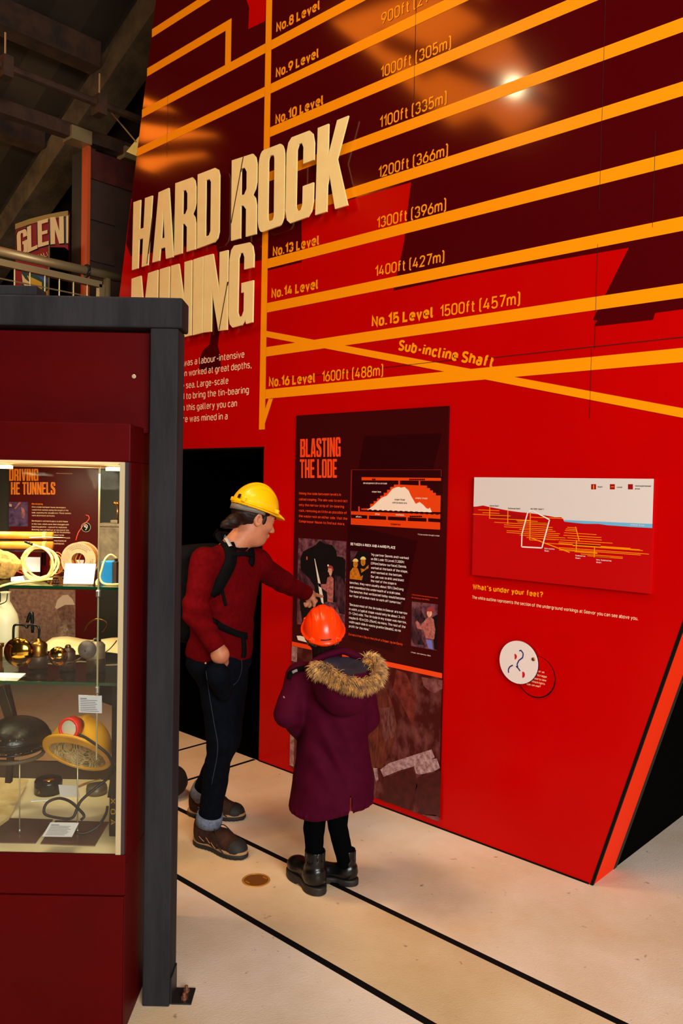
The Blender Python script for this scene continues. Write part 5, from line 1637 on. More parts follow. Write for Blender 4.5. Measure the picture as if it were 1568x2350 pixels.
# corrugated roof: a ridge every metre
nb = 64
Vr, Fr = [], []
for i in range(nb + 1):
    yy = -8.0 + 20.0 * i / nb
    dz = .05 if i % 2 else 0.0
    Vr += [(x_lo, yy, zroof(x_lo) + dz), (x_hi, yy, zroof(x_hi) + dz)]
for i in range(nb):
    Fr.append((2 * i, 2 * i + 1, 2 * i + 3, 2 * i + 2))
roof = obj('ceiling', (Vr, Fr), M_SHEET, None, kind='structure')
ex = 5.5
bm_ = obj('beam_concrete', prism([(rB[0] - 3, rB[1] - 3 * sl), (rA[0] + ex, rA[1] + ex * sl), (rC[0] + ex, rC[1] + ex * sl), (rD[0] - 3, rD[1] - 3 * sl)], YR, YR + .34), M_CONC, None, kind='structure')


def purlin(name, px, py, wid, hgt, m, y0, y1, label=None, dz=0.0):
    c = W(px, py, YR)
    return obj(name, box(c[0] - wid / 2, c[0] + wid / 2, y0, y1, c[1] - hgt / 2 + dz, c[1] + hgt / 2 + dz), m, None, kind='structure', bevel=.01)


purlin('beam_purlin', 222, 135, .22, .26, M_IRON, -5.5, YR - .01)
purlin('beam_purlin', 96, 322, .22, .24, M_IRON, -5.5, YR - .01)
for px, py in ((250, 150), (100, 385), (20, 500)):
    pass
# long dark rail and the sliding door's track
XD = -6.9
t1 = XP(-30, 137, -6.3), XP(335, 280, -6.3)
tr = thing('pipe_rail', 'thin dark conduit slung under the roof above the steel door', 'pipe', ((t1[0][0]), t1[1][1], t1[1][2]), 'W')
obj('pipe', tube([t1[0], t1[1]], .032, 10), M_IRON, tr)
for px, py in ((12, 150), (228, 238)):
    h0 = XP(px, py, -6.3)
    obj('hanger', tube([h0, (h0[0], h0[1], h0[2] + .25)], .008, 6), M_GALV, tr)
    obj('hanger_clip', box(h0[0] - .06, h0[0] + .06, h0[1] - .04, h0[1] + .04, h0[2] - .10, h0[2] + .06), M_IRON, tr)
a, b = XP(-60, 226, XD), XP(322, 357, XD)
dr = thing('sliding_door', 'brown sheet steel sliding door with orange edge, hung under the roof', 'door', (XD, XP(240, 640, XD)[1], 2.3), 'W')
tk = thing('door_track', 'straight iron track the steel door hangs from', 'track', (XD, a[1], a[2]), 'W')
obj('track', beam(a, b, .10, .12), M_IRON, tk)
obj('roller_bracket', box(XD - .08, XD + .08, XP(178, 325, XD)[1] - .10, XP(178, 325, XD)[1] + .10, XP(178, 325, XD)[2] - .02, XP(178, 325, XD)[2] + .10), M_GALV, tk)
obj('roller_bracket', box(XD - .06, XD + .08, XP(306, 364, XD)[1] - .14, XP(306, 364, XD)[1] + .10, XP(306, 364, XD)[2] - .05, XP(306, 364, XD)[2] + .06), M_GALV, tk)
M_DOOR = mat('door_sheet', (66, 44, 34), .7, col2=(56, 36, 28), scale=5, detail=8)
M_DRED = mat('door_frame_red', (88, 26, 18), .7, col2=(60, 18, 14), scale=8)
y_l, y_r = XP(194, 600, XD)[1], XP(330, 400, XD)[1] + .3
zt = XP(194, 341, XD)[2]
zb = 2.45
obj('sheet', box(XD - .05, XD + .01, y_l + .03, y_r, zb, zt - .03), M_DOOR, dr)
obj('top_rail', box(XD - .055, XD + .03, y_l + .03, y_r, zt - .26, zt), M_DRED, dr)
obj('edge_bar', box(XD - .06, XD + .045, y_l - .002, y_l + .028, zb, zt + .02), mat('door_edge_orange', (196, 80, 26), .6), dr)
obj('end_post', box(XD - .24, XD - .062, y_l - .002, y_l + .06, zb, zt), mat('door_post_dark', (34, 28, 20), .7), dr)
for py in (470, 565):
    hz = XP(200, py, XD)
    obj('hinge_plate', box(XD + .0105, XD + .03, y_l + .03, y_l + .30, hz[2] - .13, hz[2] + .13), M_DOOR, dr)
# gallery deck and handrail
XRL = -6.1
deck = obj('floor_gallery', box(-12, XRL - .02, -6, 3.0, 2.30, 2.40), M_IRON, None, kind='structure')
p0, p1 = XP(-40, 568, XRL), XP(282, 640, XRL)
hr = thing('handrail', 'galvanised gallery handrail with welded mesh panel', 'railing', (XRL, p1[1], 2.4), 'W')
obj('top_tube', tube([p0, p1], .036, 14), M_GALV, hr, smooth=True)
ps = XP(246, 640, XRL)
obj('post', tube([(XRL, ps[1], 2.4), (XRL, ps[1], ps[2])], .03, 12), M_GALV, hr, smooth=True)
cl = XP(199, 622, XRL)
obj('clamp', tube([(XRL + 0.043 * math.cos(a_), cl[1], cl[2] + .043 * math.sin(a_)) for a_ in np.linspace(0, 2 * math.pi, 16)[:-1]], .014, 6, closed=True), M_DSTEEL, hr)
m0, m1 = XP(-40, 594, XRL), XP(231, 654, XRL)
msh = obj('mesh_frame', join(beam(m0, m1, .05, .05), beam(m1, (m1[0], m1[1], 2.45), .05, .05, (1, 0, 0)), beam((m0[0], m0[1], 2.45), (m1[0], m1[1], 2.45), .05, .05)), M_GALV, hr)
parts = []
n = int(abs(m1[1] - m0[1]) / .115)
for i in range(n):
    f = i / n
    y = m0[1] + (m1[1] - m0[1]) * f
    zt_ = m0[2] + (m1[2] - m0[2]) * f
    parts.append(tube([(XRL, y, 2.45), (XRL, y, zt_)], .006, 5))
for k in range(1, 11):
    zc_ = m1[2] - .115 * k
    if zc_ > 2.45:
        parts.append(tube([(XRL, m0[1], zc_ + (m0[2] - m1[2]) * .0), (XRL, m1[1], zc_)], .006, 5))
obj('wire_mesh', join(*parts), M_GALV, msh)

# old advertising board
DS = 7.75
gp0 = G(37, 512, DS)
sg = thing('advertising_board', 'curved-top red board lettered GLEN behind the gallery rail', 'sign', (G(100, 680, DS)[0], DS, 2.41))
arc = [(36, 515), (70, 503), (105, 494), (140, 487), (157, 484.5)]
zb_ = 2.41
q = [G(px, py, DS) for px, py in arc]
poly = [(p[0], p[2]) for p in q] + [(q[-1][0], zb_), (q[0][0], zb_)]
obj('board', prism(poly, DS, DS + .05), mat('sign_red', (134, 16, 22), .5), sg, 'C')
gold = [(p[0], p[2]) for p in q] + [(p[0], p[2] - .05) for p in q[::-1]]
obj('gold_edge', prism(gold, DS - .012, DS - .001), mat('sign_gold', (150, 124, 60), .5), sg, 'C')
M_SCR = mat('sign_cream', (226, 196, 136), .5)
for ch, tl, tr, bl, br in [('G', (38, 533), (61, 524), (40, 590), (64, 577)), ('L', (62, 521), (71, 517), (63, 580), (86, 570)), ('E', (86, 508), (110, 501), (87, 568), (112, 561)), ('N', (115, 499), (146, 496), (116, 561), (147, 558)), ('I', (152, 495.5), (157, 495), (152, 558), (156.5, 558))]:
    for m_, off, gr in ((M_BLKEN, -.008, 2.2), (M_SCR, -.016, 0)):
        V, F = glyph(ch, 0)
        g = lambda x, y: G(x, y, DS + off)
        if ch == 'L':
            tr = (tl[0] + 23, tr[1] - 3)
        qq = quad_map(V, g(bl[0] - gr, bl[1] + gr), g(br[0] + gr, br[1] + gr), g(tl[0] - gr, tl[1] - gr), g(tr[0] + gr, tr[1] - gr))
        obj('letter' if gr == 0 else 'letter_outline', ([tuple(p) for p, _ in qq], F), m_, sg, 'C')
obj('lettering', ctext('QUALITY', 76, 598, 128, 10, DS - .01, 0, 582), M_SCR, sg, 'C')
obj('lettering', ctext('TO', 100, 606, 120, 9, DS - .01, 0, 600), M_SCR, sg, 'C')
pn = obj('picture', cpoly([(50, 624), (113, 632), (113, 700), (50, 700)], DS - .006), mat('sign_teal', (16, 66, 58), .5), sg, 'C')
obj('picture_shape', cpoly([(50, 628), (58, 640), (70, 650), (84, 652), (80, 664), (60, 662), (52, 648)], DS - .010), M_SCR, pn, 'C')
obj('picture_shape', cpoly([(62, 632), (80, 640), (96, 648), (98, 700), (94, 668), (74, 660)], DS - .014), mat('sign_yellow', (200, 160, 40), .5), pn, 'C')
obj('picture_shape', cpoly([(96, 676), (113, 664), (113, 700), (94, 700)], DS - .014), MATS['sign_yellow'], pn, 'C')
obj('picture_shape', cpoly([(84, 632), (112, 640), (112, 652), (98, 644)], DS - .012), mat('sign_blue', (20, 80, 150), .5), pn, 'C')
bxs = thing('dark_box', 'black equipment box in front of the red advertising board', 'box', (G(136, 680, 7.6)[0], 7.6, 2.41))
a, b = G(115, 567, 7.6), G(148, 660, 7.6)
obj('case', box(a[0], b[0], 7.6, 7.72, 2.41, a[2]), M_DARK, bxs, 'C')
obj('edge_strip', box(a[0] - .012, a[0] - .001, 7.59, 7.72, 2.41, a[2] + .012), mat('tan_edge', (120, 90, 50), .6), bxs, 'C')
# daylight catching the far gable, seen past the partition's edge
gb = thing('gable_boarding', 'pale sunlit boarding glimpsed past the upper left edge of the partition', 'boarding', (0, 0, 0))
gb.location = (W(312, 366, .55)[0], .55, W(312, 366, .55)[1])
gb.rotation_euler = (0, 0, 0)
obj('board', prism([W(*q, .55) for q in [(290, 348), (318, 314), (345, 282), (350, 372), (318, 360)]], .55, .6), mat('pale_boarding', (214, 196, 120), .7, col2=(180, 160, 90), scale=5), gb)
obj('stay_wire', tube([W3(236, 235, .54), W3(312, 325, .54)], .006, 5), M_GALV, gb)
obj('wall_back', box(-17, 3, 8.8, 8.9, 0, 12), mat('back_wall_dark', (34, 26, 18), .9), None, kind='structure')
obj('wall_left', box(-15.9, -15.8, -7.5, 8.8, 0, 6), mat('left_wall_dark', (34, 26, 18), .9), None, kind='structure')
l = bpy.data.lights.new('gable_light', 'SPOT')
l.energy = 240
l.spot_size = math.radians(9)
l.color = (1, .86, .5)
o = bpy.data.objects.new('gable_light', l)
COL.objects.link(o)
src, tgt = Vector((-5.0, -3.5, 4.6)), Vector(W3(310, 342, .55))
o.location = src
o.rotation_euler = (tgt - src).to_track_quat('-Z', 'Y').to_euler()


area('roof_fill', (-9.6, -1.2, 4.0), (-8.0, 1.5, 6.4), (.6, .6), 34, (1.0, .72, .38))  # unseen fill light added to lift the dark roof and purlins


# bright roof lights and a bare lamp behind the viewer: they mirror in the glossy partition
def mirror(px, py, D):
    d = ray(px, py)
    t = (0 - CAM[1]) / d[1]
    p = CAM + d * t
    d2 = np.array((d[0], -d[1], d[2]))
    return p + d2 / np.linalg.norm(d2) * D


M_SKY = mat('rooflight_glow', (255, 122, 26), .6, emit=14)
M_LAMP = mat('bulb_glow', (255, 236, 180), .4, emit=220)


def on_roof(px, py, drop):
    a, b = mirror(px, py, 0.0), mirror(px, py, 1.0)
    d = b - a
    t = (zroof(a[0]) - drop - a[2]) / (d[2] - sl * d[0])
    return a + d * t


def rooflight(n, pts, D, bars):
    q = [on_roof(px, py, .04) for px, py in pts]
    c = sum(q) / len(q)
    o = obj('window_%d' % n, ([tuple(p) for p in q], [tuple(range(len(q)))]), M_SKY, None, kind='structure')
    for (a0, b0) in bars:
        obj('glazing_bar', tube([tuple(on_roof(*a0, .2)), tuple(on_roof(*b0, .2))], .09, 6), M_IRON, o)
    return o


rooflight(1, [(760, 50), (1080, -60), (1230, 180), (1290, 230), (1180, 320), (1110, 260), (1040, 290), (860, 130)], 7.0,
          [((880, 90), (1330, 260)), ((1040, -20), (1320, 150)), ((960, 170), (1180, 30))])
rooflight(2, [(318, 185), (400, 205), (470, 250), (505, 300), (470, 360), (400, 372), (318, 410)], 6.0, [((310, 262), (500, 290)), ((310, 345), (500, 330))])
rooflight(3, [(800, 390), (850, 400), (900, 436), (870, 500), (820, 470)], 7.5, [])
p = mirror(1180, 201, 6.0)
lm = thing('hall_lamp', 'bare bright bulb hanging in the hall behind the viewer', 'lamp', tuple(p), 'W')
obj('bulb', lathe([(.002, -.07), (.05, -.05), (.068, 0), (.05, .05), (.03, .09)], 20, tuple(p)), M_LAMP, lm, smooth=True)
obj('flex', tube([(p[0], p[1], p[2] + .09), (p[0], p[1], p[2] + 1.2)], .01, 6), M_BLKEN, lm)

# ================================================================== people (frame 'C')
M_SKIN = mat('skin', (184, 122, 88), .5, col2=(170, 104, 74), scale=14, spec=.35)
M_HAIR = mat('dark_brown_hair', (36, 16, 11), .5, col2=(17, 8, 6), spec=.2, scale=60, stretch=(3, 3, .4))


def mcat(*parts):
    Vs, Fs, k = [], [], 0
    for V, F in parts:
        Vs.append(np.asarray(V))
        Fs.append(np.asarray(F) + k)
        k += len(V)
    return np.concatenate(Vs), np.concatenate(Fs)


def frame3(fwd, pitch, tilt=0.0):
    """columns: forward, left, up of a head looking along angle fwd (in the x-depth plane), pitched down."""
    R = Matrix.Rotation(fwd, 3, 'Z') @ Matrix.Rotation(pitch, 3, 'Y') @ Matrix.Rotation(tilt, 3, 'X')
    return np.array(R)


def local(f, c, R, s=1.0):
    c = np.array(c, float)
    return lambda p: f((p - c) @ R / s) * s


def head_sdf(neck_to):
    eyes = [el((.100, sy * .032, .004), (.016, .019, .012)) for sy in (1, -1)]
    base = blend([el((-.012, 0, .035), (.100, .077, .098)), el((.022, 0, -.030), (.070, .063, .085)), (el((.050, 0, -.092), (.036, .038, .030)), .04), (rc((-.01, .0, -.075), (.035, 0, -.085), .05, .04), .03)], .04)
    feat = [(rc((.088, 0, .004), (.112, 0, -.034), .008, .0125), .014), (el((.086, .0, .022), (.014, .044, .010)), .02), (el((.093, 0, -.060), (.010, .024, .0055)), .008), (el((.091, 0, -.071), (.011, .021, .006)), .008),
            (el((.101, .012, -.038), (.012, .009, .008)), .008), (el((.101, -.012, -.038), (.012, .009, .008)), .008)]
    for sy in (1, -1):
        feat.append((el((-.006, sy * .078, -.008), (.020, .010, .033), rot(0, -.2, sy * .35)), .008))
        feat.append((el((.055, sy * .046, -.022), (.03, .02, .024)), .03))

    def f(p):
        d = base(p)
        for e in eyes:
            d = -smin(-d, e(p), .012)
        for e, k in feat:
            d = smin(d, e(p), k)
        for sy in (1, -1):
            d = smin(d, el((.081, sy * .032, .003), (.014, .014, .011))(p), .003)
            d = -smin(-d, el((-.002, sy * .086, -.006), (.010, .008, .018))(p), .006)
        return d
    return f


def hardhat(c, R, s, hm, name, par, wid=.112, hg=.118, lx=1.0):
    """shell, brim and ridge as one shell; harness band under it."""
    def f(p):
        p = p * np.array((1 / lx, 1, 1))
        o = el((0, 0, 0), (.136, wid, hg))(p)
        rim = el((.008, 0, .004), (.150, wid + .014, .010))(p)
        peak = el((.135, 0, -.004), (.052, .082, .009), rot(0, .16, 0))(p)
        d = smin(smin(o, rim, .012), peak, .014)
        for y0, rr_ in ((0, .020), (.052, .010), (-.052, .010)):
            d = smin(d, np.maximum(el((0, 0, .003), (.130, wid + .0, hg + .0035))(p), np.abs(p[:, 1] - y0) - rr_), .005)
        for a in (2.45, -2.45, .85, -.85):
            cc_ = ((.140) * math.cos(a), (wid + .004) * math.sin(a), .014)
            d = smin(d, rbx(cc_, (.013, .012, .011), .004, rot(0, 0, a))(p), .004)
        inn = el((0, 0, -.004), (.130, wid - .006, hg - .005))(p)
        d = np.maximum(d, -inn)
        return np.maximum(d, -(p[:, 2] + .010))
    c = np.array(c)
    V, F = sdf_mesh(local(f, c, R, s), c - .22 * s, c + .22 * s, .0036)
    sh = obj(name, (V, F), hm, par, 'C', True)
    return sh


def hat_pt(c, R, s, p):
    return np.array(c) + R @ (np.array(p) * s)


def surf(px, py, f, D0, D1, off=0.0):
    """first point of a shape under a pixel, lifted off along its own normal."""
    a, b = G(px, py, D0), G(px, py, D1)
    t = 0.0
    L = np.linalg.norm(b - a)
    for _ in range(90):
        p = a + (b - a) * t
        d = float(f(p[None])[0])
        if d < .0006:
            break
        t += d * .7 / L
        if t > 1:
            break
    e = 1e-3
    g = np.array([float(f((p + e * v)[None])[0] - f((p - e * v)[None])[0]) for v in np.eye(3)])
    g /= (np.linalg.norm(g) + 1e-9)
    return p + g * off, g


def ribbon(px, f, w_, th, D0, D1, n=24, off=0.002):
    pts = smooth_path([(a[0], a[1], 0) for a in px], n)
    P, N = [], []
    for q in pts:
        p, g = surf(q[0], q[1], f, D0, D1, off)
        P.append(p)
        N.append(g)
    return ribbon3(P, N, w_, th)


def ribbon3(P, N, w_, th):
    V, F = [], []
    m = len(P)
    for i in range(m):
        t = P[min(i + 1, m - 1)] - P[max(i - 1, 0)]
        t = t / (np.linalg.norm(t) + 1e-9)
        s = np.cross(t, N[i])
        s = s / (np.linalg.norm(s) + 1e-9) * w_ / 2
        V += [P[i] - s, P[i] + s, P[i] + s + N[i] * th, P[i] - s + N[i] * th]
    for i in range(m - 1):
        for k in range(4):
            l = (k + 1) % 4
            F.append((i * 4 + k, i * 4 + l, i * 4 + 4 + l, i * 4 + 4 + k))
    F += [(3, 2, 1, 0), tuple(range(4 * m - 4, 4 * m))]
    return [tuple(v) for v in V], F


def seg_chain(pts, radii):
    return [rc(pts[i], pts[i + 1], radii[i], radii[i + 1]) for i in range(len(pts) - 1)]


def hand_sdf(w_, d, side, nrm, s=1.0, curl=.8):
    """relaxed hand: wrist point, pointing direction, thumb side, back-of-hand normal."""
    d, side, nrm = (np.array(v, float) / np.linalg.norm(v) for v in (d, side, nrm))
    P = lambda x, y, z: np.array(w_) + s * (d * x + side * y + nrm * z)
    it = [rc(P(0, 0, 0), P(.05, .004, 0), .024 * s, .026 * s), (rc(P(.02, .018, 0), P(.085, .026, 0), .016 * s, .014 * s), .02), (rc(P(.02, -.014, 0), P(.080, -.026, 0), .016 * s, .013 * s), .02), (rc(P(.04, 0, 0), P(.088, 0, .002), .017 * s, .015 * s), .02)]
    for k, (y, ln) in enumerate(((.030, .074), (.010, .082), (-.010, .076), (-.029, .060))):
        a = P(.088 - .004 * abs(k - 1), y, 0)
        b = a + s * ln * .45 * (d * math.cos(curl * .6) - nrm * math.sin(curl * .6))
        c_ = b + s * ln * .32 * (d * math.cos(curl * 1.6) - nrm * math.sin(curl * 1.6))
        e = c_ + s * ln * .23 * (d * math.cos(curl * 2.3) - nrm * math.sin(curl * 2.3))
        for u, v, r0, r1 in ((a, b, .0092, .0086), (b, c_, .0086, .008), (c_, e, .008, .007)):
            it.append((rc(u, v, r0 * s, r1 * s), .004))
    a, b, c_ = P(.022, .026, -.004), P(.052, .052, -.016), P(.078, .054, -.026)
    it += [(rc(a, b, .014 * s, .011 * s), .01), (rc(b, c_, .011 * s, .0085 * s), .004)]
    return blend(it, .012)


# ---------------------------------------------------------------- the man
mb = GF(500, 1935)
man = thing('person', 'man in a yellow hard hat and red jumper pointing at the dark panel', 'person', (-.56, 3.85, 0))
g = G
Rsh, Lsh = g(471, 1290, 3.67), g(588, 1293, 3.93)
Rel, Rwr = g(447, 1402, 3.60), g(499, 1486, 3.595)
Lel, Lwr = g(648, 1336, 4.12), g(703, 1361, 4.31)
chest, belly, hips = g(517, 1345, 3.80), g(509, 1435, 3.80), g(503, 1500, 3.81)
AX = math.radians(47)
RT = rot(0, 0, AX)
RT2 = rot(0, 0, math.radians(30))
Rhip, Rkn, Ran = g(497, 1535, 3.75), g(508, 1700, 3.73), g(481, 1876, 3.79)
Lhip, Lkn, Lan = g(530, 1535, 3.92), g(523, 1700, 4.02), g(458, 1832, 4.15)
neck0, neckb = g(563, 1222, 3.84), g(530, 1262, 3.81)
HC = g(582, 1188, 3.86)
HR = frame3(math.radians(28), math.radians(17), 0)
hd_f = local(head_sdf(None), HC, HR, 1.0)

torso = lambda gr: blend([el(chest, (.168 + gr, .110 + gr, .165 + gr), RT), (el(belly, (.150 + gr, .112 + gr, .17 + gr), RT), .08), (el(hips, (.152 + gr, .118 + gr, .10 + gr), RT2), .06), (rc(Rsh, Lsh, .056 + gr), .06), (rc(chest + np.array((0, 0, .1)), neckb, .09 + gr, .05 + gr), .05)], .06)
arms = lambda gr: [(rc(Rsh, Rel, .052 + gr, .042 + gr), .022), (rc(Rel, Rwr, .042 + gr, .029 + gr), .02), (rc(Lsh, Lel, .050 + gr, .040 + gr), .05), (rc(Lel, Lwr, .040 + gr, .028 + gr), .02)]
legs_f = lambda gr: blend([el(hips + np.array((.0, 0, -.03)), (.148 + gr, .118 + gr, .10 + gr), RT2), (rc(Rhip, Rkn, .080 + gr, .054 + gr), .05), (rc(Rkn, Ran, .054 + gr, .045 + gr), .03), (rc(Lhip, Lkn, .080 + gr, .054 + gr), .0), (rc(Lkn, Lan, .054 + gr, .044 + gr), .0)], .05)
t0 = torso(-.006)
a0 = arms(-.004)
l0 = legs_f(-.010)


def body_f(p):
    d = smin(t0(p), l0(p), .03)
    for e, k in a0:
        d = smin(d, e(p), k)
    return smin(d, rc(neckb, neck0, .058, .054)(p), .03)


Vb = sdf_mesh(body_f, g(500, 1900, 3.9) + np.array((-.32, -.45, -.02)), (.05, 4.45, g(500, 1240, 3.8)[2] + .10), .009)
headmesh = sdf_mesh(lambda p: smin(hd_f(p), rc(neckb, neck0 + np.array((0.01, 0, 0)), .060, .056)(p), .03), HC - np.array((.2, .2, .25)), HC + np.array((.2, .2, .19)), .0034)
# pointing hand: index out, thumb down, three fingers curled
K = lambda *a: g(*a)
pt_items = [rc(Lwr, K(714, 1366, 4.37), .0275, .026), (rc(K(706, 1368, 4.34), K(710, 1374, 4.355), .024, .018), .02)]
for chain, rad in (([K(717, 1362, 4.375), K(727, 1365.5, 4.42), K(734, 1367.5, 4.445), K(740, 1369, 4.465)], (.0112, .0096, .0085, .0072)),
                   ([K(716, 1369, 4.37), K(725, 1379, 4.395), K(720, 1388, 4.385), K(713, 1387, 4.37)], (.0108, .0098, .009, .008)),
                   ([K(711, 1372, 4.36), K(716, 1384, 4.37), K(710, 1391, 4.36), K(704, 1387, 4.35)], (.0105, .0095, .0088, .008)),
                   ([K(706, 1373, 4.345), K(707, 1385, 4.345), K(702, 1390, 4.34), K(699, 1385, 4.335)], (.0095, .0085, .008, .007)),
                   ([K(709, 1364, 4.33), K(718, 1373, 4.335), K(722, 1382, 4.34), K(721, 1390, 4.345)], (.015, .012, .0105, .0085))):
    for i in range(3):
        pt_items.append((rc(chain[i], chain[i + 1], rad[i], rad[i + 1]), .006 if i else .014))
ph_f = blend(pt_items, .01)
Vh1 = sdf_mesh(ph_f, K(690, 1395, 4.3) - np.array((.04, .06, .04)), K(742, 1350, 4.46) + np.array((.03, .05, .04)), .0028)
rh_f = blend([rc(Rwr + np.array((-.006, 0, .016)), g(506, 1503, 3.60), .031, .034), (rc(g(503, 1503, 3.61), g(509, 1532, 3.71), .034, .03), .03), (rc(g(514, 1498, 3.60), g(517, 1520, 3.66), .016, .013), .02)] + [
    (rc(g(498 + 7 * i, 1530, 3.71), g(500 + 7 * i, 1556, 3.74), .0095, .008), .005) for i in range(4)], .02)
Vh2 = sdf_mesh(rh_f, g(500, 1565, 3.6) - np.array((.09, .09, .02)), g(505, 1475, 3.62) + np.array((.09, .12, .05)), .0036)
mbody = obj('body', mcat(Vb, headmesh, Vh1, Vh2), M_SKIN, man, 'C', True)
# eyes, brow, mouth colour
for sy in (1, -1):
    e = HC + HR @ np.array((.0795, sy * .032, .003))
    obj('eye', lathe([(.001, .0125), (.006, .0118), (.0095, .008), (.0115, 0), (.001, -.004)], 18, tuple(e), tuple(HR @ np.array((1, sy * .15, -.1)))), mat('eye_white', (220, 205, 195), .2), mbody, 'C', True)
    obj('iris', lathe([(.001, .0132), (.0045, .0129), (.005, .0118)], 14, tuple(e), tuple(HR @ np.array((1, sy * .15, -.1)))), mat('brown_iris', (40, 26, 18), .2), mbody, 'C', True)
    q = [HC + HR @ np.array(v) for v in ((.098, sy * .014, .020), (.097, sy * .032, .025), (.083, sy * .05, .020))]
    obj('eyebrow', tube([tuple(v) for v in q], [.003, .004, .002], 6, smooth_n=8), M_HAIR, mbody, 'C', True)
obj('lips', tube([tuple(HC + HR @ np.array(v)) for v in ((.090, .022, -.066), (.1015, .008, -.0655), (.1015, -.008, -.0655), (.090, -.022, -.066))], [.0015, .0028, .0028, .0015], 8, smooth_n=12), mat('lip_skin', (186, 96, 82), .45), mbody, 'C', True)

# hair under the hat with a short tied-back tail
hair_f = local(lambda p: np.maximum(np.maximum(el((-.016, 0, .030), (.104, .083, .104))(p) + np.maximum(p[:, 2] - .09, 0) * 4, (p[:, 0] - .064 + .9 * np.maximum(-p[:, 2] - .005, 0))), -(p[:, 2] + .075 + .5 * np.minimum(p[:, 0], 0))), HC, HR)
tail = blend([rc(g(553, 1190, 3.78), g(536, 1196, 3.73), .026, .030), rc(g(536, 1196, 3.73), g(516, 1204, 3.71), .030, .018), (rc(g(516, 1204, 3.71), g(506, 1210, 3.70), .018, .004), .01)], .02)
V, F = sdf_mesh(lambda p: smin(hair_f(p), tail(p), .02) + .0007 * np.sin(p[:, 2] * 420 + p[:, 0] * 120), HC - np.array((.25, .25, .15)), HC + np.array((.16, .16, .16)), .004)
obj('hair', (V, F), M_HAIR, man, 'C', True)
obj('sideburn', sdf_mesh(local(el((.028, -.073, .000), (.011, .005, .026)), HC, HR), HC - .13, HC + .13, .004), M_HAIR, man, 'C', True)

# yellow hard hat
hhc = HC + HR @ np.array((-.008, 0, .044))
HHR = HR @ np.array(Matrix.Rotation(math.radians(2), 3, 'Y'))
hat = hardhat(hhc, HHR, .97, mat('yellow_hat_plastic', (240, 180, 2), .28, spec=.5), 'hard_hat', man, .112, .124, .88)
hp = lambda p: tuple(hat_pt(hhc, HHR, .97, p))
_ha = np.linspace(math.radians(75), math.radians(285), 40)
obj('hat_harness', ribbon3([np.array(hp((.112 * math.cos(a) - .004, .094 * math.sin(a), -.012 - .014 * max(-math.cos(a), 0)))) for a in _ha], [HHR @ np.array((math.cos(a), math.sin(a), 0)) for a in _ha], .026, .003), mat('grey_harness', (104, 96, 88), .5), hat, 'C', True)
lb = [hp((-.118, -.052 + .018 * i, .032 - .0) ) for i in range(3)]
q0 = np.array(hat_pt(hhc, HHR, .97, (-.1275 * .88, -.046, .026)))
nn = HHR @ np.array((-.92, -.36, .1))
obj('hat_label', ribbon3([q0 + HHR @ np.array((.012 * k, -.030 * k, 0)) * .5 for k in (-.5, 0, .5)], [nn] * 3, .020, .003), M_BLKEN, hat, 'C')

# red jumper
M_JUMP = mat('red_jumper', (88, 3, 7), .9, col2=(76, 2, 5), scale=50, bump=.2, bscale=300, spec=.04)
t1, a1 = torso(.012), arms(.014)
zh = g(500, 1503, 3.8)[2]


def jumper_f(p):
    d = t1(p)
    for e, k in a1:
        d = smin(d, e(p), k)
    d = d + .0034 * wob(p, 26) * np.clip((p[:, 2] - zh) * 0 + 1, 0, 1) + .0032 * np.sin(p[:, 2] * 70 + 2.5 * np.sin(p[:, 0] * 18) + p[:, 1] * 25) * (np.exp(-((p - Rel) ** 2).sum(1) / .012) * 2 + np.exp(-((p - belly) ** 2).sum(1) / .03))
    d = np.maximum(d, zh - .016 * np.sin(p[:, 0] * 9) - p[:, 2])
    # cuffs end square at the wrists
    for w_, e_ in ((Rwr, Rel), (Lwr, Lel)):
        ax = (w_ - e_) / np.linalg.norm(w_ - e_)
        near = np.sqrt(((p - w_) ** 2).sum(1)) < .075
        d = np.where(near, np.maximum(d, (p - w_) @ ax - .004), d)
    # round neck opening
    d = np.maximum(d, -(np.sqrt((((p - neckb) @ np.array(rot(0, math.radians(20), 0)) * np.array((1, 1, .25))) ** 2).sum(1)) - .068) * (1) - (p[:, 2] < neckb[2] - .03) * 1.0)
    return d


V, F = sdf_mesh(jumper_f, g(440, 1500, 3.6) + np.array((-.12, -.10, -.08)), np.array((.0, 4.42, g(500, 1225, 3.8)[2] + .03)), .006)
obj('jumper', (V, F), M_JUMP, man, 'C', True)
M_NAVY = mat('navy_collar', (10, 10, 15), .9, spec=.05)
cz = g(527, 1246, 3.81)
obj('shirt_collar', tube([(cz[0] + .066 * math.cos(a) * .95 + .01, cz[1] + .068 * math.sin(a), cz[2] + .006 - .026 * math.cos(a) - .02 * math.sin(-a)) for a in np.linspace(0, 2 * math.pi, 40)[:-1]], .019, 8, closed=True, flat=.45), M_NAVY, man, 'C', True)

# jeans with turned-up cuffs
M_JEAN = mat('dark_denim', (8, 11, 19), .9, col2=(5, 8, 14), scale=40, bump=.2, bscale=260, spec=.05)
l1 = legs_f(.010)


def jeans_f(p):
    d = smin(l1(p), rc(g(500, 1549, 3.598), g(512, 1590, 3.66), .056, .036)(p), .025) + .0024 * wob(p, 34, .7) + .002 * np.sin(p[:, 2] * 95 + 2 * np.sin(p[:, 0] * 30)) * np.exp(-((p[:, 2] - Rkn[2] + .05) ** 2) / .02)
    d = np.maximum(d, p[:, 2] - zh - .03)
    return np.maximum(d, .115 - p[:, 2])


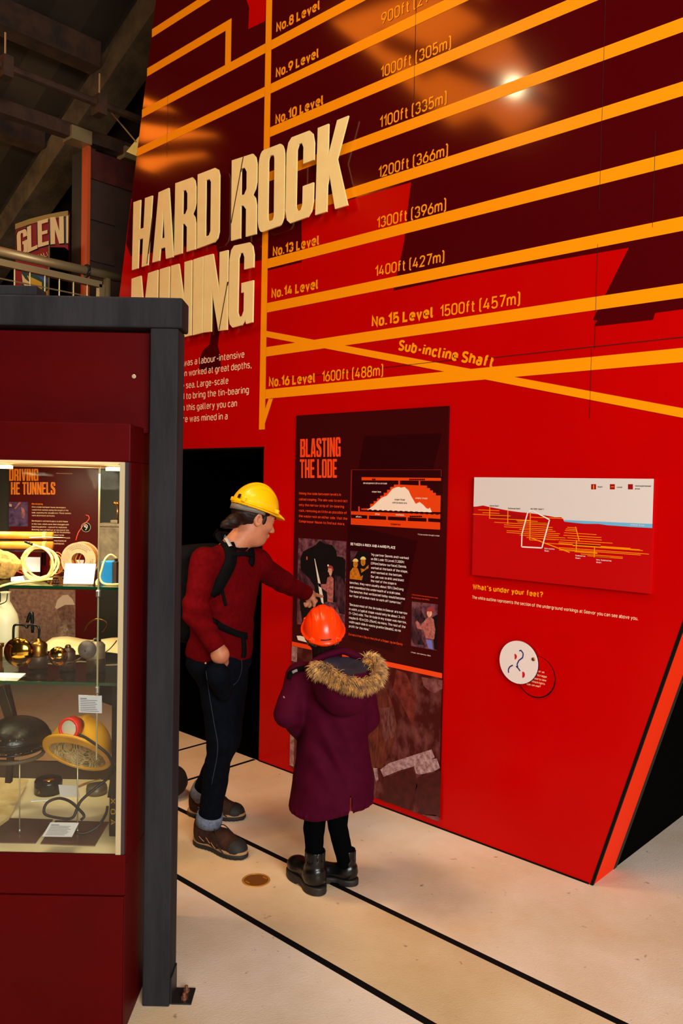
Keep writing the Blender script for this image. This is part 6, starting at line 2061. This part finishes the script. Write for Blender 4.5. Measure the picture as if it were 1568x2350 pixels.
V, F = sdf_mesh(jeans_f, (-.82, 3.44, .10), (-.34, 4.28, zh + .06), .006)
jn = obj('jeans', (V, F), M_JEAN, man, 'C', True)
M_CUFF = mat('pale_denim_cuff', (100, 106, 124), .9, col2=(72, 80, 98), scale=80)
for an, kn, top, h in ((Ran, Rkn, .0, .052), (Lan, Lkn, .0, .055)):
    ax = (kn - an) / np.linalg.norm(kn - an)
    zc = an + ax * (.118 - an[2]) / ax[2]
    obj('turned_cuff', lathe([(.052, .0), (.062, .001), (.0635, .026), (.0625, h), (.050, h + .002)], 32, tuple(zc), tuple(ax)), M_CUFF, jn, 'C', True)
q, n_ = surf(472, 1522, jeans_f, 3.3, 4.0, .001)
obj('rivet', lathe([(.005, 0), (.004, .002), (.001, .003)], 10, tuple(q), tuple(n_)), MATS['brass_cover'], jn, 'C')
obj('side_seam', ribbon([(553, 1505), (554, 1535), (546, 1560), (535, 1572)], jeans_f, .003, .0012, 3.3, 4.0, 16), mat('seam_thread', (36, 42, 54), .8), jn, 'C', True)
obj('side_seam', ribbon([(474, 1540), (482, 1600), (492, 1660), (500, 1720), (486, 1800)], jeans_f, .003, .0012, 3.3, 4.0, 24), MATS['seam_thread'], jn, 'C', True)

# walking shoes
M_SHOE = mat('brown_suede', (58, 32, 19), .8, col2=(36, 19, 12), scale=24, bump=.2, bscale=200, spec=.2)
M_SOLE = mat('black_sole', (22, 20, 19), .7)
M_MIDS = mat('tan_midsole', (150, 116, 78), .7)
M_LACE = mat('dark_lace', (18, 13, 11), .8)


def shoe(heel, toe, par):
    heel, toe = np.array(heel, float), np.array(toe, float)
    L = np.linalg.norm(toe - heel)
    s = L / .285
    a = math.atan2(toe[1] - heel[1], toe[0] - heel[0])
    R = rot(0, 0, a)
    T = lambda p: tuple(np.array((heel[0], heel[1], 0)) + R @ (np.array(p) * s))
    up = blend([rc((.052, 0, .060), (.046, 0, .098), .042, .044), (rc((.055, 0, .055), (.16, .0, .052), .043, .040), .04), (rc((.16, 0, .050), (.235, .004, .036), .040, .030), .04), (el((.225, .004, .030), (.055, .046, .034)), .03)], .04)
    shape = lambda p: np.maximum(up(p), .022 - p[:, 2])
    shape2 = lambda p: -smin(-np.maximum(shape(p), p[:, 2] - .118), rc((.046, 0, .11), (.046, 0, .2), .036)(p), .004)
    org = np.array((heel[0], heel[1], 0))
    lo, hi = np.minimum(heel, toe) - .08, np.maximum(heel, toe) + .08
    lo[2], hi[2] = .0, .16
    sh = obj('shoe', sdf_mesh(local(shape2, org, R, s), lo, hi, .004), M_SHOE, par, 'C', True)

    def sole2d(p, gr):
        q = p[:, :2]
        A = np.sqrt((((q - np.array((.045, 0))) / np.array((.050 + gr, .039 + gr))) ** 2).sum(1))
        B = np.sqrt((((q - np.array((.205, .003))) / np.array((.082 + gr, .050 + gr))) ** 2).sum(1))
        return smin(smin((A - 1) * .039, (B - 1) * .05, .03), rc((.06, 0, 0), (.2, 0, 0), .034 + gr)(np.concatenate((q, 0 * q[:, :1]), 1)), .02)
    sl = lambda p: np.maximum(sole2d(p, .004) + .0025 * (np.sin(p[:, 0] * 330) > .2) * (p[:, 2] < .009), np.abs(p[:, 2] - .0105) - .0095)
    ms = lambda p: np.maximum(sole2d(p, .0015), np.abs(p[:, 2] - .026) - .0065)
    obj('sole', sdf_mesh(local(sl, org, R, s), lo, hi, .0038), M_SOLE, sh, 'C', True)
    obj('midsole', sdf_mesh(local(ms, org, R, s), lo, hi, .0038), M_MIDS, sh, 'C', True)
    cap = lambda p: np.maximum(np.maximum(up(p) - .002, .236 - p[:, 0] - .35 * np.abs(p[:, 1])), .024 - p[:, 2])
    obj('toe_cap', sdf_mesh(local(cap, org, R, s), lo, hi, .004), mat('dark_toe_rubber', (20, 17, 15), .7), sh, 'C', True)
    lf = local(shape2, org, R, s)
    parts = []
    for i in range(5):
        x = .105 + .022 * i
        z = .094 - .0085 * i
        parts.append(tube([T((x, -.026, z - .010)), T((x + .004, 0, z + .004)), T((x + .010, .026, z - .010))], .0028 * s, 6, smooth_n=8))
        parts.append(tube([T((x, .026, z - .010)), T((x + .004, 0, z + .005)), T((x + .010, -.026, z - .010))], .0028 * s, 6, smooth_n=8))
    parts.append(tube([T((.105, 0, .098)), T((.13, -.03, .110)), T((.165, -.046, .075)), T((.14, -.048, .07)), T((.11, -.01, .099))], .0024 * s, 6, smooth_n=20))
    parts.append(tube([T((.105, 0, .098)), T((.15, .012, .112)), T((.19, .02, .086)), T((.15, .035, .082)), T((.11, .01, .099))], .0024 * s, 6, smooth_n=20))
    parts.append(tube([T((.11, -.01, .099)), T((.17, -.052, .055)), T((.215, -.062, .030))], .0024 * s, 6, smooth_n=10))
    obj('laces', join(*parts), M_LACE, sh, 'C', True)
    for i in range(4):
        x = .065 + .034 * i
        P_, N_ = [], []
        for k in range(6):
            p = np.array((x + .012 * k / 5 * 2, -.06, .062 - .012 * (i > 1) - .004 * k))
            for _ in range(40):
                d = float(shape2(p[None])[0])
                if d < .0008:
                    break
                p[1] += d * .8
            P_.append(np.array(T(p + np.array((0, -.001, 0)))))
            N_.append(R @ np.array((0, -1, .25)))
        obj('stripe', ribbon3(P_, N_, .0032, .0015), M_MIDS, sh, 'C', True)
    return sh


shoe(GF(451, 1932), GF(562, 1972), man)
shoe(GF(434, 1868), GF(561, 1880), man)

# rucksack
M_PACK = mat('black_rucksack', (15, 14, 16), .8, col2=(10, 9, 11), scale=60, spec=.05)
fdir = np.array((math.cos(AX - math.pi / 2), math.sin(AX - math.pi / 2), 0))
pc = chest - fdir * .205 + np.array((0, 0, -.05))
pack = obj('rucksack', sdf_mesh(lambda p: smin(rbx(pc, (.145, .075, .235), .06, RT)(p), rbx(pc - fdir * .07 + np.array((0, 0, -.06)), (.11, .04, .13), .035, RT)(p), .03) + .003 * wob(p, 30), pc - .33, pc + .33, .008), M_PACK, man, 'C', True)
jm = jumper_f
M_STR = mat('black_strap', (9, 9, 10), .9, spec=.06)
obj('shoulder_strap', ribbon([(497, 1226), (512, 1234), (524, 1252), (529, 1272), (527, 1292), (516, 1316), (500, 1345), (486, 1368)], jm, .058, .010, 3.2, 4.1, 34, .001), M_STR, pack, 'C', True)
obj('strap_reflector', ribbon([(508, 1224), (520, 1238), (529, 1254)], lambda p: jm(p) - .011, .017, .002, 3.2, 4.1, 12, .0012), mat('reflective_grey', (176, 172, 168), .4), pack, 'C', True)
obj('shoulder_strap', ribbon([(571, 1254), (576, 1268), (577, 1284), (574, 1296)], jm, .034, .008, 3.2, 4.2, 14, .001), M_STR, pack, 'C', True)
obj('chest_strap', ribbon([(528, 1274), (545, 1273), (562, 1273), (576, 1277)], jm, .020, .005, 3.2, 4.2, 18, .008), M_STR, pack, 'C', True)
obj('waist_strap', ribbon([(489, 1424), (505, 1436), (525, 1446), (545, 1455), (566, 1460)], jm, .030, .005, 3.2, 4.2, 24, .002), M_STR, pack, 'C', True)
obj('strap_tail', ribbon([(556, 1458), (558, 1475), (559, 1496), (557, 1508)], jm, .026, .004, 3.2, 4.2, 14, .004), M_STR, pack, 'C', True)
obj('strap_tail', ribbon([(508, 1345), (512, 1365), (518, 1390)], jm, .014, .003, 3.2, 4.2, 12, .003), M_STR, pack, 'C', True)

# ---------------------------------------------------------------- the child
kid = thing('person', 'child in an orange hard hat and plum parka seen from behind', 'person', (-.04, 3.46, 0))
cn, cb1, cb2, cb3 = g(752, 1512, 3.44), g(764, 1590, 3.44), g(766, 1690, 3.44), g(762, 1800, 3.45)
cLs, cLe, cLw = g(690, 1556, 3.45), g(662, 1640, 3.40), g(705, 1678, 3.54)
cRs, cRe, cRw = g(828, 1560, 3.47), g(840, 1648, 3.50), g(800, 1668, 3.62)
LH, LK, LA = g(735, 1800, 3.45), g(721, 1900, 3.44), g(722, 2008, 3.42)
RH_, RK, RA = g(775, 1800, 3.47), g(775, 1895, 3.47), g(797, 1990, 3.478)
KR = frame3(math.radians(97), math.radians(-16), math.radians(-3))
khc = g(742, 1447, 3.45)
KH = khc - KR @ np.array((-.006, 0, .040))
khead = local(head_sdf(None), KH, KR, .80)
kb = blend([el(cb1, (.105, .075, .12)), (el(cb2, (.11, .08, .15)), .05), (rc(cLs, cRs, .042), .04), (rc(cLs, cLe, .036, .03), .03), (rc(cLe, cLw, .03, .022), .02), (rc(cRs, cRe, .036, .03), .03), (rc(cRe, cRw, .03, .022), .02), (rc(LH, LK, .055, .036), .04), (rc(LK, LA, .036, .028), .02),
            (rc(RH_, RK, .055, .036), .0), (rc(RK, RA, .036, .028), .0), (rc(cn, KH, .04, .04), .03)], .04)
hl = hand_sdf(cLw, (.75, .6, .1), (.2, -.2, 1), (-.5, .7, .1), .72)
hr_ = hand_sdf(cRw, (-.8, .5, .1), (-.1, -.2, 1), (.5, .7, .1), .72)
kbm = mcat(sdf_mesh(lambda p: kb(p), (-.32, 3.2, .05), (.25, 3.75, 1.15), .008), sdf_mesh(khead, KH - .2, KH + .2, .0045), sdf_mesh(hl, cLw - .1, cLw + .16, .0032), sdf_mesh(hr_, cRw - .16, cRw + .14, .0032))
obj('body', kbm, M_SKIN, kid, 'C', True)
V, F = sdf_mesh(local(lambda p: np.maximum(blend([el((-.014, 0, .028), (.108, .088, .108)), (el((-.075, 0, -.07), (.045, .066, .07)), .03)], .03)(p) + .002 * np.sin(p[:, 1] * 300), p[:, 0] - .045) * 1.0 + np.maximum(p[:, 2] - .03, 0) * 4, KH, KR, .80), KH - .2, KH + .17, .005)
obj('hair', (V, F), M_HAIR, kid, 'C', True)
M_ORH = mat('orange_hat_plastic', (246, 58, 2), .28, spec=.5)
khat = hardhat(khc, KR @ np.array(Matrix.Rotation(math.radians(-6), 3, 'Y')), .83, M_ORH, 'hard_hat', kid, .104, .128)
KHR = KR @ np.array(Matrix.Rotation(math.radians(-6), 3, 'Y'))
kp = lambda p: np.array(hat_pt(khc, KHR, .83, p))
obj('hat_harness', tube([tuple(kp((.098 * math.cos(a), .088 * math.sin(a), -.024))) for a in np.linspace(0, 2 * math.pi, 36)[:-1]], .012, 8, closed=True, flat=.35), MATS['grey_harness'], khat, 'C', True)
khf = local(lambda p: el((0, 0, 0), (.136, .104, .128))(p), khc, KHR, .83)
obj('hat_label', ribbon([(737, 1468.5), (749, 1468.5), (760, 1466.5)], khf, .0042, .0012, 3.1, 3.6, 8, .0032), M_BLKEN, khat, 'C')

M_PLUM = mat('plum_parka', (66, 2, 28), .8, col2=(58, 1, 24), scale=18, bump=.12, bscale=240, spec=.08)
hemA, hemB = g(690, 1864, 3.40), g(860, 1840, 3.44)
hs = (hemB[2] - hemA[2]) / (hemB[0] - hemA[0])
coat_b = blend([el(cb1, (.130, .105, .135)), (el(cb2, (.150, .120, .20)), .07), (el(cb3, (.178, .150, .19)), .08), (el(cb3 + np.array((-.012, 0, -.09)), (.172, .145, .10)), .06), (rc(cLs, cRs, .058), .05), (rc(cLs, cLe, .060, .058), .03), (rc(cLe, cLw, .058, .046), .02), (rc(cRs, cRe, .060, .056), .03),
                (rc(cRe, cRw, .056, .046), .02), (rc(cn + np.array((0, 0, -.04)), cn + np.array((0, 0, .012)), .070, .058), .03)], .06)


def coat_f(p):
    d = coat_b(p)
    d = d + .004 * wob(p, 22, 2.0) + .009 * np.sin(p[:, 2] * 38 + p[:, 0] * 42 + 1.5 * np.sin(p[:, 0] * 21)) * np.exp(-((p[:, 0] - cb2[0] + .06) ** 2 + (p[:, 2] - cb2[2] + .03) ** 2) / .016)
    d = d + .003 * np.sin(p[:, 2] * 80 + p[:, 0] * 20) * np.exp(-((p - cLe) ** 2).sum(1) / .006)
    hem = hemA[2] + hs * (p[:, 0] - hemA[0]) - .010 * np.sin((p[:, 0] - hemA[0]) * 19)
    d = d - (.004 + .0022 * np.sin(p[:, 0] * 210 + 3 * np.sin(p[:, 0] * 40)) + .002 * np.sin(p[:, 1] * 200)) * np.exp(-((p[:, 2] - hem - .014) ** 2) / .0002)
    d = d + .006 * np.sin(p[:, 0] * 30 + p[:, 2] * 6 + 2 * np.sin(p[:, 2] * 9)) * np.clip((cb2[2] - p[:, 2]) / .2, 0, 1)
    d = np.maximum(d, hem - p[:, 2])
    inner = coat_b(p) + .016
    d = np.maximum(d, -np.maximum(inner, p[:, 2] - cb3[2]))
    sl_ = np.abs(p[:, 0] - (g(806, 1840, 3.3)[0])) - .0045 - .012 * np.clip((hem + .02 - p[:, 2]) / .05, 0, 1)
    cut = np.maximum(np.maximum(sl_, p[:, 2] - hem - .075), p[:, 1] - cb3[1])
    d = np.maximum(d, -cut)
    return d


V, F = sdf_mesh(coat_f, (-.36, 3.22, .28), (.24, 3.74, 1.14), .0058)
coat = obj('parka', (V, F), M_PLUM, kid, 'C', True)
q = g(806, 1842, 3.33)
obj('slit_lining', box(q[0] - .024, q[0] + .024, q[1] + .002, q[1] + .006, hemA[2] + hs * (q[0] - hemA[0]) + .012, hemA[2] + hs * (q[0] - hemA[0]) + .07), mat('red_lining', (150, 6, 14), .5), coat, 'C')
# hood thrown back, its rim trimmed with fur
hc_ = g(787, 1566, 3.33)
hn = np.array((.06, -.26, .96))
hn /= np.linalg.norm(hn)
hp0 = g(786, 1530, 3.30)
HRt = rot(0, math.radians(10), 0)


def hood_f(p):
    d = blend([el(hc_, (.128, .105, .130), HRt), (el(g(798, 1612, 3.30), (.075, .05, .05)), .04), (rc(g(712, 1535, 3.42), g(722, 1530, 3.40), .03, .03), .03)], .04)(p) + .002 * wob(p, 30, 1.0)
    inn = el(hc_ + np.array((0, 0, .02)), (.118, .094, .118), HRt)(p)
    d = np.maximum(d, -inn)
    return np.maximum(d, (p - hp0) @ hn)


V, F = sdf_mesh(hood_f, hc_ - .2, hc_ + .2, .0052)
hood = obj('hood', (V, F), M_PLUM, coat, 'C', True)


def lin_f(p):
    d = el(hc_, (.124, .101, .126), HRt)(p)
    q = p - hp0
    h = q @ hn
    r2 = (q * q).sum(1) - h * h
    return np.maximum(d, h + .014 - 1.0 * np.minimum(r2, .0135)) + .0012 * wob(p, 50)


V, F = sdf_mesh(lin_f, hc_ - .18, hc_ + .18, .004)
obj('hood_lining', (V, F), mat('grey_lining', (52, 45, 56), .8, col2=(38, 33, 42), spec=.1, scale=12), coat, 'C', True)
obj('hood_back_rim', tube([tuple(p) for p in (g(708, 1536, 3.34), g(722, 1520, 3.36), g(740, 1507, 3.37), g(765, 1498, 3.38), g(790, 1494, 3.39), g(815, 1504, 3.39), g(834, 1508, 3.38))], .016, 10, smooth_n=30), M_PLUM, coat, 'C', True)
fur = [g(725, 1536, 3.285), g(738, 1532, 3.25), g(754, 1539, 3.225), g(772, 1552, 3.205), g(799, 1564, 3.195), g(825, 1569, 3.20), g(850, 1562, 3.225), g(864, 1545, 3.27), g(864, 1526, 3.32), g(852, 1513, 3.355), g(840, 1512, 3.38)]
fp = smooth_path(fur, 260)
core = obj('fur_trim', tube([tuple(p) for p in fp[::6]], .016, 8), mat('fur_core', (110, 74, 40), .9), coat, 'C', True)
Vf, Ff = [], []
cen = hc_ + np.array((0, .02, .02))
for i in range(5200):
    k = rnd.randrange(len(fp))
    b = np.array(fp[k])
    out = b - cen
    out[2] *= .4
    out = out / np.linalg.norm(out)
    tng = fp[min(k + 1, len(fp) - 1)] - fp[max(k - 1, 0)]
    tng = tng / np.linalg.norm(tng)
    upv = np.cross(out, tng)
    th = rnd.uniform(0, 2 * math.pi)
    rad = out * math.cos(th) + upv * math.sin(th)
    b = b + rad * .013
    clump = math.sin(k * .55) * .35
    d = rad * .75 + out * .75 + np.array((0, -.1, -.45)) + tng * (clump + rnd.uniform(-.3, .3)) + np.array([rnd.uniform(-.25, .25) for _ in range(3)])
    d = d / np.linalg.norm(d)
    ln = rnd.uniform(.026, .052)
    mid = b + d * ln * .55
    tip = b + d * ln * .9 + np.array((0, 0, -.008)) + tng * clump * .006
    s1 = np.cross(d, tng)
    s1 = s1 / (np.linalg.norm(s1) + 1e-9)
    s2 = np.cross(d, s1)
    n0 = len(Vf)
    r0 = .0011
    for c_, r_ in ((b, r0), (mid, r0 * .8)):
        for a in (0, 2.09, 4.19):
            Vf.append(tuple(c_ + (s1 * math.cos(a) + s2 * math.sin(a)) * r_))
    Vf.append(tuple(tip))
    for a in range(3):
        l = (a + 1) % 3
        Ff.append((n0 + a, n0 + l, n0 + 3 + l, n0 + 3 + a))
        Ff.append((n0 + 3 + a, n0 + 3 + l, n0 + 6))
obj('fur_strands', (Vf, Ff), mat('tan_fur', (232, 180, 104), .7, col2=(124, 96, 78), scale=42, detail=6, lo=.4, hi=.62, spec=.2), core, 'C')
# shoulder strap with grey buckle on the near side
obj('shoulder_strap', ribbon([(664, 1558), (668, 1546), (682, 1538), (698, 1534), (708, 1530)], coat_f, .022, .005, 3.1, 3.7, 20, .001), M_STR, coat, 'C', True)
obj('buckle', ribbon([(672, 1544), (677, 1541), (683, 1539)], lambda p: coat_f(p) - .007, .012, .003, 3.1, 3.7, 6, .001), mat('grey_buckle', (110, 116, 120), .4), coat, 'C')
obj('sleeve_mark', ribbon([(651, 1598), (653.5, 1602)], coat_f, .005, .0006, 3.1, 3.7, 4, .001), mat('pale_mark', (150, 120, 125), .6), coat, 'C')
# leggings and boots
M_LEG = mat('black_leggings', (5, 5, 6), .95, spec=.02)
lg_f = blend([el(g(757, 1810, 3.46), (.105, .08, .08)), (rc(LH, LK, .062, .043), .04), (rc(LK, LA, .043, .036), .02), (rc(RH_, RK, .062, .043), .0), (rc(RK, RA, .043, .036), .0)], .04)
obj('leggings', sdf_mesh(lambda p: np.maximum(lg_f(p) + .001 * wob(p, 70), .06 - p[:, 2]), (-.22, 3.3, .05), (.16, 3.6, .60), .006), M_LEG, kid, 'C', True)
M_BOOT = mat('black_leather_boot', (9, 9, 10), .3, spec=.5, bump=.15, bscale=60)
M_BSOLE = mat('dark_brown_sole', (36, 26, 17), .6, col2=(17, 14, 11), scale=30)


def boot(heel, toe, top, par):
    heel, toe = np.array(heel, float), np.array(toe, float)
    L = np.linalg.norm(toe - heel)
    s = L / .235
    a = math.atan2(toe[1] - heel[1], toe[0] - heel[0])
    R = rot(0, 0, a)
    org = np.array((heel[0], heel[1], 0))
    up = blend([rc((.050, 0, .07), (.052, 0, top), .040, .041), (el((.046, 0, .062), (.046, .039, .05)), .02), (rc((.06, 0, .058), (.165, 0, .052), .036, .034), .03), (el((.182, .0, .050), (.050, .042, .034)), .02)], .03)
    shp = lambda p: np.maximum(np.maximum(up(p) + .0016 * np.sin(p[:, 2] * 190 + p[:, 0] * 60) * np.exp(-((p[:, 2] - .10) ** 2) / .0006), .030 - p[:, 2]), p[:, 2] - top - .006)
    shp2 = lambda p: np.maximum(shp(p), -rc((.052, 0, top - .03), (.052, 0, top + .1), .037)(p))
    lo, hi = np.minimum(heel, toe) - .08, np.maximum(heel, toe) + .08
    lo[2], hi[2] = -.005, top * s + .03
    b = obj('boot', sdf_mesh(local(shp2, org, R, s), lo, hi, .004), M_BOOT, par, 'C', True)

    def sole2d(p, gr):
        q = np.concatenate((p[:, :2], 0 * p[:, :1]), 1)
        return smin(el((.046, 0, 0), (.052 + gr, .042 + gr, 1))(q), smin(el((.168, 0, 0), (.070 + gr, .047 + gr, 1))(q), rc((.06, 0, 0), (.16, 0, 0), .037 + gr)(q), .02), .02)
    sl = lambda p: np.maximum(np.maximum(sole2d(p, 0), np.abs(p[:, 2] - .0165) - .016), -rbx((.105, 0, 0), (.022, .1, .008), .003)(p)) + .0008 * (np.sin(p[:, 2] * 900) > 0)
    obj('sole', sdf_mesh(local(sl, org, R, s), lo, hi, .0038), M_BSOLE, b, 'C', True)
    T = lambda p: tuple(org + R @ (np.array(p) * s))
    for sy in (-1, 1):
        obj('zip', tube([T((.052, sy * .0405, top)), T((.052, sy * .0405, .10)), T((.055, sy * .041, .055))], .0016, 6, smooth_n=8), mat('dark_zip', (60, 58, 56), .4, metal=.5), b, 'C', True)
    return b


boot(GF(738, 2056), GF(668, 1999), .155, kid)
boot(GF(820, 2031), GF(716, 2013), .165, kid)
